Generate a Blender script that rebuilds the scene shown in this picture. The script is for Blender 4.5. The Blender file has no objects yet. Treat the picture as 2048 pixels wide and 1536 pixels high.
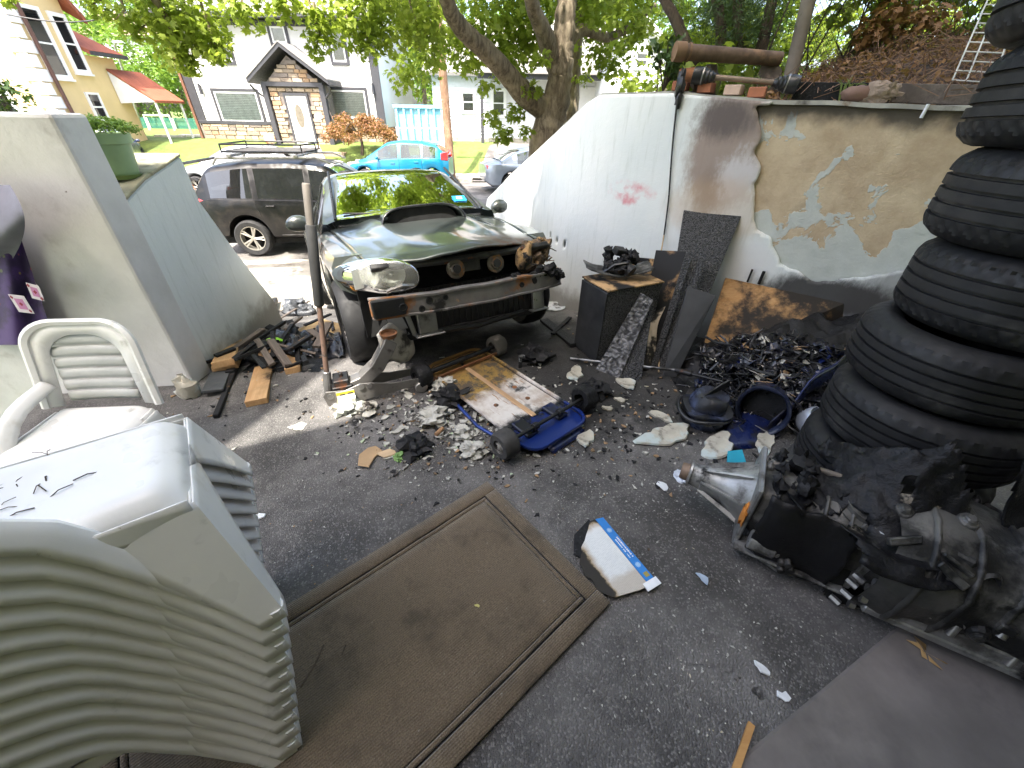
import bpy, math, random
import numpy as np
from mathutils import Vector, Matrix, noise

SC = bpy.context.scene
COL = SC.collection
R = math.radians
# ------------------------------------------------------------------ camera
CF, CP, CR, CH = 780.0, R(34.5), R(1.2), 1.68
cam = bpy.data.cameras.new('camera')
cam.sensor_width = 36.0
cam.lens = 36.0 * CF / 2048.0
cam.clip_start = 0.03
cam.clip_end = 1500
camo = bpy.data.objects.new('camera', cam)
COL.objects.link(camo)
camo.matrix_world = Matrix.Translation((0, 0, CH)) @ Matrix.Rotation(math.pi / 2 - CP, 4, 'X') @ Matrix.Rotation(CR, 4, 'Z')
SC.camera = camo
# ------------------------------------------------------------------ sky, sun, exposure
SUN_EL, SUN_FROM = R(63), Vector((-0.30, -0.95, 0)).normalized()
W = bpy.data.worlds.new('World')
SC.world = W
W.use_nodes = True
wn = W.node_tree
bg = wn.nodes['Background']
sky = wn.nodes.new('ShaderNodeTexSky')
sky.sky_type = 'NISHITA'
sky.sun_disc = False
sky.sun_elevation = SUN_EL
sky.sun_rotation = math.atan2(SUN_FROM.x, SUN_FROM.y)
sky.air_density = 1.0
sky.dust_density = 5.0
sky.ozone_density = 0.6
wn.links.new(sky.outputs[0], bg.inputs[0])
bg.inputs[1].default_value = 0.15
sl = bpy.data.lights.new('sun', 'SUN')
sl.energy = 2.9
sl.angle = R(0.5)
sl.color = (1.0, 0.95, 0.86)
so = bpy.data.objects.new('sun', sl)
COL.objects.link(so)
sd = Vector((SUN_FROM.x * math.cos(SUN_EL), SUN_FROM.y * math.cos(SUN_EL), math.sin(SUN_EL)))
so.rotation_euler = sd.to_track_quat('Z', 'Y').to_euler()
so.location = (0, -20, 40)
SC.view_settings.view_transform = 'Standard'
SC.view_settings.look = 'None'
SC.view_settings.exposure = 2.38
SC.view_settings.gamma = 1.0
SC.view_settings.use_curve_mapping = False
SC.cycles.max_bounces = 8
SC.cycles.transparent_max_bounces = 12

# ------------------------------------------------------------------ geometry helpers
def ray(px, py):
    x = (px - 1024) / CF; y = (768 - py) / CF
    c, s = math.cos(CR), math.sin(CR)
    X = c * x - s * y; U = s * x + c * y
    return Vector((X, math.cos(CP) + U * math.sin(CP), U * math.cos(CP) - math.sin(CP)))
def G(px, py, z=0.0):
    d = ray(px, py)
    return Vector((0, 0, CH)) + d * ((z - CH) / d.z)
def AY(px, py, Y):
    d = ray(px, py)
    return Vector((0, 0, CH)) + d * (Y / d.y)
def gz(x, y):
    s = -0.3 * x + 0.95 * y
    t = min(1, max(0, (s - 2.85) / 4.0))
    return -0.80 * (t - 0.05 * math.sin(2 * math.pi * t))
def GG(px, py):
    z = 0
    for i in range(8):
        p = G(px, py, z)
        z = gz(p.x, p.y)
    return Vector((p.x, p.y, z))
def lerp(a, b, t): return a + (b - a) * t
def frame(z, x=None):
    z = Vector(z).normalized()
    x = Vector(x) if x is not None else (Vector((1, 0, 0)) if abs(z.x) < 0.9 else Vector((0, 1, 0)))
    x = (x - z * x.dot(z)).normalized()
    y = z.cross(x)
    return Matrix((x, y, z)).transposed()
def TM(loc=(0, 0, 0), rot=(0, 0, 0), sc=(1, 1, 1)):
    from mathutils import Euler
    return Matrix.LocRotScale(Vector(loc), Euler(rot), Vector(sc))

class MB:
    def __init__(s): s.v = []; s.f = []; s.m = []
    def add(s, vs, fs, mi=0, M=None):
        o = len(s.v)
        if M is not None: vs = [M @ Vector(v) for v in vs]
        s.v += [tuple(v) for v in vs]
        for f in fs:
            s.f.append(tuple(i + o for i in f)); s.m.append(mi)
        return s
    def box(s, size, c=(0, 0, 0), rot=None, mi=0, taper=1.0, M=None):
        x, y, z = [k / 2 for k in size]; t = taper
        vs = [(-x, -y, -z), (x, -y, -z), (x, y, -z), (-x, y, -z), (-x * t, -y * t, z), (x * t, -y * t, z), (x * t, y * t, z), (-x * t, y * t, z)]
        fs = [(0, 3, 2, 1), (4, 5, 6, 7), (0, 1, 5, 4), (1, 2, 6, 5), (2, 3, 7, 6), (3, 0, 4, 7)]
        T = TM(c, rot or (0, 0, 0))
        return s.add(vs, fs, mi, (M @ T) if M is not None else T)
    def hexa(s, p, mi=0):   # 8 points, bottom ring then top ring
        return s.add(p, [(0, 3, 2, 1), (4, 5, 6, 7), (0, 1, 5, 4), (1, 2, 6, 5), (2, 3, 7, 6), (3, 0, 4, 7)], mi)
    def cyl(s, p0, p1, r0, r1=None, n=16, mi=0, cap=True):
        r1 = r0 if r1 is None else r1
        return s.tube([p0, p1], [r0, r1], n, mi, cap)
    def tube(s, pts, r, n=8, mi=0, cap=True, flat=1.0):
        pts = [Vector(p) for p in pts]
        if not hasattr(r, '__len__'): r = [r] * len(pts)
        vs = []; fs = []
        d0 = (pts[1] - pts[0]).normalized()
        F = frame(d0); ux = F.col[0]
        for i, p in enumerate(pts):
            d = (pts[min(i + 1, len(pts) - 1)] - pts[max(i - 1, 0)])
            if d.length < 1e-9: d = d0
            d = d.normalized()
            ux = (ux - d * ux.dot(d))
            ux = ux.normalized() if ux.length > 1e-6 else frame(d).col[0]
            uy = d.cross(ux)
            for k in range(n):
                a = 2 * math.pi * k / n
                vs.append(p + ux * (math.cos(a) * r[i]) + uy * (math.sin(a) * r[i] * flat))
        for i in range(len(pts) - 1):
            for k in range(n):
                a = i * n + k; b = i * n + (k + 1) % n
                fs.append((a, b, b + n, a + n))
        if cap:
            fs.append(tuple(range(n - 1, -1, -1)))
            fs.append(tuple(range((len(pts) - 1) * n, len(pts) * n)))
        return s.add(vs, fs, mi)
    def lathe(s, prof, p=(0, 0, 0), axis=(0, 0, 1), n=24, mi=0, closed=False, x=None, cap=True):
        Fm = frame(axis, x); p = Vector(p); vs = []; fs = []
        for (r, h) in prof:
            for k in range(n):
                a = 2 * math.pi * k / n
                vs.append(p + Fm @ Vector((math.cos(a) * r, math.sin(a) * r, h)))
        m = len(prof)
        rng = m if closed else m - 1
        for i in range(rng):
            j = (i + 1) % m
            for k in range(n):
                k2 = (k + 1) % n
                fs.append((i * n + k, i * n + k2, j * n + k2, j * n + k))
        if not closed and cap:
            if prof[0][0] > 1e-6: fs.append(tuple(range(n - 1, -1, -1)))
            if prof[-1][0] > 1e-6: fs.append(tuple(range((m - 1) * n, m * n)))
        return s.add(vs, fs, mi)
    def prism(s, poly, h0, h1, M=None, mi=0, inset=0.0):
        n = len(poly)
        cx = sum(p[0] for p in poly) / n; cy = sum(p[1] for p in poly) / n
        top = [(lerp(p[0], cx, inset), lerp(p[1], cy, inset)) for p in poly]
        vs = [(x, y, h0) for x, y in poly] + [(x, y, h1) for x, y in top]
        fs = [tuple(range(n - 1, -1, -1)), tuple(range(n, 2 * n))]
        fs += [(i, (i + 1) % n, n + (i + 1) % n, n + i) for i in range(n)]
        return s.add(vs, fs, mi, M)
    def grid(s, fn, nu, nv, mi=0, flip=False):
        vs = [fn(i / nu, j / nv) for j in range(nv + 1) for i in range(nu + 1)]
        fs = []
        for j in range(nv):
            for i in range(nu):
                a = j * (nu + 1) + i
                q = (a, a + 1, a + nu + 2, a + nu + 1)
                fs.append(q[::-1] if flip else q)
        return s.add(vs, fs, mi)
    def blob(s, c, r, amp=0.25, fr=1.6, seed=0, nu=12, nv=8, mi=0, floor=None, rot=None):
        if not hasattr(r, '__len__'): r = (r, r, r)
        c = Vector(c); vs = []; fs = []; q = Matrix.Rotation(rot or 0, 3, 'Z')
        for j in range(nv + 1):
            th = math.pi * j / nv
            for i in range(nu):
                ph = 2 * math.pi * i / nu
                d = Vector((math.sin(th) * math.cos(ph), math.sin(th) * math.sin(ph), math.cos(th)))
                k = 1 + amp * noise.noise(d * fr + Vector((seed * 7.3, seed * 3.1, seed)))* 2
                p = c + q @ Vector((d.x * r[0] * k, d.y * r[1] * k, d.z * r[2] * k))
                if floor is not None and p.z < floor: p.z = floor
                vs.append(p)
        for j in range(nv):
            for i in range(nu):
                a = j * nu + i; b = j * nu + (i + 1) % nu
                fs.append((a, a + nu, b + nu, b))
        return s.add(vs, fs, mi)
    def build(s, name, mats, parent=None, smooth=None, bevel=0, solid=0, loc=None, sub=0, uv=None, seg=1):
        me = bpy.data.meshes.new(name)
        me.from_pydata(s.v, [], s.f)
        if not isinstance(mats, (list, tuple)): mats = [mats]
        for m in mats: me.materials.append(m)
        if len(mats) > 1: me.polygons.foreach_set('material_index', s.m)
        if uv is not None:
            l = me.uv_layers.new(name='UVMap')
            vi = np.zeros(len(me.loops), dtype=np.int32); me.loops.foreach_get('vertex_index', vi)
            l.data.foreach_set('uv', np.array(uv, dtype=np.float32)[vi].ravel())
        me.update()
        if smooth is not None:
            me.polygons.foreach_set('use_smooth', [True] * len(me.polygons))
            if smooth < 180: me.set_sharp_from_angle(angle=R(smooth))
        o = bpy.data.objects.new(name, me)
        COL.objects.link(o)
        if parent is not None: o.parent = parent
        if loc is not None: o.location = loc
        if solid:
            md = o.modifiers.new('s', 'SOLIDIFY'); md.thickness = solid; md.offset = 0
        if sub:
            md = o.modifiers.new('u', 'SUBSURF'); md.levels = sub; md.render_levels = sub
        if bevel:
            md = o.modifiers.new('b', 'BEVEL'); md.width = bevel; md.segments = seg; md.limit_method = 'ANGLE'; md.angle_limit = R(35)
        return o
def tag(o, label=None, cat=None, group=None, kind=None):
    if label: o['label'] = label
    if cat: o['category'] = cat
    if group: o['group'] = group
    if kind: o['kind'] = kind
    return o
def thing(name, label, cat, loc=(0, 0, 0), rz=0, group=None, M=None):
    o = bpy.data.objects.new(name, None); COL.objects.link(o)
    o.empty_display_size = 0.1
    if M is not None: o.matrix_world = M
    else:
        o.location = loc; o.rotation_euler = (0, 0, rz)
    return tag(o, label, cat, group)
def copy_tree(o, parent=None):
    c = o.copy(); COL.objects.link(c); c.parent = parent
    for ch in [k for k in bpy.data.objects if k.parent == o]: copy_tree(ch, c)
    return c
def struct(o): o['kind'] = 'structure'; return o

# ------------------------------------------------------------------ material helpers
class T:
    def __init__(s, name):
        s.mat = bpy.data.materials.new(name); s.mat.use_nodes = True
        s.nt = s.mat.node_tree; s.p = s.nt.nodes['Principled BSDF']
        s.out = s.nt.nodes['Material Output']; s._c = {}
    def n(s, typ, ins=None, **kw):
        nd = s.nt.nodes.new('ShaderNode' + typ)
        for k, v in kw.items(): setattr(nd, k, v)
        for k, v in (ins or {}).items(): s.set(nd.inputs[k], v)
        return nd
    def set(s, sock, v):
        if hasattr(v, 'is_output') or isinstance(v, bpy.types.NodeSocket): s.nt.links.new(v, sock)
        else:
            if sock.type == 'RGBA' and len(v) == 3: v = (*v, 1)
            sock.default_value = v
    def coord(s, kind='Object'):
        if 'tc' not in s._c: s._c['tc'] = s.n('TexCoord')
        return s._c['tc'].outputs[kind]
    def pos(s):
        if 'g' not in s._c: s._c['g'] = s.n('NewGeometry')
        return s._c['g'].outputs['Position']
    def noise(s, vec, scale, detail=4, rough=0.55, dist=0.0, col=False):
        nd = s.n('TexNoise', {'Vector': vec, 'Scale': scale, 'Detail': detail, 'Roughness': rough, 'Distortion': dist})
        return nd.outputs[1 if col else 0]
    def voro(s, vec, scale, feat='F1', out=0):
        return s.n('TexVoronoi', {'Vector': vec, 'Scale': scale}, feature=feat).outputs[out]
    def ramp(s, f, a, b, c0=0.0, c1=1.0, smooth=True):
        nd = s.n('MapRange', {0: f, 1: a, 2: b, 3: c0, 4: c1})
        nd.interpolation_type = 'SMOOTHSTEP' if smooth else 'LINEAR'
        return nd.outputs[0]
    def math(s, op, a, b=0.0, c=0.0):
        nd = s.n('Math', {0: a, 1: b, 2: c}, operation=op); return nd.outputs[0]
    def mix(s, f, a, b, mode='MIX'):
        nd = s.n('Mix', None, data_type='RGBA', blend_type=mode)
        s.set(nd.inputs[0], f); s.set(nd.inputs[6], a); s.set(nd.inputs[7], b)
        return nd.outputs[2]
    def sep(s, vec):
        return s.n('SeparateXYZ', {0: vec}).outputs
    def scalev(s, vec, sc, loc=(0, 0, 0), rot=(0, 0, 0)):
        return s.n('Mapping', {'Vector': vec, 'Scale': sc, 'Location': loc, 'Rotation': rot}).outputs[0]
    def bump(s, h, strength=0.3, dist=0.01, prev=None):
        nd = s.n('Bump', {'Height': h, 'Strength': strength, 'Distance': dist})
        if prev is not None: s.set(nd.inputs['Normal'], prev)
        return nd.outputs[0]
    def done(s, color=None, rough=0.6, metal=0.0, normal=None, spec=0.5, coat=0.0, trans=0.0, alpha=None, ior=None, coat_r=0.05, sheen=0):
        P = s.p.inputs
        if color is not None: s.set(P['Base Color'], color)
        s.set(P['Roughness'], rough); s.set(P['Metallic'], metal)
        if normal is not None: s.set(P['Normal'], normal)
        s.set(P['Specular IOR Level'], spec)
        if coat: s.set(P['Coat Weight'], coat); s.set(P['Coat Roughness'], coat_r)
        if trans: s.set(P['Transmission Weight'], trans)
        if ior: s.set(P['IOR'], ior)
        if alpha is not None: s.set(P['Alpha'], alpha)
        if sheen: s.set(P['Sheen Weight'], sheen)
        return s.mat
def sc3(c, k): return tuple(max(0, min(1, x * k)) for x in c)
def mat(name, col, rough=0.6, metal=0.0, var=0.18, scale=5.0, bump=0.15, bscale=60.0, bd=0.004, masks=(), spec=0.5, coat=0.0, rvar=0.15, coords='Object', speck=None, coat_r=0.05):
    """plain procedural surface: base colour with mottling, patch masks (colour, scale, lo, hi[, rough]) and fine relief"""
    t = T(name); v = t.coord(coords) if coords != 'World' else t.pos()
    n1 = t.noise(v, scale, 5, 0.6)
    c = t.mix(t.ramp(n1, 0.25, 0.75), sc3(col, 1 - var), sc3(col, 1 + var))
    r = t.ramp(t.noise(v, scale * 2.3, 3), 0.2, 0.8, max(0.02, rough - rvar), min(1, rough + rvar))
    for i, mk in enumerate(masks):
        mc, ms, lo, hi = mk[:4]
        f = t.ramp(t.noise(t.scalev(v, (1, 1, 1), (3.7 * i + 1.3, 1.1 * i, 2.9 * i)), ms, 6, 0.62), lo, hi)
        c = t.mix(f, c, mc)
        if len(mk) > 4: r = t.math('ADD', t.math('MULTIPLY', r, t.math('SUBTRACT', 1.0, f)), t.math('MULTIPLY', f, mk[4]))
    if speck:
        f = t.ramp(t.voro(v, speck[1]), speck[2], speck[2] + 0.05, 1, 0)
        c = t.mix(f, c, speck[0])
    nb = t.bump(t.noise(v, bscale, 5, 0.65), bump, bd) if bump else None
    return t.done(c, r, metal, nb, spec, coat, coat_r=coat_r)

BLACKCHAR = (0.012, 0.012, 0.013)
M = {}
M['white_plastic'] = mat('white_plastic', (0.73, 0.72, 0.69), 0.38, coords='World', var=0.05, scale=3, bump=0.06, bscale=140, masks=[((0.42, 0.37, 0.27), 3.2, 0.58, 0.8), ((0.25, 0.2, 0.15), 22, 0.70, 0.78), ((0.33, 0.32, 0.28), 7, 0.60, 0.8)])
M['rubber'] = mat('rubber', (0.012, 0.012, 0.013), 0.6, spec=.35, var=0.3, scale=9, bump=0.12, bscale=220, bd=0.002, masks=[((0.055, 0.053, 0.05), 5, 0.55, 0.8)])
M['rubber_dusty'] = mat('rubber_dusty', (0.035, 0.034, 0.033), 0.8, var=0.3, scale=9, bump=0.12, bscale=220, bd=0.002, masks=[((0.12, 0.11, 0.095), 4, 0.5, 0.75)])
M['black_metal'] = mat('black_metal', (0.02, 0.02, 0.021), 0.5, 0.5, bump=0.2, bscale=50, masks=[((0.16, 0.06, 0.025), 6, 0.62, 0.75, 0.9)])
M['char'] = mat('char', (.008, .008, .009), 0.6, spec=.3, bump=0.6, bscale=90, bd=0.006, var=0.5, scale=30, masks=[((0.055, 0.057, 0.062), 60, 0.58, 0.74)])
M['soot_metal'] = mat('soot_metal', (0.045, 0.044, 0.043), 0.55, 0.4, var=0.4, scale=6, bump=0.4, bscale=40, masks=[((0.18, 0.17, 0.16), 5, 0.55, 0.75, 0.6), ((0.22, 0.08, 0.02), 7, 0.66, 0.74, 0.9), ((0.01, 0.01, 0.01), 9, 0.5, 0.62, 0.5)])
M['steel'] = mat('steel', (0.34, 0.33, 0.32), 0.38, 0.85, bump=0.1, bscale=70, masks=[((0.10, 0.09, 0.085), 6, 0.55, 0.75, 0.7), ((0.2, 0.12, 0.07), 14, 0.66, 0.74, 0.85)])
M['alu'] = mat('alu', (0.36, 0.36, 0.35), 0.45, 0.7, var=0.25, bump=0.35, bscale=120, bd=0.003, masks=[((0.10, 0.095, 0.09), 7, 0.46, 0.66, 0.7), ((0.015, 0.015, 0.015), 5, 0.52, 0.62, 0.6)])
M['rust'] = mat('rust', (0.20, 0.085, 0.035), 0.85, 0.1, var=0.4, scale=8, bump=0.5, bscale=60, masks=[((0.05, 0.04, 0.035), 6, 0.5, 0.7)])
M['wood_new'] = None
M['black_plastic'] = mat('black_plastic', (0.016, 0.016, 0.018), 0.35, var=0.3, bump=0.15, bscale=40)
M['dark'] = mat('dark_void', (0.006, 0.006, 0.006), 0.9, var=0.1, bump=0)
M['ash'] = mat('ash', (0.42, 0.41, 0.37), 0.95, var=0.3, scale=14, bump=0.7, bscale=60, bd=0.006, masks=[((0.05, 0.045, 0.04), 11, 0.5, 0.62), ((0.5, 0.42, 0.25), 8, 0.6, 0.72)])
M['plaster_chip'] = mat('plaster_chip', (0.40, 0.375, 0.31), 0.9, var=0.2, scale=10, bump=0.6, bscale=70, masks=[((0.07, 0.06, 0.05), 9, 0.54, 0.70), ((0.42, 0.48, 0.47), 5, 0.5, 0.6)])
M['blue_plastic'] = mat('blue_plastic', (0.005, 0.011, 0.06), 0.28, var=0.3, scale=6, bump=0.3, bscale=20, masks=[((0.008, 0.008, 0.012), 5, 0.42, 0.58, 0.4)])
M['glass_dark'] = None

def wood(name, col, dark, char=None, chlo=0.5, chhi=0.65, axis=0):
    t = T(name); v = t.coord()
    sc = [6, 6, 6]; sc[axis] = 0.6
    g = t.noise(t.scalev(v, tuple(sc)), 6, 6, 0.7, 0.6)
    c = t.mix(t.ramp(g, 0.3, 0.7), dark, col)
    c = t.mix(t.ramp(t.noise(v, 5, 4), 0.45, 0.75), c, sc3(col, 0.6))
    r = 0.7
    if char:
        f = t.ramp(t.noise(v, 3.2, 6, 0.65), chlo, chhi)
        c = t.mix(f, c, char)
    return t.done(c, r, 0, t.bump(g, 0.25, 0.003), 0.3)
M['wood_new'] = wood('wood_new', (0.52, 0.33, 0.16), (0.40, 0.23, 0.10), (0.05, 0.035, 0.02), 0.66, 0.74)
M['wood_burnt'] = wood('wood_burnt', (0.42, 0.25, 0.11), (0.28, 0.15, 0.06), BLACKCHAR, 0.36, 0.50)
M['wood_grey'] = wood('wood_grey', (0.17, 0.14, 0.12), (0.09, 0.075, 0.065))
M['plywood'] = wood('plywood', (0.50, 0.30, 0.13), (0.42, 0.23, 0.09), BLACKCHAR, 0.50, 0.66)

def glass(name, tint=(0.75, 0.85, 0.8), op=0.35, rough=0.02):
    """car and window glass: a clear coat of reflection over partly see-through tinted pane"""
    t = T(name)
    tr = t.n('BsdfTransparent', {0: (*tint, 1)})
    gl = t.n('BsdfGlossy', {0: (1, 1, 1, 1), 1: rough})
    df = t.n('BsdfDiffuse', {0: (*sc3(tint, 0.10), 1)})
    m1 = t.n('MixShader', {0: op, 1: tr.outputs[0], 2: df.outputs[0]})
    fr = t.n('Fresnel', {0: 1.5})
    f2 = t.math('MINIMUM', t.math('MULTIPLY', fr.outputs[0], 1.6), 1.0)
    m2 = t.n('MixShader', {0: f2, 1: m1.outputs[0], 2: gl.outputs[0]})
    t.nt.links.new(m2.outputs[0], t.out.inputs[0])
    return t.mat
M['car_glass'] = glass('car_glass', (0.55, 0.66, 0.6), 0.45)
M['dark_glass'] = glass('dark_glass', (0.12, 0.13, 0.14), 0.75)
M['pane_glass'] = glass('pane_glass', (0.9, 0.93, 0.92), 0.06)

def paint(name, col, metal=0.3, rough=0.35, dirt=0.0, dc=(0.25, 0.22, 0.17)):
    t = T(name); v = t.coord()
    c = t.mix(t.ramp(t.noise(v, 2.2, 4), 0.3, 0.7), sc3(col, 0.88), sc3(col, 1.12))
    if dirt:
        c = t.mix(t.math('MULTIPLY', t.ramp(t.noise(v, 7, 6, 0.7), 0.42, 0.75), dirt), c, dc)
    return t.done(c, rough, metal, t.bump(t.noise(v, 3.0, 2), 0.02, 0.02), 0.5, 1.0, coat_r=0.04 + 0.2 * dirt)
def leafmat(name, c1, c2, tr=0.5):
    t = T(name)
    oi = t.n('ObjectInfo')
    v = t.pos()
    rnd = t.noise(v, 2.0, 2)
    rn2 = t.n('TexWhiteNoise', {'Vector': t.n('VectorMath', {0: v, 1: (9.0, 9.0, 9.0)}, operation='SNAP').outputs[0]}, noise_dimensions='3D').outputs[0]
    c = t.mix(t.ramp(rnd, 0.3, 0.7), c1, c2)
    c = t.mix(0.45, c, t.mix(t.noise(v, 40, 1), sc3(c1, 0.55), sc3(c2, 1.35)))
    d = t.n('BsdfPrincipled'); t.set(d.inputs['Base Color'], c); d.inputs['Roughness'].default_value = 0.5
    tl = t.n('BsdfTranslucent'); t.set(tl.inputs[0], t.mix(0.4, c, (0.25, 0.32, 0.03)))
    m = t.n('MixShader', {0: tr, 1: d.outputs[0], 2: tl.outputs[0]})
    t.nt.links.new(m.outputs[0], t.out.inputs[0])
    return t.mat
# ================================================================== SETTING
# ---- materials of the ground
def asphalt(name, col, soot=True, speckle=0.5, warm=0.0):
    t = T(name); v = t.pos()
    n0 = t.noise(v, 1.3, 6, 0.65)
    c = t.mix(t.ramp(n0, 0.36, 0.64), sc3(col, 0.5), sc3(col, 1.4))
    vc = t.n('TexVoronoi', {'Vector': v, 'Scale': 150.0})
    g = t.sep(vc.outputs[1])
    agg = t.ramp(g[0], 0.72, 0.98)
    c = t.mix(t.math('MULTIPLY', agg, speckle), c, sc3(col, 3.2))
    c = t.mix(t.math('MULTIPLY', t.ramp(t.noise(v, 7, 6, 0.75), 0.56, 0.72), 0.45), c, (0.20, 0.19, 0.18))
    if soot:
        p = t.sep(v)
        dx = t.math('DIVIDE', t.math('SUBTRACT', p[0], 0.75), 1.5); dy = t.math('DIVIDE', t.math('SUBTRACT', p[1], 2.75), 1.0)
        d = t.math('SQRT', t.math('ADD', t.math('MULTIPLY', dx, dx), t.math('MULTIPLY', dy, dy)))
        d = t.math('ADD', d, t.math('MULTIPLY', t.math('SUBTRACT', t.noise(v, 3.5, 6, 0.65), 0.5), 1.6))
        c = t.mix(t.math('MULTIPLY', t.ramp(d, 0.55, 1.25, 1, 0), 0.8), c, (0.009, 0.009, 0.009))
        # white crumbs of dust trodden into the surface
        w = t.math('MULTIPLY', t.ramp(t.noise(v, 3.0, 4), 0.45, 0.7), t.ramp(t.noise(v, 55, 3, 0.7), 0.66, 0.74))
        c = t.mix(w, c, (0.45, 0.45, 0.44))
        # cracks
        cr = t.n('TexVoronoi', {'Vector': t.n('VectorMath', {0: v, 1: t.n('VectorMath', {0: t.noise(v, 4, 4, 0.6, 0, True), 3: 0.35}, operation='SCALE').outputs[0]}, operation='ADD').outputs[0], 'Scale': 0.9}, feature='DISTANCE_TO_EDGE').outputs[0]
        crm = t.math('MULTIPLY', t.ramp(cr, 0.003, 0.011, 1, 0), t.ramp(t.noise(v, 1.3, 3), 0.58, 0.66))
        c = t.mix(crm, c, (0.008, 0.008, 0.008))
    h = t.math('ADD', t.math('MULTIPLY', vc.outputs[0], -1.0), t.math('MULTIPLY', t.noise(v, 30, 4), 0.6))
    if soot: h = t.math('SUBTRACT', h, t.math('MULTIPLY', crm, 2.0))
    r = t.ramp(t.noise(v, 2.2, 5, 0.6), 0.35, 0.65, 0.62, 0.9)
    return t.done(c, r, 0, t.bump(h, 0.85, 0.006), 0.4)
M['asphalt'] = asphalt('asphalt', (0.112, 0.106, 0.101), True, 0.30)
M['street'] = asphalt('street_asphalt', (0.14, 0.13, 0.12), False, 0.3)
M['concrete'] = mat('concrete', (0.36, 0.33, 0.28), 0.9, var=0.25, scale=2.2, bump=0.35, bscale=90, masks=[((0.16, 0.14, 0.115), 3.5, 0.5, 0.72)], coords='World')
M['slab'] = mat('slab', (0.155, 0.138, 0.127), 0.85, var=0.25, scale=3, bump=0.3, bscale=110, masks=[((0.07, 0.064, 0.06), 1.4, 0.50, 0.70), ((0.13, 0.12, 0.11), 8, 0.62, 0.75)], coords='World')
M['soil'] = mat('soil', (0.085, 0.055, 0.038), 0.95, var=0.45, scale=6, bump=0.9, bscale=35, bd=0.03, masks=[((0.03, 0.022, 0.017), 4, 0.45, 0.65), ((0.16, 0.10, 0.06), 26, 0.6, 0.7)], coords='World')
M['turf'] = mat('turf', (0.12, 0.165, 0.03), 0.9, var=0.3, scale=1.5, bump=0.6, bscale=60, bd=0.02, masks=[((0.06, 0.11, 0.02), 12, 0.5, 0.7)], coords='World')

# ---- base terrain sheet out to the horizon
b = MB(); b.grid(lambda u, v: (lerp(-420, 420, u), lerp(-60, 600, v), -1.0), 30, 30)
struct(b.build('ground', M['turf']))
# ---- street, pavements, opposite bank
b = MB(); b.grid(lambda u, v: (lerp(-70, 70, u), lerp(7.6, 18.9, v), -0.86 + 0.14 * min(1, v * 1.6) + 0.03 * math.sin(math.pi * v)), 40, 8)
struct(b.build('street', M['street'], smooth=60))
def kerb(name, y0, x0, x1, m):
    b = MB(); b.box((x1 - x0, 0.16, 0.30), ((x0 + x1) / 2, y0, -0.72))
    return struct(b.build(name, m, bevel=0.02))
kerb('kerb_far', 18.98, -70, -1.9, M['concrete']); kerb('kerb_far_right', 18.98, 4.2, 70, M['concrete'])
b = MB(); b.grid(lambda u, v: (lerp(-70, 70, u), lerp(19.06, 20.3, v), -0.575 + 0.03 * v), 40, 2)
struct(b.build('pavement_far', M['concrete']))
def bank_far(u, v):
    y = lerp(20.3, 60, v ** 1.5)
    t = min(1, (y - 20.3) / 3.4)
    return (lerp(-70, 70, u), y, -0.55 + 0.95 * t * t * (3 - 2 * t))
b = MB(); b.grid(bank_far, 30, 24); struct(b.build('lawn_far', M['turf'], smooth=60))
# ---- driveway (asphalt down to the street, lighter apron)
def drv(u, v):
    x = lerp(-3.3, 4.6, u); y = lerp(-3.2, 7.2, v)
    return (x, y, gz(x, y) + 0.004 + 0.006 * noise.noise(Vector((x * 1.3, y * 1.3, 0))))
b = MB(); b.grid(drv, 60, 80); struct(b.build('driveway', M['asphalt'], smooth=60))
def apr(u, v):
    x = lerp(-7.5, 1.0, u); y = lerp(5.35, 8.35, v) + 0.12 * x + 0.05
    return (x, y, max(-0.79, gz(x, y) + 0.010) if x > -3.6 else max(-0.79, gz(-3.6, y) + 0.010))
b = MB(); b.grid(apr, 50, 20); struct(b.build('pavement_near', M['concrete'], smooth=60))
# ---- garage slab at our feet and the joint along it
HE, HN = Vector((0.898, 0.44, 0)), Vector((-0.44, 0.898, 0))
def HP(e, n, z=0.0): return HE * e + HN * n + Vector((0.03, 0.005, z))
b = MB()
b.hexa([HP(-3, -3, -0.1), HP(4.5, -3, -0.1), HP(4.5, 0, -0.1), HP(-3, 0, -0.1), HP(-3, -3, 0.022), HP(4.5, -3, 0.022), HP(4.5, -0.0, 0.022), HP(-3, -0.0, 0.022)])
struct(b.build('garage_slab', M['slab'], bevel=0.008))

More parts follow.
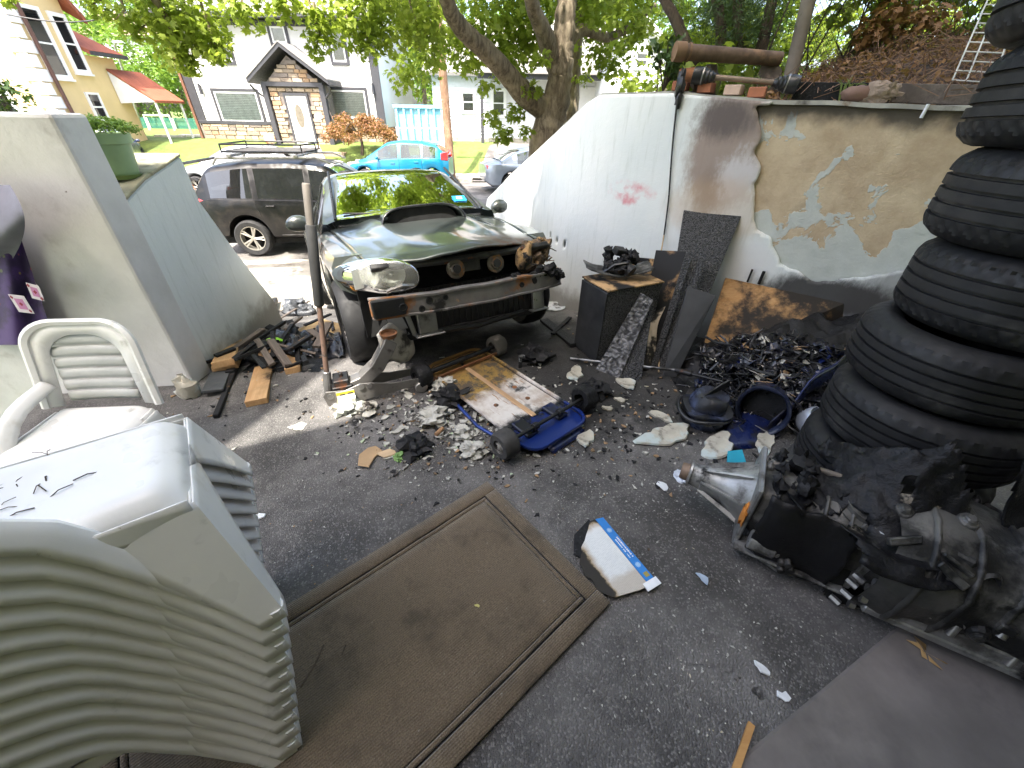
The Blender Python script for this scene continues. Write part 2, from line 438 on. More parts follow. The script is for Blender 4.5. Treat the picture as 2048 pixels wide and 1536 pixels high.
# ---- painted plaster of the retaining walls
def wallpaint(name, right):
    t = T(name); uv = t.n('UVMap').outputs[0] if right else t.pos()
    v3 = t.pos()
    base = t.mix(t.ramp(t.noise(v3, 1.6, 5), 0.3, 0.7), (0.66, 0.70, 0.70), (0.73, 0.75, 0.74))
    p = t.sep(v3)
    # rain streaks and grime
    st = t.noise(t.scalev(v3, (9, 9, 0.7)), 3, 5, 0.65)
    base = t.mix(t.math('MULTIPLY', t.ramp(st, 0.52, 0.75), 0.35), base, (0.36, 0.40, 0.36))
    base = t.mix(t.math('MULTIPLY', t.ramp(t.noise(v3, 30, 5, 0.7), 0.70, 0.75), 0.8), base, (0.10, 0.10, 0.095))
    low = t.math('ADD', p[2], t.math('MULTIPLY', t.noise(v3, 6, 5, 0.6), 0.35))
    base = t.mix(t.ramp(low, 0.12, 0.36, 0.75, 0), base, (0.16, 0.14, 0.115))
    ns = t.math('ADD', t.math('MULTIPLY', t.math('SUBTRACT', t.noise(v3, 3.5, 6, 0.65), 0.5), 0.6), t.math('MULTIPLY', t.math('SUBTRACT', t.noise(t.scalev(v3, (1, 1, 0.45)), 26, 5, 0.75), 0.5), 0.5))
    if right:
        q = t.sep(uv)
        def el(u0, v0, a, bb, lo, hi, nk=1.0):
            dx = t.math('DIVIDE', t.math('SUBTRACT', q[0], u0), a); dy = t.math('DIVIDE', t.math('SUBTRACT', q[1], v0), bb)
            d = t.math('SQRT', t.math('ADD', t.math('MULTIPLY', dx, dx), t.math('MULTIPLY', dy, dy)))
            return t.ramp(t.math('ADD', d, t.math('MULTIPLY', ns, nk)), lo, hi, 1, 0)
        for (u0, v0, a, bb, lo, hi, nk, col, k) in SOOT:
            base = t.mix(t.math('MULTIPLY', el(u0, v0, a, bb, lo, hi, nk), k), base, col)
        sp = t.math('MULTIPLY', el(*GRAF[:4], 0.55, 1.1, 1.8), t.ramp(t.noise(v3, 9, 4), 0.38, 0.72))
        base = t.mix(t.math('MULTIPLY', sp, 0.7), base, (0.62, 0.06, 0.10))
    h = t.math('ADD', t.noise(v3, 14, 5, 0.6), t.math('MULTIPLY', t.noise(v3, 90, 3), 0.25))
    return t.done(base, 0.72, 0, t.bump(h, 0.35, 0.012), 0.3)
def wallcore():
    t = T('bare_render'); v = t.pos(); q = t.sep(v)
    c = t.mix(t.ramp(t.noise(v, 4.5, 6, 0.65), 0.3, 0.7), (0.43, 0.33, 0.22), (0.58, 0.475, 0.33))
    c = t.mix(t.math('MULTIPLY', t.ramp(t.noise(v, 2.3, 5, 0.6, 0.5), 0.54, 0.70), 0.55), c, (0.20, 0.165, 0.12))
    k = t.math('ADD', t.noise(v, 4.4, 6, 0.58, 0.5), t.math('MULTIPLY', t.math('SUBTRACT', q[2], 1.2), -0.22))
    f = t.ramp(k, 0.515, 0.53)
    c = t.mix(f, c, t.mix(t.noise(v, 11, 5), (0.40, 0.43, 0.40), (0.58, 0.60, 0.57)))
    sm = t.ramp(t.math('ADD', q[2], t.math('MULTIPLY', t.noise(v, 5, 5), 0.25)), 1.75, 1.87)
    c = t.mix(t.math('MULTIPLY', sm, 0.9), c, (0.05, 0.045, 0.04))
    h = t.math('ADD', t.math('MULTIPLY', f, 0.7), t.noise(v, 40, 5, 0.7))
    return t.done(c, 0.9, 0, t.bump(h, 0.6, 0.010), 0.2)

# ---- right retaining wall: path of its foot, from the street end to the house end
def bez(a, b_, c, n):
    return [a * (1 - k) ** 2 + b_ * (2 * k * (1 - k)) + c * k * k for k in [i / n for i in range(n + 1)]]
FAR_A, FAR_B = Vector((-0.52, 7.37, 0)), Vector((0.45, 4.56, 0))
NEAR_B = Vector((1.80, 3.285, 0)); NEAR_E = Vector((4.4, 1.80, 0))
path = [FAR_A] + bez(FAR_B, Vector((0.71, 3.89, 0)), NEAR_B, 24) + [NEAR_E]
def resample(pts, d):
    out = [pts[0]]; 
    for a, b_ in zip(pts, pts[1:]):
        L = (b_ - a).length; n = max(1, round(L / d))
        out += [a.lerp(b_, (i + 1) / n) for i in range(n)]
    return out
RW = resample(path, 0.02)
RS = [0.0]
for a, b_ in zip(RW, RW[1:]): RS.append(RS[-1] + (b_ - a).length)
RN = []
for i in range(len(RW)):
    d = (RW[min(i + 5, len(RW) - 1)] - RW[max(i - 5, 0)]).normalized()
    RN.append(Vector((d.y, -d.x, 0)))      # towards the driveway
for i in range(len(RN)):
    if RN[i].dot(Vector((0, 0, 0)) - RW[i]) < 0: RN[i] = -RN[i]
def wallhit(px, py, off=0.0):
    d = ray(px, py); best = None
    for i in range(len(RW) - 1):
        a = RW[i] + RN[i] * off; c = RW[i + 1] + RN[i + 1] * off; e = c - a
        den = d.x * e.y - d.y * e.x
        if abs(den) < 1e-9: continue
        t = (a.x * e.y - a.y * e.x) / den; k = (a.x * d.y - a.y * d.x) / den
        if t > 0 and -0.001 <= k <= 1.001 and (best is None or t < best[0]):
            best = (t, RS[i] + k * (RS[i + 1] - RS[i]), CH + d.z * t, Vector((d.x * t, d.y * t, CH + d.z * t)), RN[i])
    return best
tops = [(0.0, 0.28)]
for px, py in [(978, 398), (1030, 345), (1085, 296), (1140, 245), (1180, 206), (1205, 190), (1350, 187), (1520, 203), (1700, 208), (1910, 217)]:
    h = wallhit(px, py)
    if h: tops.append((h[1], h[2]))
tops.append((20, tops[-1][1])); tops.sort()
def rtop(s): return float(np.interp(s, [a for a, _ in tops], [b_ for _, b_ in tops]))
def sv(px, py):
    h = wallhit(px, py); return (h[1], h[2])
def ell(px, py, rx, ry):
    c = sv(px, py); e = sv(px + rx, py); f = sv(px, py + ry)
    return (c[0], c[1], abs(e[0] - c[0]), abs(f[1] - c[1]))
SOOT = [(*ell(1455, 300, 95, 150), 0.62, 1.12, 0.9, (0.27, 0.20, 0.165), 0.9),
        (*ell(1452, 235, 85, 60), 0.3, 1.1, 1.4, (0.09, 0.075, 0.075), 0.85),
        (*ell(1410, 400, 30, 70), 0.3, 1.1, 1.2, (0.17, 0.125, 0.095), 0.55),
        (*ell(1478, 355, 48, 62), 0.3, 1.25, 3.0, (0.56, 0.54, 0.55), 0.9),
        (*ell(1440, 420, 120, 60), 0.7, 1.25, 0.8, (0.50, 0.36, 0.24), 0.45),
        (*ell(1480, 520, 90, 55), 0.5, 1.0, 0.6, (0.70, 0.70, 0.71), 0.7),
        (*ell(1660, 592, 200, 42), 0.6, 1.2, 1.1, (0.035, 0.033, 0.033), 0.95),
        (*ell(1330, 560, 130, 40), 0.6, 1.2, 0.8, (0.60, 0.57, 0.50), 0.5),
        (*ell(1800, 640, 190, 130), 0.7, 1.1, 0.6, (0.05, 0.045, 0.045), 0.6)]
GRAF = ell(1265, 385, 52, 24)
M['wall_right_paint'] = wallpaint('wall_right_paint', True)
M['wall_left_paint'] = wallpaint('wall_left_paint', False)
M['wall_core'] = wallcore()
wallR = thing('retaining_wall', 'white plastered retaining wall on the right with soot stains and a peeled patch', 'wall')
nv = 84
# core behind the plaster
b = MB()
for k, off in ((0, 0.0), (1, -0.26)):
    pass
ns = len(RW)
vs = []
for i in range(0, ns, 3):
    tp = rtop(RS[i]) - 0.012; a = RW[i]; c = RW[i] - RN[i] * 0.26
    vs.append([(a.x, a.y, -1.0), (a.x, a.y, tp), (c.x, c.y, tp + 0.01), (c.x, c.y, -1.0)])
b = MB()
flat = [p for q in vs for p in q]; fs = []
for i in range(len(vs) - 1):
    for k in range(4):
        fs.append((i * 4 + k, i * 4 + (k + 1) % 4, i * 4 + 4 + (k + 1) % 4, i * 4 + 4 + k))
fs += [(0, 1, 2, 3), tuple(len(flat) - 4 + k for k in (3, 2, 1, 0))]
b.add(flat, fs); b.build('wall_core', M['wall_core'], wallR, smooth=40)
# the plaster skin, broken away in the peeled patch
peel_px = [(1519, 212), (1535, 205), (1575, 196), (1600, 165), (1700, 165), (1800, 165), (1900, 165), (2000, 165), (2000, 330), (2000, 500), (1880, 520), (1790, 542), (1720, 552), (1660, 560), (1610, 553), (1565, 522), (1540, 485), (1512, 455), (1507, 420), (1517, 350), (1513, 300), (1522, 250)]
peel = [sv(*p) for p in peel_px]
HOLES = [(sv(1106, 473), 0.026, 0.035), (sv(1119, 481), 0.026, 0.035), (sv(1133, 489), 0.028, 0.045)]
def inpoly(x, y, P):
    r = False; j = len(P) - 1
    for i in range(len(P)):
        if (P[i][1] > y) != (P[j][1] > y) and x < (P[j][0] - P[i][0]) * (y - P[i][1]) / (P[j][1] - P[i][1]) + P[i][0]: r = not r
        j = i
    return r
def skin():
    b = MB(); uv = []; idx = {}
    zs = [i / nv for i in range(nv + 1)]
    for i in range(ns):
        s = RS[i]; tp = rtop(s); a = RW[i] + RN[i] * 0.016
        zb = gz(a.x, a.y) - 0.06
        for j, k in enumerate(zs):
            z = lerp(zb, tp, k)
            w = 0.006 * noise.noise(Vector((s * 2.1, z * 2.1, 5.0)))
            q = a + RN[i] * w
            b.v.append((q.x, q.y, z)); uv.append((s, z))
    for i in range(ns - 1):
        for j in range(nv):
            s = (RS[i] + RS[i + 1]) / 2; z = (b.v[i * (nv + 1) + j][2] + b.v[i * (nv + 1) + j + 1][2]) / 2
            nx = 0.05 * noise.noise(Vector((s * 7, z * 7, 1.0))) + 0.03 * noise.noise(Vector((s * 19, z * 19, 2.0)))
            nz = 0.04 * noise.noise(Vector((s * 7, z * 7, 9.0)))
            if inpoly(s + nx, z + nz, peel): continue
            if any(abs(s - h[0][0]) < h[1] and abs(z - h[0][1]) < h[2] for h in HOLES): continue
            q = i * (nv + 1) + j
            b.f.append((q, q + 1, q + nv + 2, q + nv + 1)); b.m.append(0)
    ec = {}
    for f in b.f:
        for a_, c_ in zip(f, f[1:] + f[:1]): ec[(min(a_, c_), max(a_, c_))] = ec.get((min(a_, c_), max(a_, c_)), 0) + 1
    nb_ = {}
    for (a_, c_), k in ec.items():
        if k == 1: nb_.setdefault(a_, []).append(c_); nb_.setdefault(c_, []).append(a_)
    for it in range(2):
        new = {}
        for i, l in nb_.items():
            j = i % (nv + 1)
            if len(l) == 2 and 0 < j < nv and 0 < i // (nv + 1) < ns - 1: new[i] = Vector(b.v[i]) * .4 + (Vector(b.v[l[0]]) + Vector(b.v[l[1]])) * .3
        for i, p_ in new.items(): b.v[i] = tuple(p_)
    o = b.build('plaster_skin', M['wall_right_paint'], wallR, smooth=50, uv=uv)
    md = o.modifiers.new('s', 'SOLIDIFY'); md.thickness = 0.03; md.offset = 0.0
    return o
skin()
# weep holes: near-black plates set in the openings stand for the shade inside
b = MB()
for (sz, a, h) in HOLES:
    i = int(np.searchsorted(RS, sz[0]))
    p = RW[i] + RN[i] * 0.008; e = Vector((-RN[i].y, RN[i].x, 0))
    b.box((a * 2.2, 0.01, h * 2.2), M=Matrix.Translation((p.x, p.y, sz[1])) @ frame((0, 0, 1), e).to_4x4())
b.build('weep_hole', M['dark'], wallR)
# long crack beside the peeled patch: loose plaster lip
lip = [wallhit(*p, 0.03) for p in [(1535, 206), (1522, 230), (1521, 260), (1514, 300), (1519, 340), (1516, 380), (1507, 420), (1511, 450), (1530, 478), (1545, 498)]]
b = MB(); b.tube([h[3] for h in lip], [0.004, 0.007, 0.006, 0.008, 0.006, 0.007, 0.008, 0.006, 0.008, 0.004], 5)
pass
# coping along the top
b = MB(); cps = []
for i in range(0, ns, 3):
    tp = rtop(RS[i]); a = RW[i] + RN[i] * 0.022; c = RW[i] - RN[i] * 0.27; w = 0.008 * noise.noise(Vector((RS[i] * 4, 0, 3)))
    cps.append([(a.x, a.y, tp - 0.012 + w), (a.x, a.y, tp + 0.012 + w), (c.x, c.y, tp + 0.022 + w), (c.x, c.y, tp - 0.012 + w)])
flat = [p for q in cps for p in q]; fs = []
for i in range(len(cps) - 1):
    for k in range(4): fs.append((i * 4 + k, i * 4 + (k + 1) % 4, i * 4 + 4 + (k + 1) % 4, i * 4 + 4 + k))
fs += [(0, 1, 2, 3), tuple(len(flat) - 4 + k for k in (3, 2, 1, 0))]
b.add(flat, fs); b.build('coping', mat('coping', (0.38, 0.37, 0.33), 0.9, var=0.3, scale=4, bump=0.5, bscale=50, masks=[((0.07, 0.06, 0.055), 3, 0.52, 0.66), ((0.2, 0.14, 0.09), 6, 0.58, 0.7)], coords='World'), wallR, smooth=40)

# ---- left retaining wall: pier, level part and the steep sloping end
LO = Vector((-2.372, 2.37, 0)); LD = Vector((-0.133, 0.991, 0)).normalized(); LN = Vector((LD.y, -LD.x, 0))
def lhit(px, py):
    d = ray(px, py); den = d.x * LD.y - d.y * LD.x
    t = (LO.x * LD.y - LO.y * LD.x) / den
    p = Vector((0, 0, CH)) + d * t
    return ((p - LO).dot(LD), p.z)
prof = [(0.215, -0.5)] + [lhit(*p) for p in [(221, 412), (290, 362), (361, 313), (372, 335), (400, 402), (436, 452), (470, 500), (510, 552), (548, 600)]]
prof = [(max(0.215, a), z) for a, z in prof] + [(prof[-1][0] + 0.1, -0.6)]
Ml = Matrix.Translation(LO) @ Matrix((LD, (0, 0, 1), LN)).transposed().to_4x4()
wl = thing('retaining_wall', 'pale painted retaining wall on the left with a stepped top and steep end', 'wall')
b = MB(); b.prism([(a, z) for a, z in prof], -0.34, 0.0, Ml); lw = b.build('wall_body', M['wall_left_paint'], wl, bevel=0.012)
b = MB(); cp = prof[1:4]
b.prism([(a, z + 0.002) for a, z in cp] + [(a, z + 0.022) for a, z in cp[::-1]], -0.345, 0.006, Ml)
b.build('coping', mat('coping_left', (0.34, 0.32, 0.22), 0.9, var=0.25, scale=5, bump=0.5, bscale=60, masks=[((0.12, 0.115, 0.07), 5, 0.5, 0.7)], coords='World'), wl, bevel=0.005)
ptop = lhit(75, 226)[1]
b = MB(); b.hexa([LO + Vector((0, 0, -0.5)), LO + LD * 0.235 + Vector((0, 0, -0.5)), LO + LD * 0.235 - LN * 1.9 + Vector((0, 0, -0.5)), LO - LN * 1.9 + Vector((0, 0, -0.5)),
     LO + LN * 0.012 + Vector((0, 0, ptop)), LO + LD * 0.235 + LN * 0.012 + Vector((0, 0, ptop)), LO + LD * 0.235 - LN * 1.9 + Vector((0, 0, ptop)), LO - LN * 1.9 + Vector((0, 0, ptop))])
b.build('pier', mat('pier_paint', (0.62, 0.61, 0.60), 0.75, var=0.12, scale=2.5, bump=0.35, bscale=25, bd=0.01, masks=[((0.30, 0.27, 0.25), 2.2, 0.55, 0.75), ((0.14, 0.11, 0.09), 12, 0.70, 0.76)], coords='World'), wl, bevel=0.02, seg=2)
# broken lump of plaster at the foot of the corner
b = MB(); p = GG(386, 790); b.blob(p + Vector((0.0, -0.01, 0.06)), (0.07, 0.06, 0.11), 0.3, 2, 3)
b.build('broken_corner', M['plaster_chip'], wl, smooth=40)

# ---- yards behind the walls
def yardR(u, v):
    i = int(u * (ns - 1)); s = RS[i]; k = v ** 1.6 * 5.5
    p = RW[i] - RN[i] * (0.24 + k)
    z = rtop(s) - 0.03
    near = min(1, max(0, (s - 4.0) / 1.2))
    z += near * (0.62 * (1 - math.exp(-k / 1.1)) * min(1, max(0, (s - 4.3) / 1.2)) ) + 0.05 * noise.noise(Vector((p.x * 2, p.y * 2, 0))) * min(1, k * 3)
    z = min(z, z)
    if s < 4.6: z -= min(0.9, k * 0.25 * (1 - near))
    z = max(z, -0.78) if p.y < 9 else max(-0.79, z - (p.y - 9) * 0.4)
    return (p.x, p.y, z)
b = MB(); b.grid(yardR, 90, 40); struct(b.build('bank_right', M['soil'], smooth=60))
def yardL(u, v):
    s = lerp(0.1, 7, u); k = lerp(0.32, 9, v)
    p = LO + LD * s - LN * k
    z = float(np.interp(s, [-3, 0.6, 1.5, 2.3, 5.2], [1.05, 1.0, 0.1, -0.9, -0.95]))
    return (p.x, p.y, z)
b = MB(); b.grid(yardL, 40, 12); struct(b.build('bank_left', M['turf'], smooth=60))

# ---- our own house above and around the garage opening (unseen upper blocks shaped to shade the driveway)
hm = mat('house_stucco', (0.55, 0.50, 0.40), 0.9, coords='World')
hs = thing('garage_house', 'house with the garage opening the picture is taken from', 'house')
def hbox(e0, e1, n0, n1, z0, z1):
    b = MB(); b.hexa([HP(e0, n0, z0), HP(e1, n0, z0), HP(e1, n1, z0), HP(e0, n1, z0), HP(e0, n0, z1), HP(e1, n0, z1), HP(e1, n1, z1), HP(e0, n1, z1)]); return b
hbox(-3.6, -2.302, -6, -0.06, 2.42, 6.3).build('upper_shade_block', hm, hs)  # unseen block kept low so a sun patch reaches the driveway
hbox(-12, -3.602, -0.6, -0.06, 2.42, 12.0).build('upper_shade_block', hm, hs)  # thin unseen block added to keep the left pier in shade
hbox(-2.3, 9.0, -6, -0.06, 2.42, 13.0).build('upper_shade_block', hm, hs)  # unseen block, height chosen so its shadow covers the right wall
hbox(-3.4, -3.1, -6, -0.06, -0.1, 2.418).build('side_wall', hm, hs)
hbox(2.7, 2.95, -6, -0.06, -0.1, 2.418).build('side_wall', hm, hs)
hbox(-3.098, 2.698, -6, -5.8, -0.1, 2.418).build('back_wall', hm, hs)
# ================================================================== HOUSES ACROSS THE STREET
def AX(px, py, X):
    d = ray(px, py); return Vector((0, 0, CH)) + d * (X / d.x)
M['stucco_white'] = mat('stucco_white', (0.62, 0.61, 0.585), 0.9, var=0.05, scale=1.2, bump=0.2, bscale=40, coords='World')
M['trim_dark'] = mat('trim_dark', (0.045, 0.045, 0.052), 0.55, var=0.1, bump=0.05, coords='World')
M['frame_white'] = mat('frame_white', (0.75, 0.75, 0.74), 0.5, var=0.05, bump=0.05)
M['shingle'] = None
def shingle(name, col):
    t = T(name); v = t.pos()
    br = t.n('TexBrick', {'Vector': t.scalev(v, (1, 1, 1)), 'Color1': (*sc3(col, 0.8), 1), 'Color2': (*sc3(col, 1.25), 1), 'Mortar': (*sc3(col, 0.45), 1), 'Scale': 3.0, 'Mortar Size': 0.012})
    c = t.mix(t.noise(v, 3, 4), br.outputs[0], sc3(col, 0.9))
    return t.done(c, 0.9, 0, t.bump(br.outputs[1], 0.3, 0.02), 0.2)
M['shingle'] = shingle('shingle_grey', (0.24, 0.23, 0.22))
M['tile_red'] = shingle('tile_red', (0.33, 0.11, 0.065))
stone_m = [mat('stone_%d' % i, c, 0.9, var=0.25, scale=6, bump=0.5, bscale=20, bd=0.02) for i, c in enumerate([(0.36, 0.27, 0.18), (0.26, 0.21, 0.16), (0.42, 0.34, 0.25), (0.20, 0.17, 0.15), (0.33, 0.22, 0.13)])]
stone_mesh = []
for i in range(8):
    rr = random.Random(i); b = MB(); 
    f = [(-.5, -.5), (.5, -.5), (.5, .5), (-.5, .5)]
    o = [(x + rr.uniform(-.03, .03), y + rr.uniform(-.05, .05)) for x, y in f]
    b.add([(x, 0, z) for x, z in o] + [(x * rr.uniform(.86, .94), -1, z * rr.uniform(.78, .9)) for x, z in o],
          [(0, 1, 5, 4), (1, 2, 6, 5), (2, 3, 7, 6), (3, 0, 4, 7), (4, 5, 6, 7)])
    me = b.build('tmp', stone_m[i % 5]); stone_mesh.append(me.data); bpy.data.objects.remove(me)
SR = random.Random(5)
def stones(parent, x0, x1, z0, z1, y, skip=None, w=0.46, h=0.155):
    z = z0; row = 0
    while z < z1 - 0.03:
        hh = min(h * SR.uniform(0.8, 1.2), z1 - z); x = x0 - SR.uniform(0, w * 0.5)
        while x < x1:
            ww = w * SR.uniform(0.6, 1.4); a = max(x, x0); c = min(x + ww, x1)
            if c - a > 0.06 and not (skip and skip((a + c) / 2, z + hh / 2)):
                o = bpy.data.objects.new('stone', SR.choice(stone_mesh)); COL.objects.link(o)
                o.parent = parent; o.location = ((a + c) / 2, y, z + hh / 2); o.scale = (c - a - 0.015, SR.uniform(0.03, 0.06), hh - 0.015)
            x += ww
        z += hh
def window(parent, x0, x1, z0, z1, y, trim=0.10, depth=0.05, bars=0, blind=False, dark=M['trim_dark'], name='window'):
    """window in a wall facing -y: trim board, white frame, pane, blind"""
    b = MB()
    for (a, c, d, e) in ((x0 - trim, x1 + trim, z1, z1 + trim), (x0 - trim, x1 + trim, z0 - trim, z0), (x0 - trim, x0, z0, z1), (x1, x1 + trim, z0, z1)):
        b.box((c - a, depth, e - d), ((a + c) / 2, y - depth / 2, (d + e) / 2))
    w = b.build(name, dark, parent)
    b = MB(); f = 0.07
    for (a, c, d, e) in ((x0, x1, z1 - f, z1), (x0, x1, z0, z0 + f), (x0, x0 + f, z0 + f, z1 - f), (x1 - f, x1, z0 + f, z1 - f)):
        b.box((c - a, depth * 0.7, e - d), ((a + c) / 2, y - depth * 0.4, (d + e) / 2))
    for k in range(bars):
        zc = lerp(z0, z1, (k + 1) / (bars + 1)); b.box((x1 - x0 - 2 * f, depth * 0.6, 0.05), ((x0 + x1) / 2, y - depth * 0.38, zc))
    b.build('frame', M['frame_white'], w)
    b = MB(); b.box((x1 - x0 - 2 * f, 0.008, z1 - z0 - 2 * f), ((x0 + x1) / 2, y - depth * 0.28, (z0 + z1) / 2)); b.build('pane', M['pane_glass'], w)
    if blind:
        b = MB(); n = int((z1 - z0 - 2 * f) / 0.07)
        for k in range(n):
            b.box((x1 - x0 - 2 * f, 0.012, 0.062), ((x0 + x1) / 2, y - 0.006, z0 + f + 0.035 + k * 0.07), (0.25, 0, 0))
        b.build('blind', mat('blind', (0.62, 0.66, 0.62), 0.7, bump=0), w)
    else:
        b = MB(); b.box((x1 - x0 - 2 * f, 0.004, z1 - z0 - 2 * f), ((x0 + x1) / 2, y - 0.004, (z0 + z1) / 2)); b.build('curtain', mat('curtain', (0.20, 0.19, 0.17), 0.9, bump=0.3, bscale=12), w)
    return w
def wrect(bl, tr, Y):
    a = AY(*bl, Y); c = AY(*tr, Y); return a.x, c.x, a.z, c.z

# ---- white house with stone porch
HY = 24.4
wh = thing('white_house', 'two storey white stucco house with grey trim and gabled stone porch', 'house', (0, HY, 0))
X0 = AY(420, 303, HY).x; X1 = AY(773, 250, HY).x; Z0 = AY(590, 299, HY).z - 0.1; Z1 = AY(570, 41, HY).z
zs = AY(417, 247, HY).z
b = MB(); b.box((X1 - X0, 7, Z1 - zs), ((X0 + X1) / 2, 3.5, (zs + Z1) / 2)); b.build('wall', M['stucco_white'], wh)
b = MB(); b.box((X1 - X0, 7, zs - Z0 + 0.3), ((X0 + X1) / 2, 3.502, (Z0 - 0.3 + zs) / 2)); base = b.build('stone_base', stone_m[3], wh)
b = MB(); cw = 0.42
b.box((cw, 0.05, Z1 - zs), (X0 + cw / 2, -0.025, (zs + Z1) / 2)); b.box((cw, 0.05, Z1 - zs), (X1 - cw / 2, -0.025, (zs + Z1) / 2))
b.box((X1 - X0, 0.06, 0.14), ((X0 + X1) / 2, -0.03, zs + 0.07)); b.box((X1 - X0, 0.055, 0.2), ((X0 + X1) / 2, -0.0275, Z1 - 0.1))
b.build('trim', M['trim_dark'], wh, bevel=0.01)
b = MB(); b.box((0.12, 0.12, Z1 - Z0), (X0 - 0.09, -0.02, (Z0 + Z1) / 2)); b.build('downpipe', mat('pipe_brown', (0.17, 0.08, 0.05), 0.5), wh)
# roof
b = MB(); ov = 0.6; rz = Z1 + 3.0
b.prism([(-ov, Z1 - 0.02), (3.5, rz), (7 + ov, Z1 - 0.02), (7 + ov, Z1 + 0.16), (3.5, rz + 0.2), (-ov, Z1 + 0.16)], X0 - 0.5, X1 + 0.5, Matrix(((0, 0, 1, 0), (1, 0, 0, 0), (0, 1, 0, 0), (0, 0, 0, 1))))
b.build('roof', M['shingle'], wh)
b = MB(); b.box((X1 - X0 + 1.0, 0.13, 0.14), ((X0 + X1) / 2, -ov - 0.06, Z1 + 0.09)); b.build('gutter', M['trim_dark'], wh, bevel=0.02)
b = MB()
b.add([(X0, 0.02, Z1), (X0, 6.98, Z1), (X0, 3.5, rz)], [(0, 1, 2)]); b.build('gable_end', M['stucco_white'], wh)
b = MB(); b.add([(X1, 0.02, Z1), (X1, 6.98, Z1), (X1, 3.5, rz)], [(0, 2, 1)]); b.build('gable_end', M['stucco_white'], wh)
for bl, tr, bars, bld in [((436, 123), (446, 54), 0, 0), ((547, 86), (568, 53), 0, 0), ((668, 124), (683, 59), 0, 0), ((447, 243), (512, 184), 0, 1), ((669, 236), (729, 181), 0, 1)]:
    x0, x1, z0, z1 = wrect(bl, tr, HY); 
    window(wh, x0, x1, z0, z1, -0.001, 0.12, 0.06, bars, bld)
for p in [(403, 178), (747, 178)]:
    q = AY(*p, HY); b = MB(); b.cyl((q.x, -0.12, q.z - 0.22), (q.x, -0.12, q.z + 0.22), 0.07, 0.05, 10); b.box((0.06, 0.1, 0.1), (q.x, -0.05, q.z + 0.1)); b.build('wall_lamp', M['trim_dark'], wh)
# porch
PY = -1.15
pl0 = AY(567, 301, HY + PY); pr0 = AY(670, 297, HY + PY); ap = AY(567, 96, HY + PY); el_ = AY(511, 169, HY + PY); er = AY(661, 169, HY + PY)
pz = pl0.z - 0.05; ez = (el_.z + er.z) / 2; cx = (el_.x + er.x) / 2; az = ap.z; hw = (er.x - el_.x) / 2; pw = (pr0.x - pl0.x) / 2; pcx = cx
b = MB(); b.box((2 * pw, -PY - 0.02, ez - pz), (pcx, PY / 2 + 0.03, (ez + pz) / 2)); 
b.prism([(pcx - pw, ez), (pcx + pw, ez), (pcx, az - 0.25)], 0.02, -PY, Matrix(((1, 0, 0, 0), (0, 0, -1, 0), (0, 1, 0, 0), (0, 0, 0, 1))))
porch = b.build('porch_wall', stone_m[3], wh)
dx0, dx1, dz0, dz1 = wrect((597, 291), (612, 192), HY + PY)
dw = 0.98; dx0 = dx1 - dw
stones(porch, pcx - pw + 0.12, pcx + pw - 0.12, pz, ez - 0.1, PY + 0.012, lambda x, z: dx0 - 0.12 < x < dx1 + 0.12 and z < dz1 + 0.12, 0.44, 0.16)
stones(porch, pcx - pw, pcx + pw, ez + 0.08, az - 0.3, PY - 0.001, lambda x, z: abs(x - pcx) > pw * (az - 0.32 - z) / (az - 0.3 - ez), 0.40, 0.15)
stones(base, X0 + 0.1, pcx - pw - 0.1, Z0, zs - 0.02, 0.0, None, 0.50, 0.17)
stones(base, pcx + pw + 0.1, X1 - 0.05, Z0, zs - 0.02, 0.0, None, 0.50, 0.17)
for sgn in (-1, 1):
    b = MB(); b.box((0.24, 0.24, ez - pz), (pcx + sgn * (pw + 0.02), PY - 0.05, (ez + pz) / 2)); b.build('post', M['trim_dark'], wh, bevel=0.01)
    b = MB(); th = 0.16
    L = Vector((sgn * (hw + 0.1), 0, ez - az)); n_ = Vector((-(ez - az) * sgn, 0, hw)).normalized(); 
    a = Vector((cx, 0, az)); e = a + L
    b.prism([(a.x, a.z), (e.x, e.z), (e.x, e.z + th), (a.x, a.z + th)], -0.05, -PY + 0.5, Matrix(((1, 0, 0, 0), (0, 0, -1, 0), (0, 1, 0, 0), (0, 0, 0, 1))))
    b.build('porch_roof', M['trim_dark'], wh)
    b = MB(); b.prism([(a.x, a.z + th + 0.004), (e.x, e.z + th + 0.004), (e.x, e.z + th + 0.05), (a.x, a.z + th + 0.05)], -0.05, -PY + 0.53, Matrix(((1, 0, 0, 0), (0, 0, -1, 0), (0, 1, 0, 0), (0, 0, 0, 1))))
    b.build('porch_shingles', M['shingle'], wh)
    b = MB(); xx = cx + sgn * (hw + 0.05); b.tube([(xx, PY - 0.4, ez - 0.05), (xx - sgn * 0.1, PY - 0.2, ez - 0.3), (xx - sgn * 0.42, PY - 0.1, ez - 0.55), (xx - sgn * 0.42, PY - 0.1, pz)], 0.05, 6); b.build('downpipe', M['trim_dark'], wh)
b = MB(); b.box((2 * pw + 0.2, 0.14, 0.16), (pcx, PY - 0.09, ez + 0.0)); b.build('porch_beam', M['trim_dark'], wh)
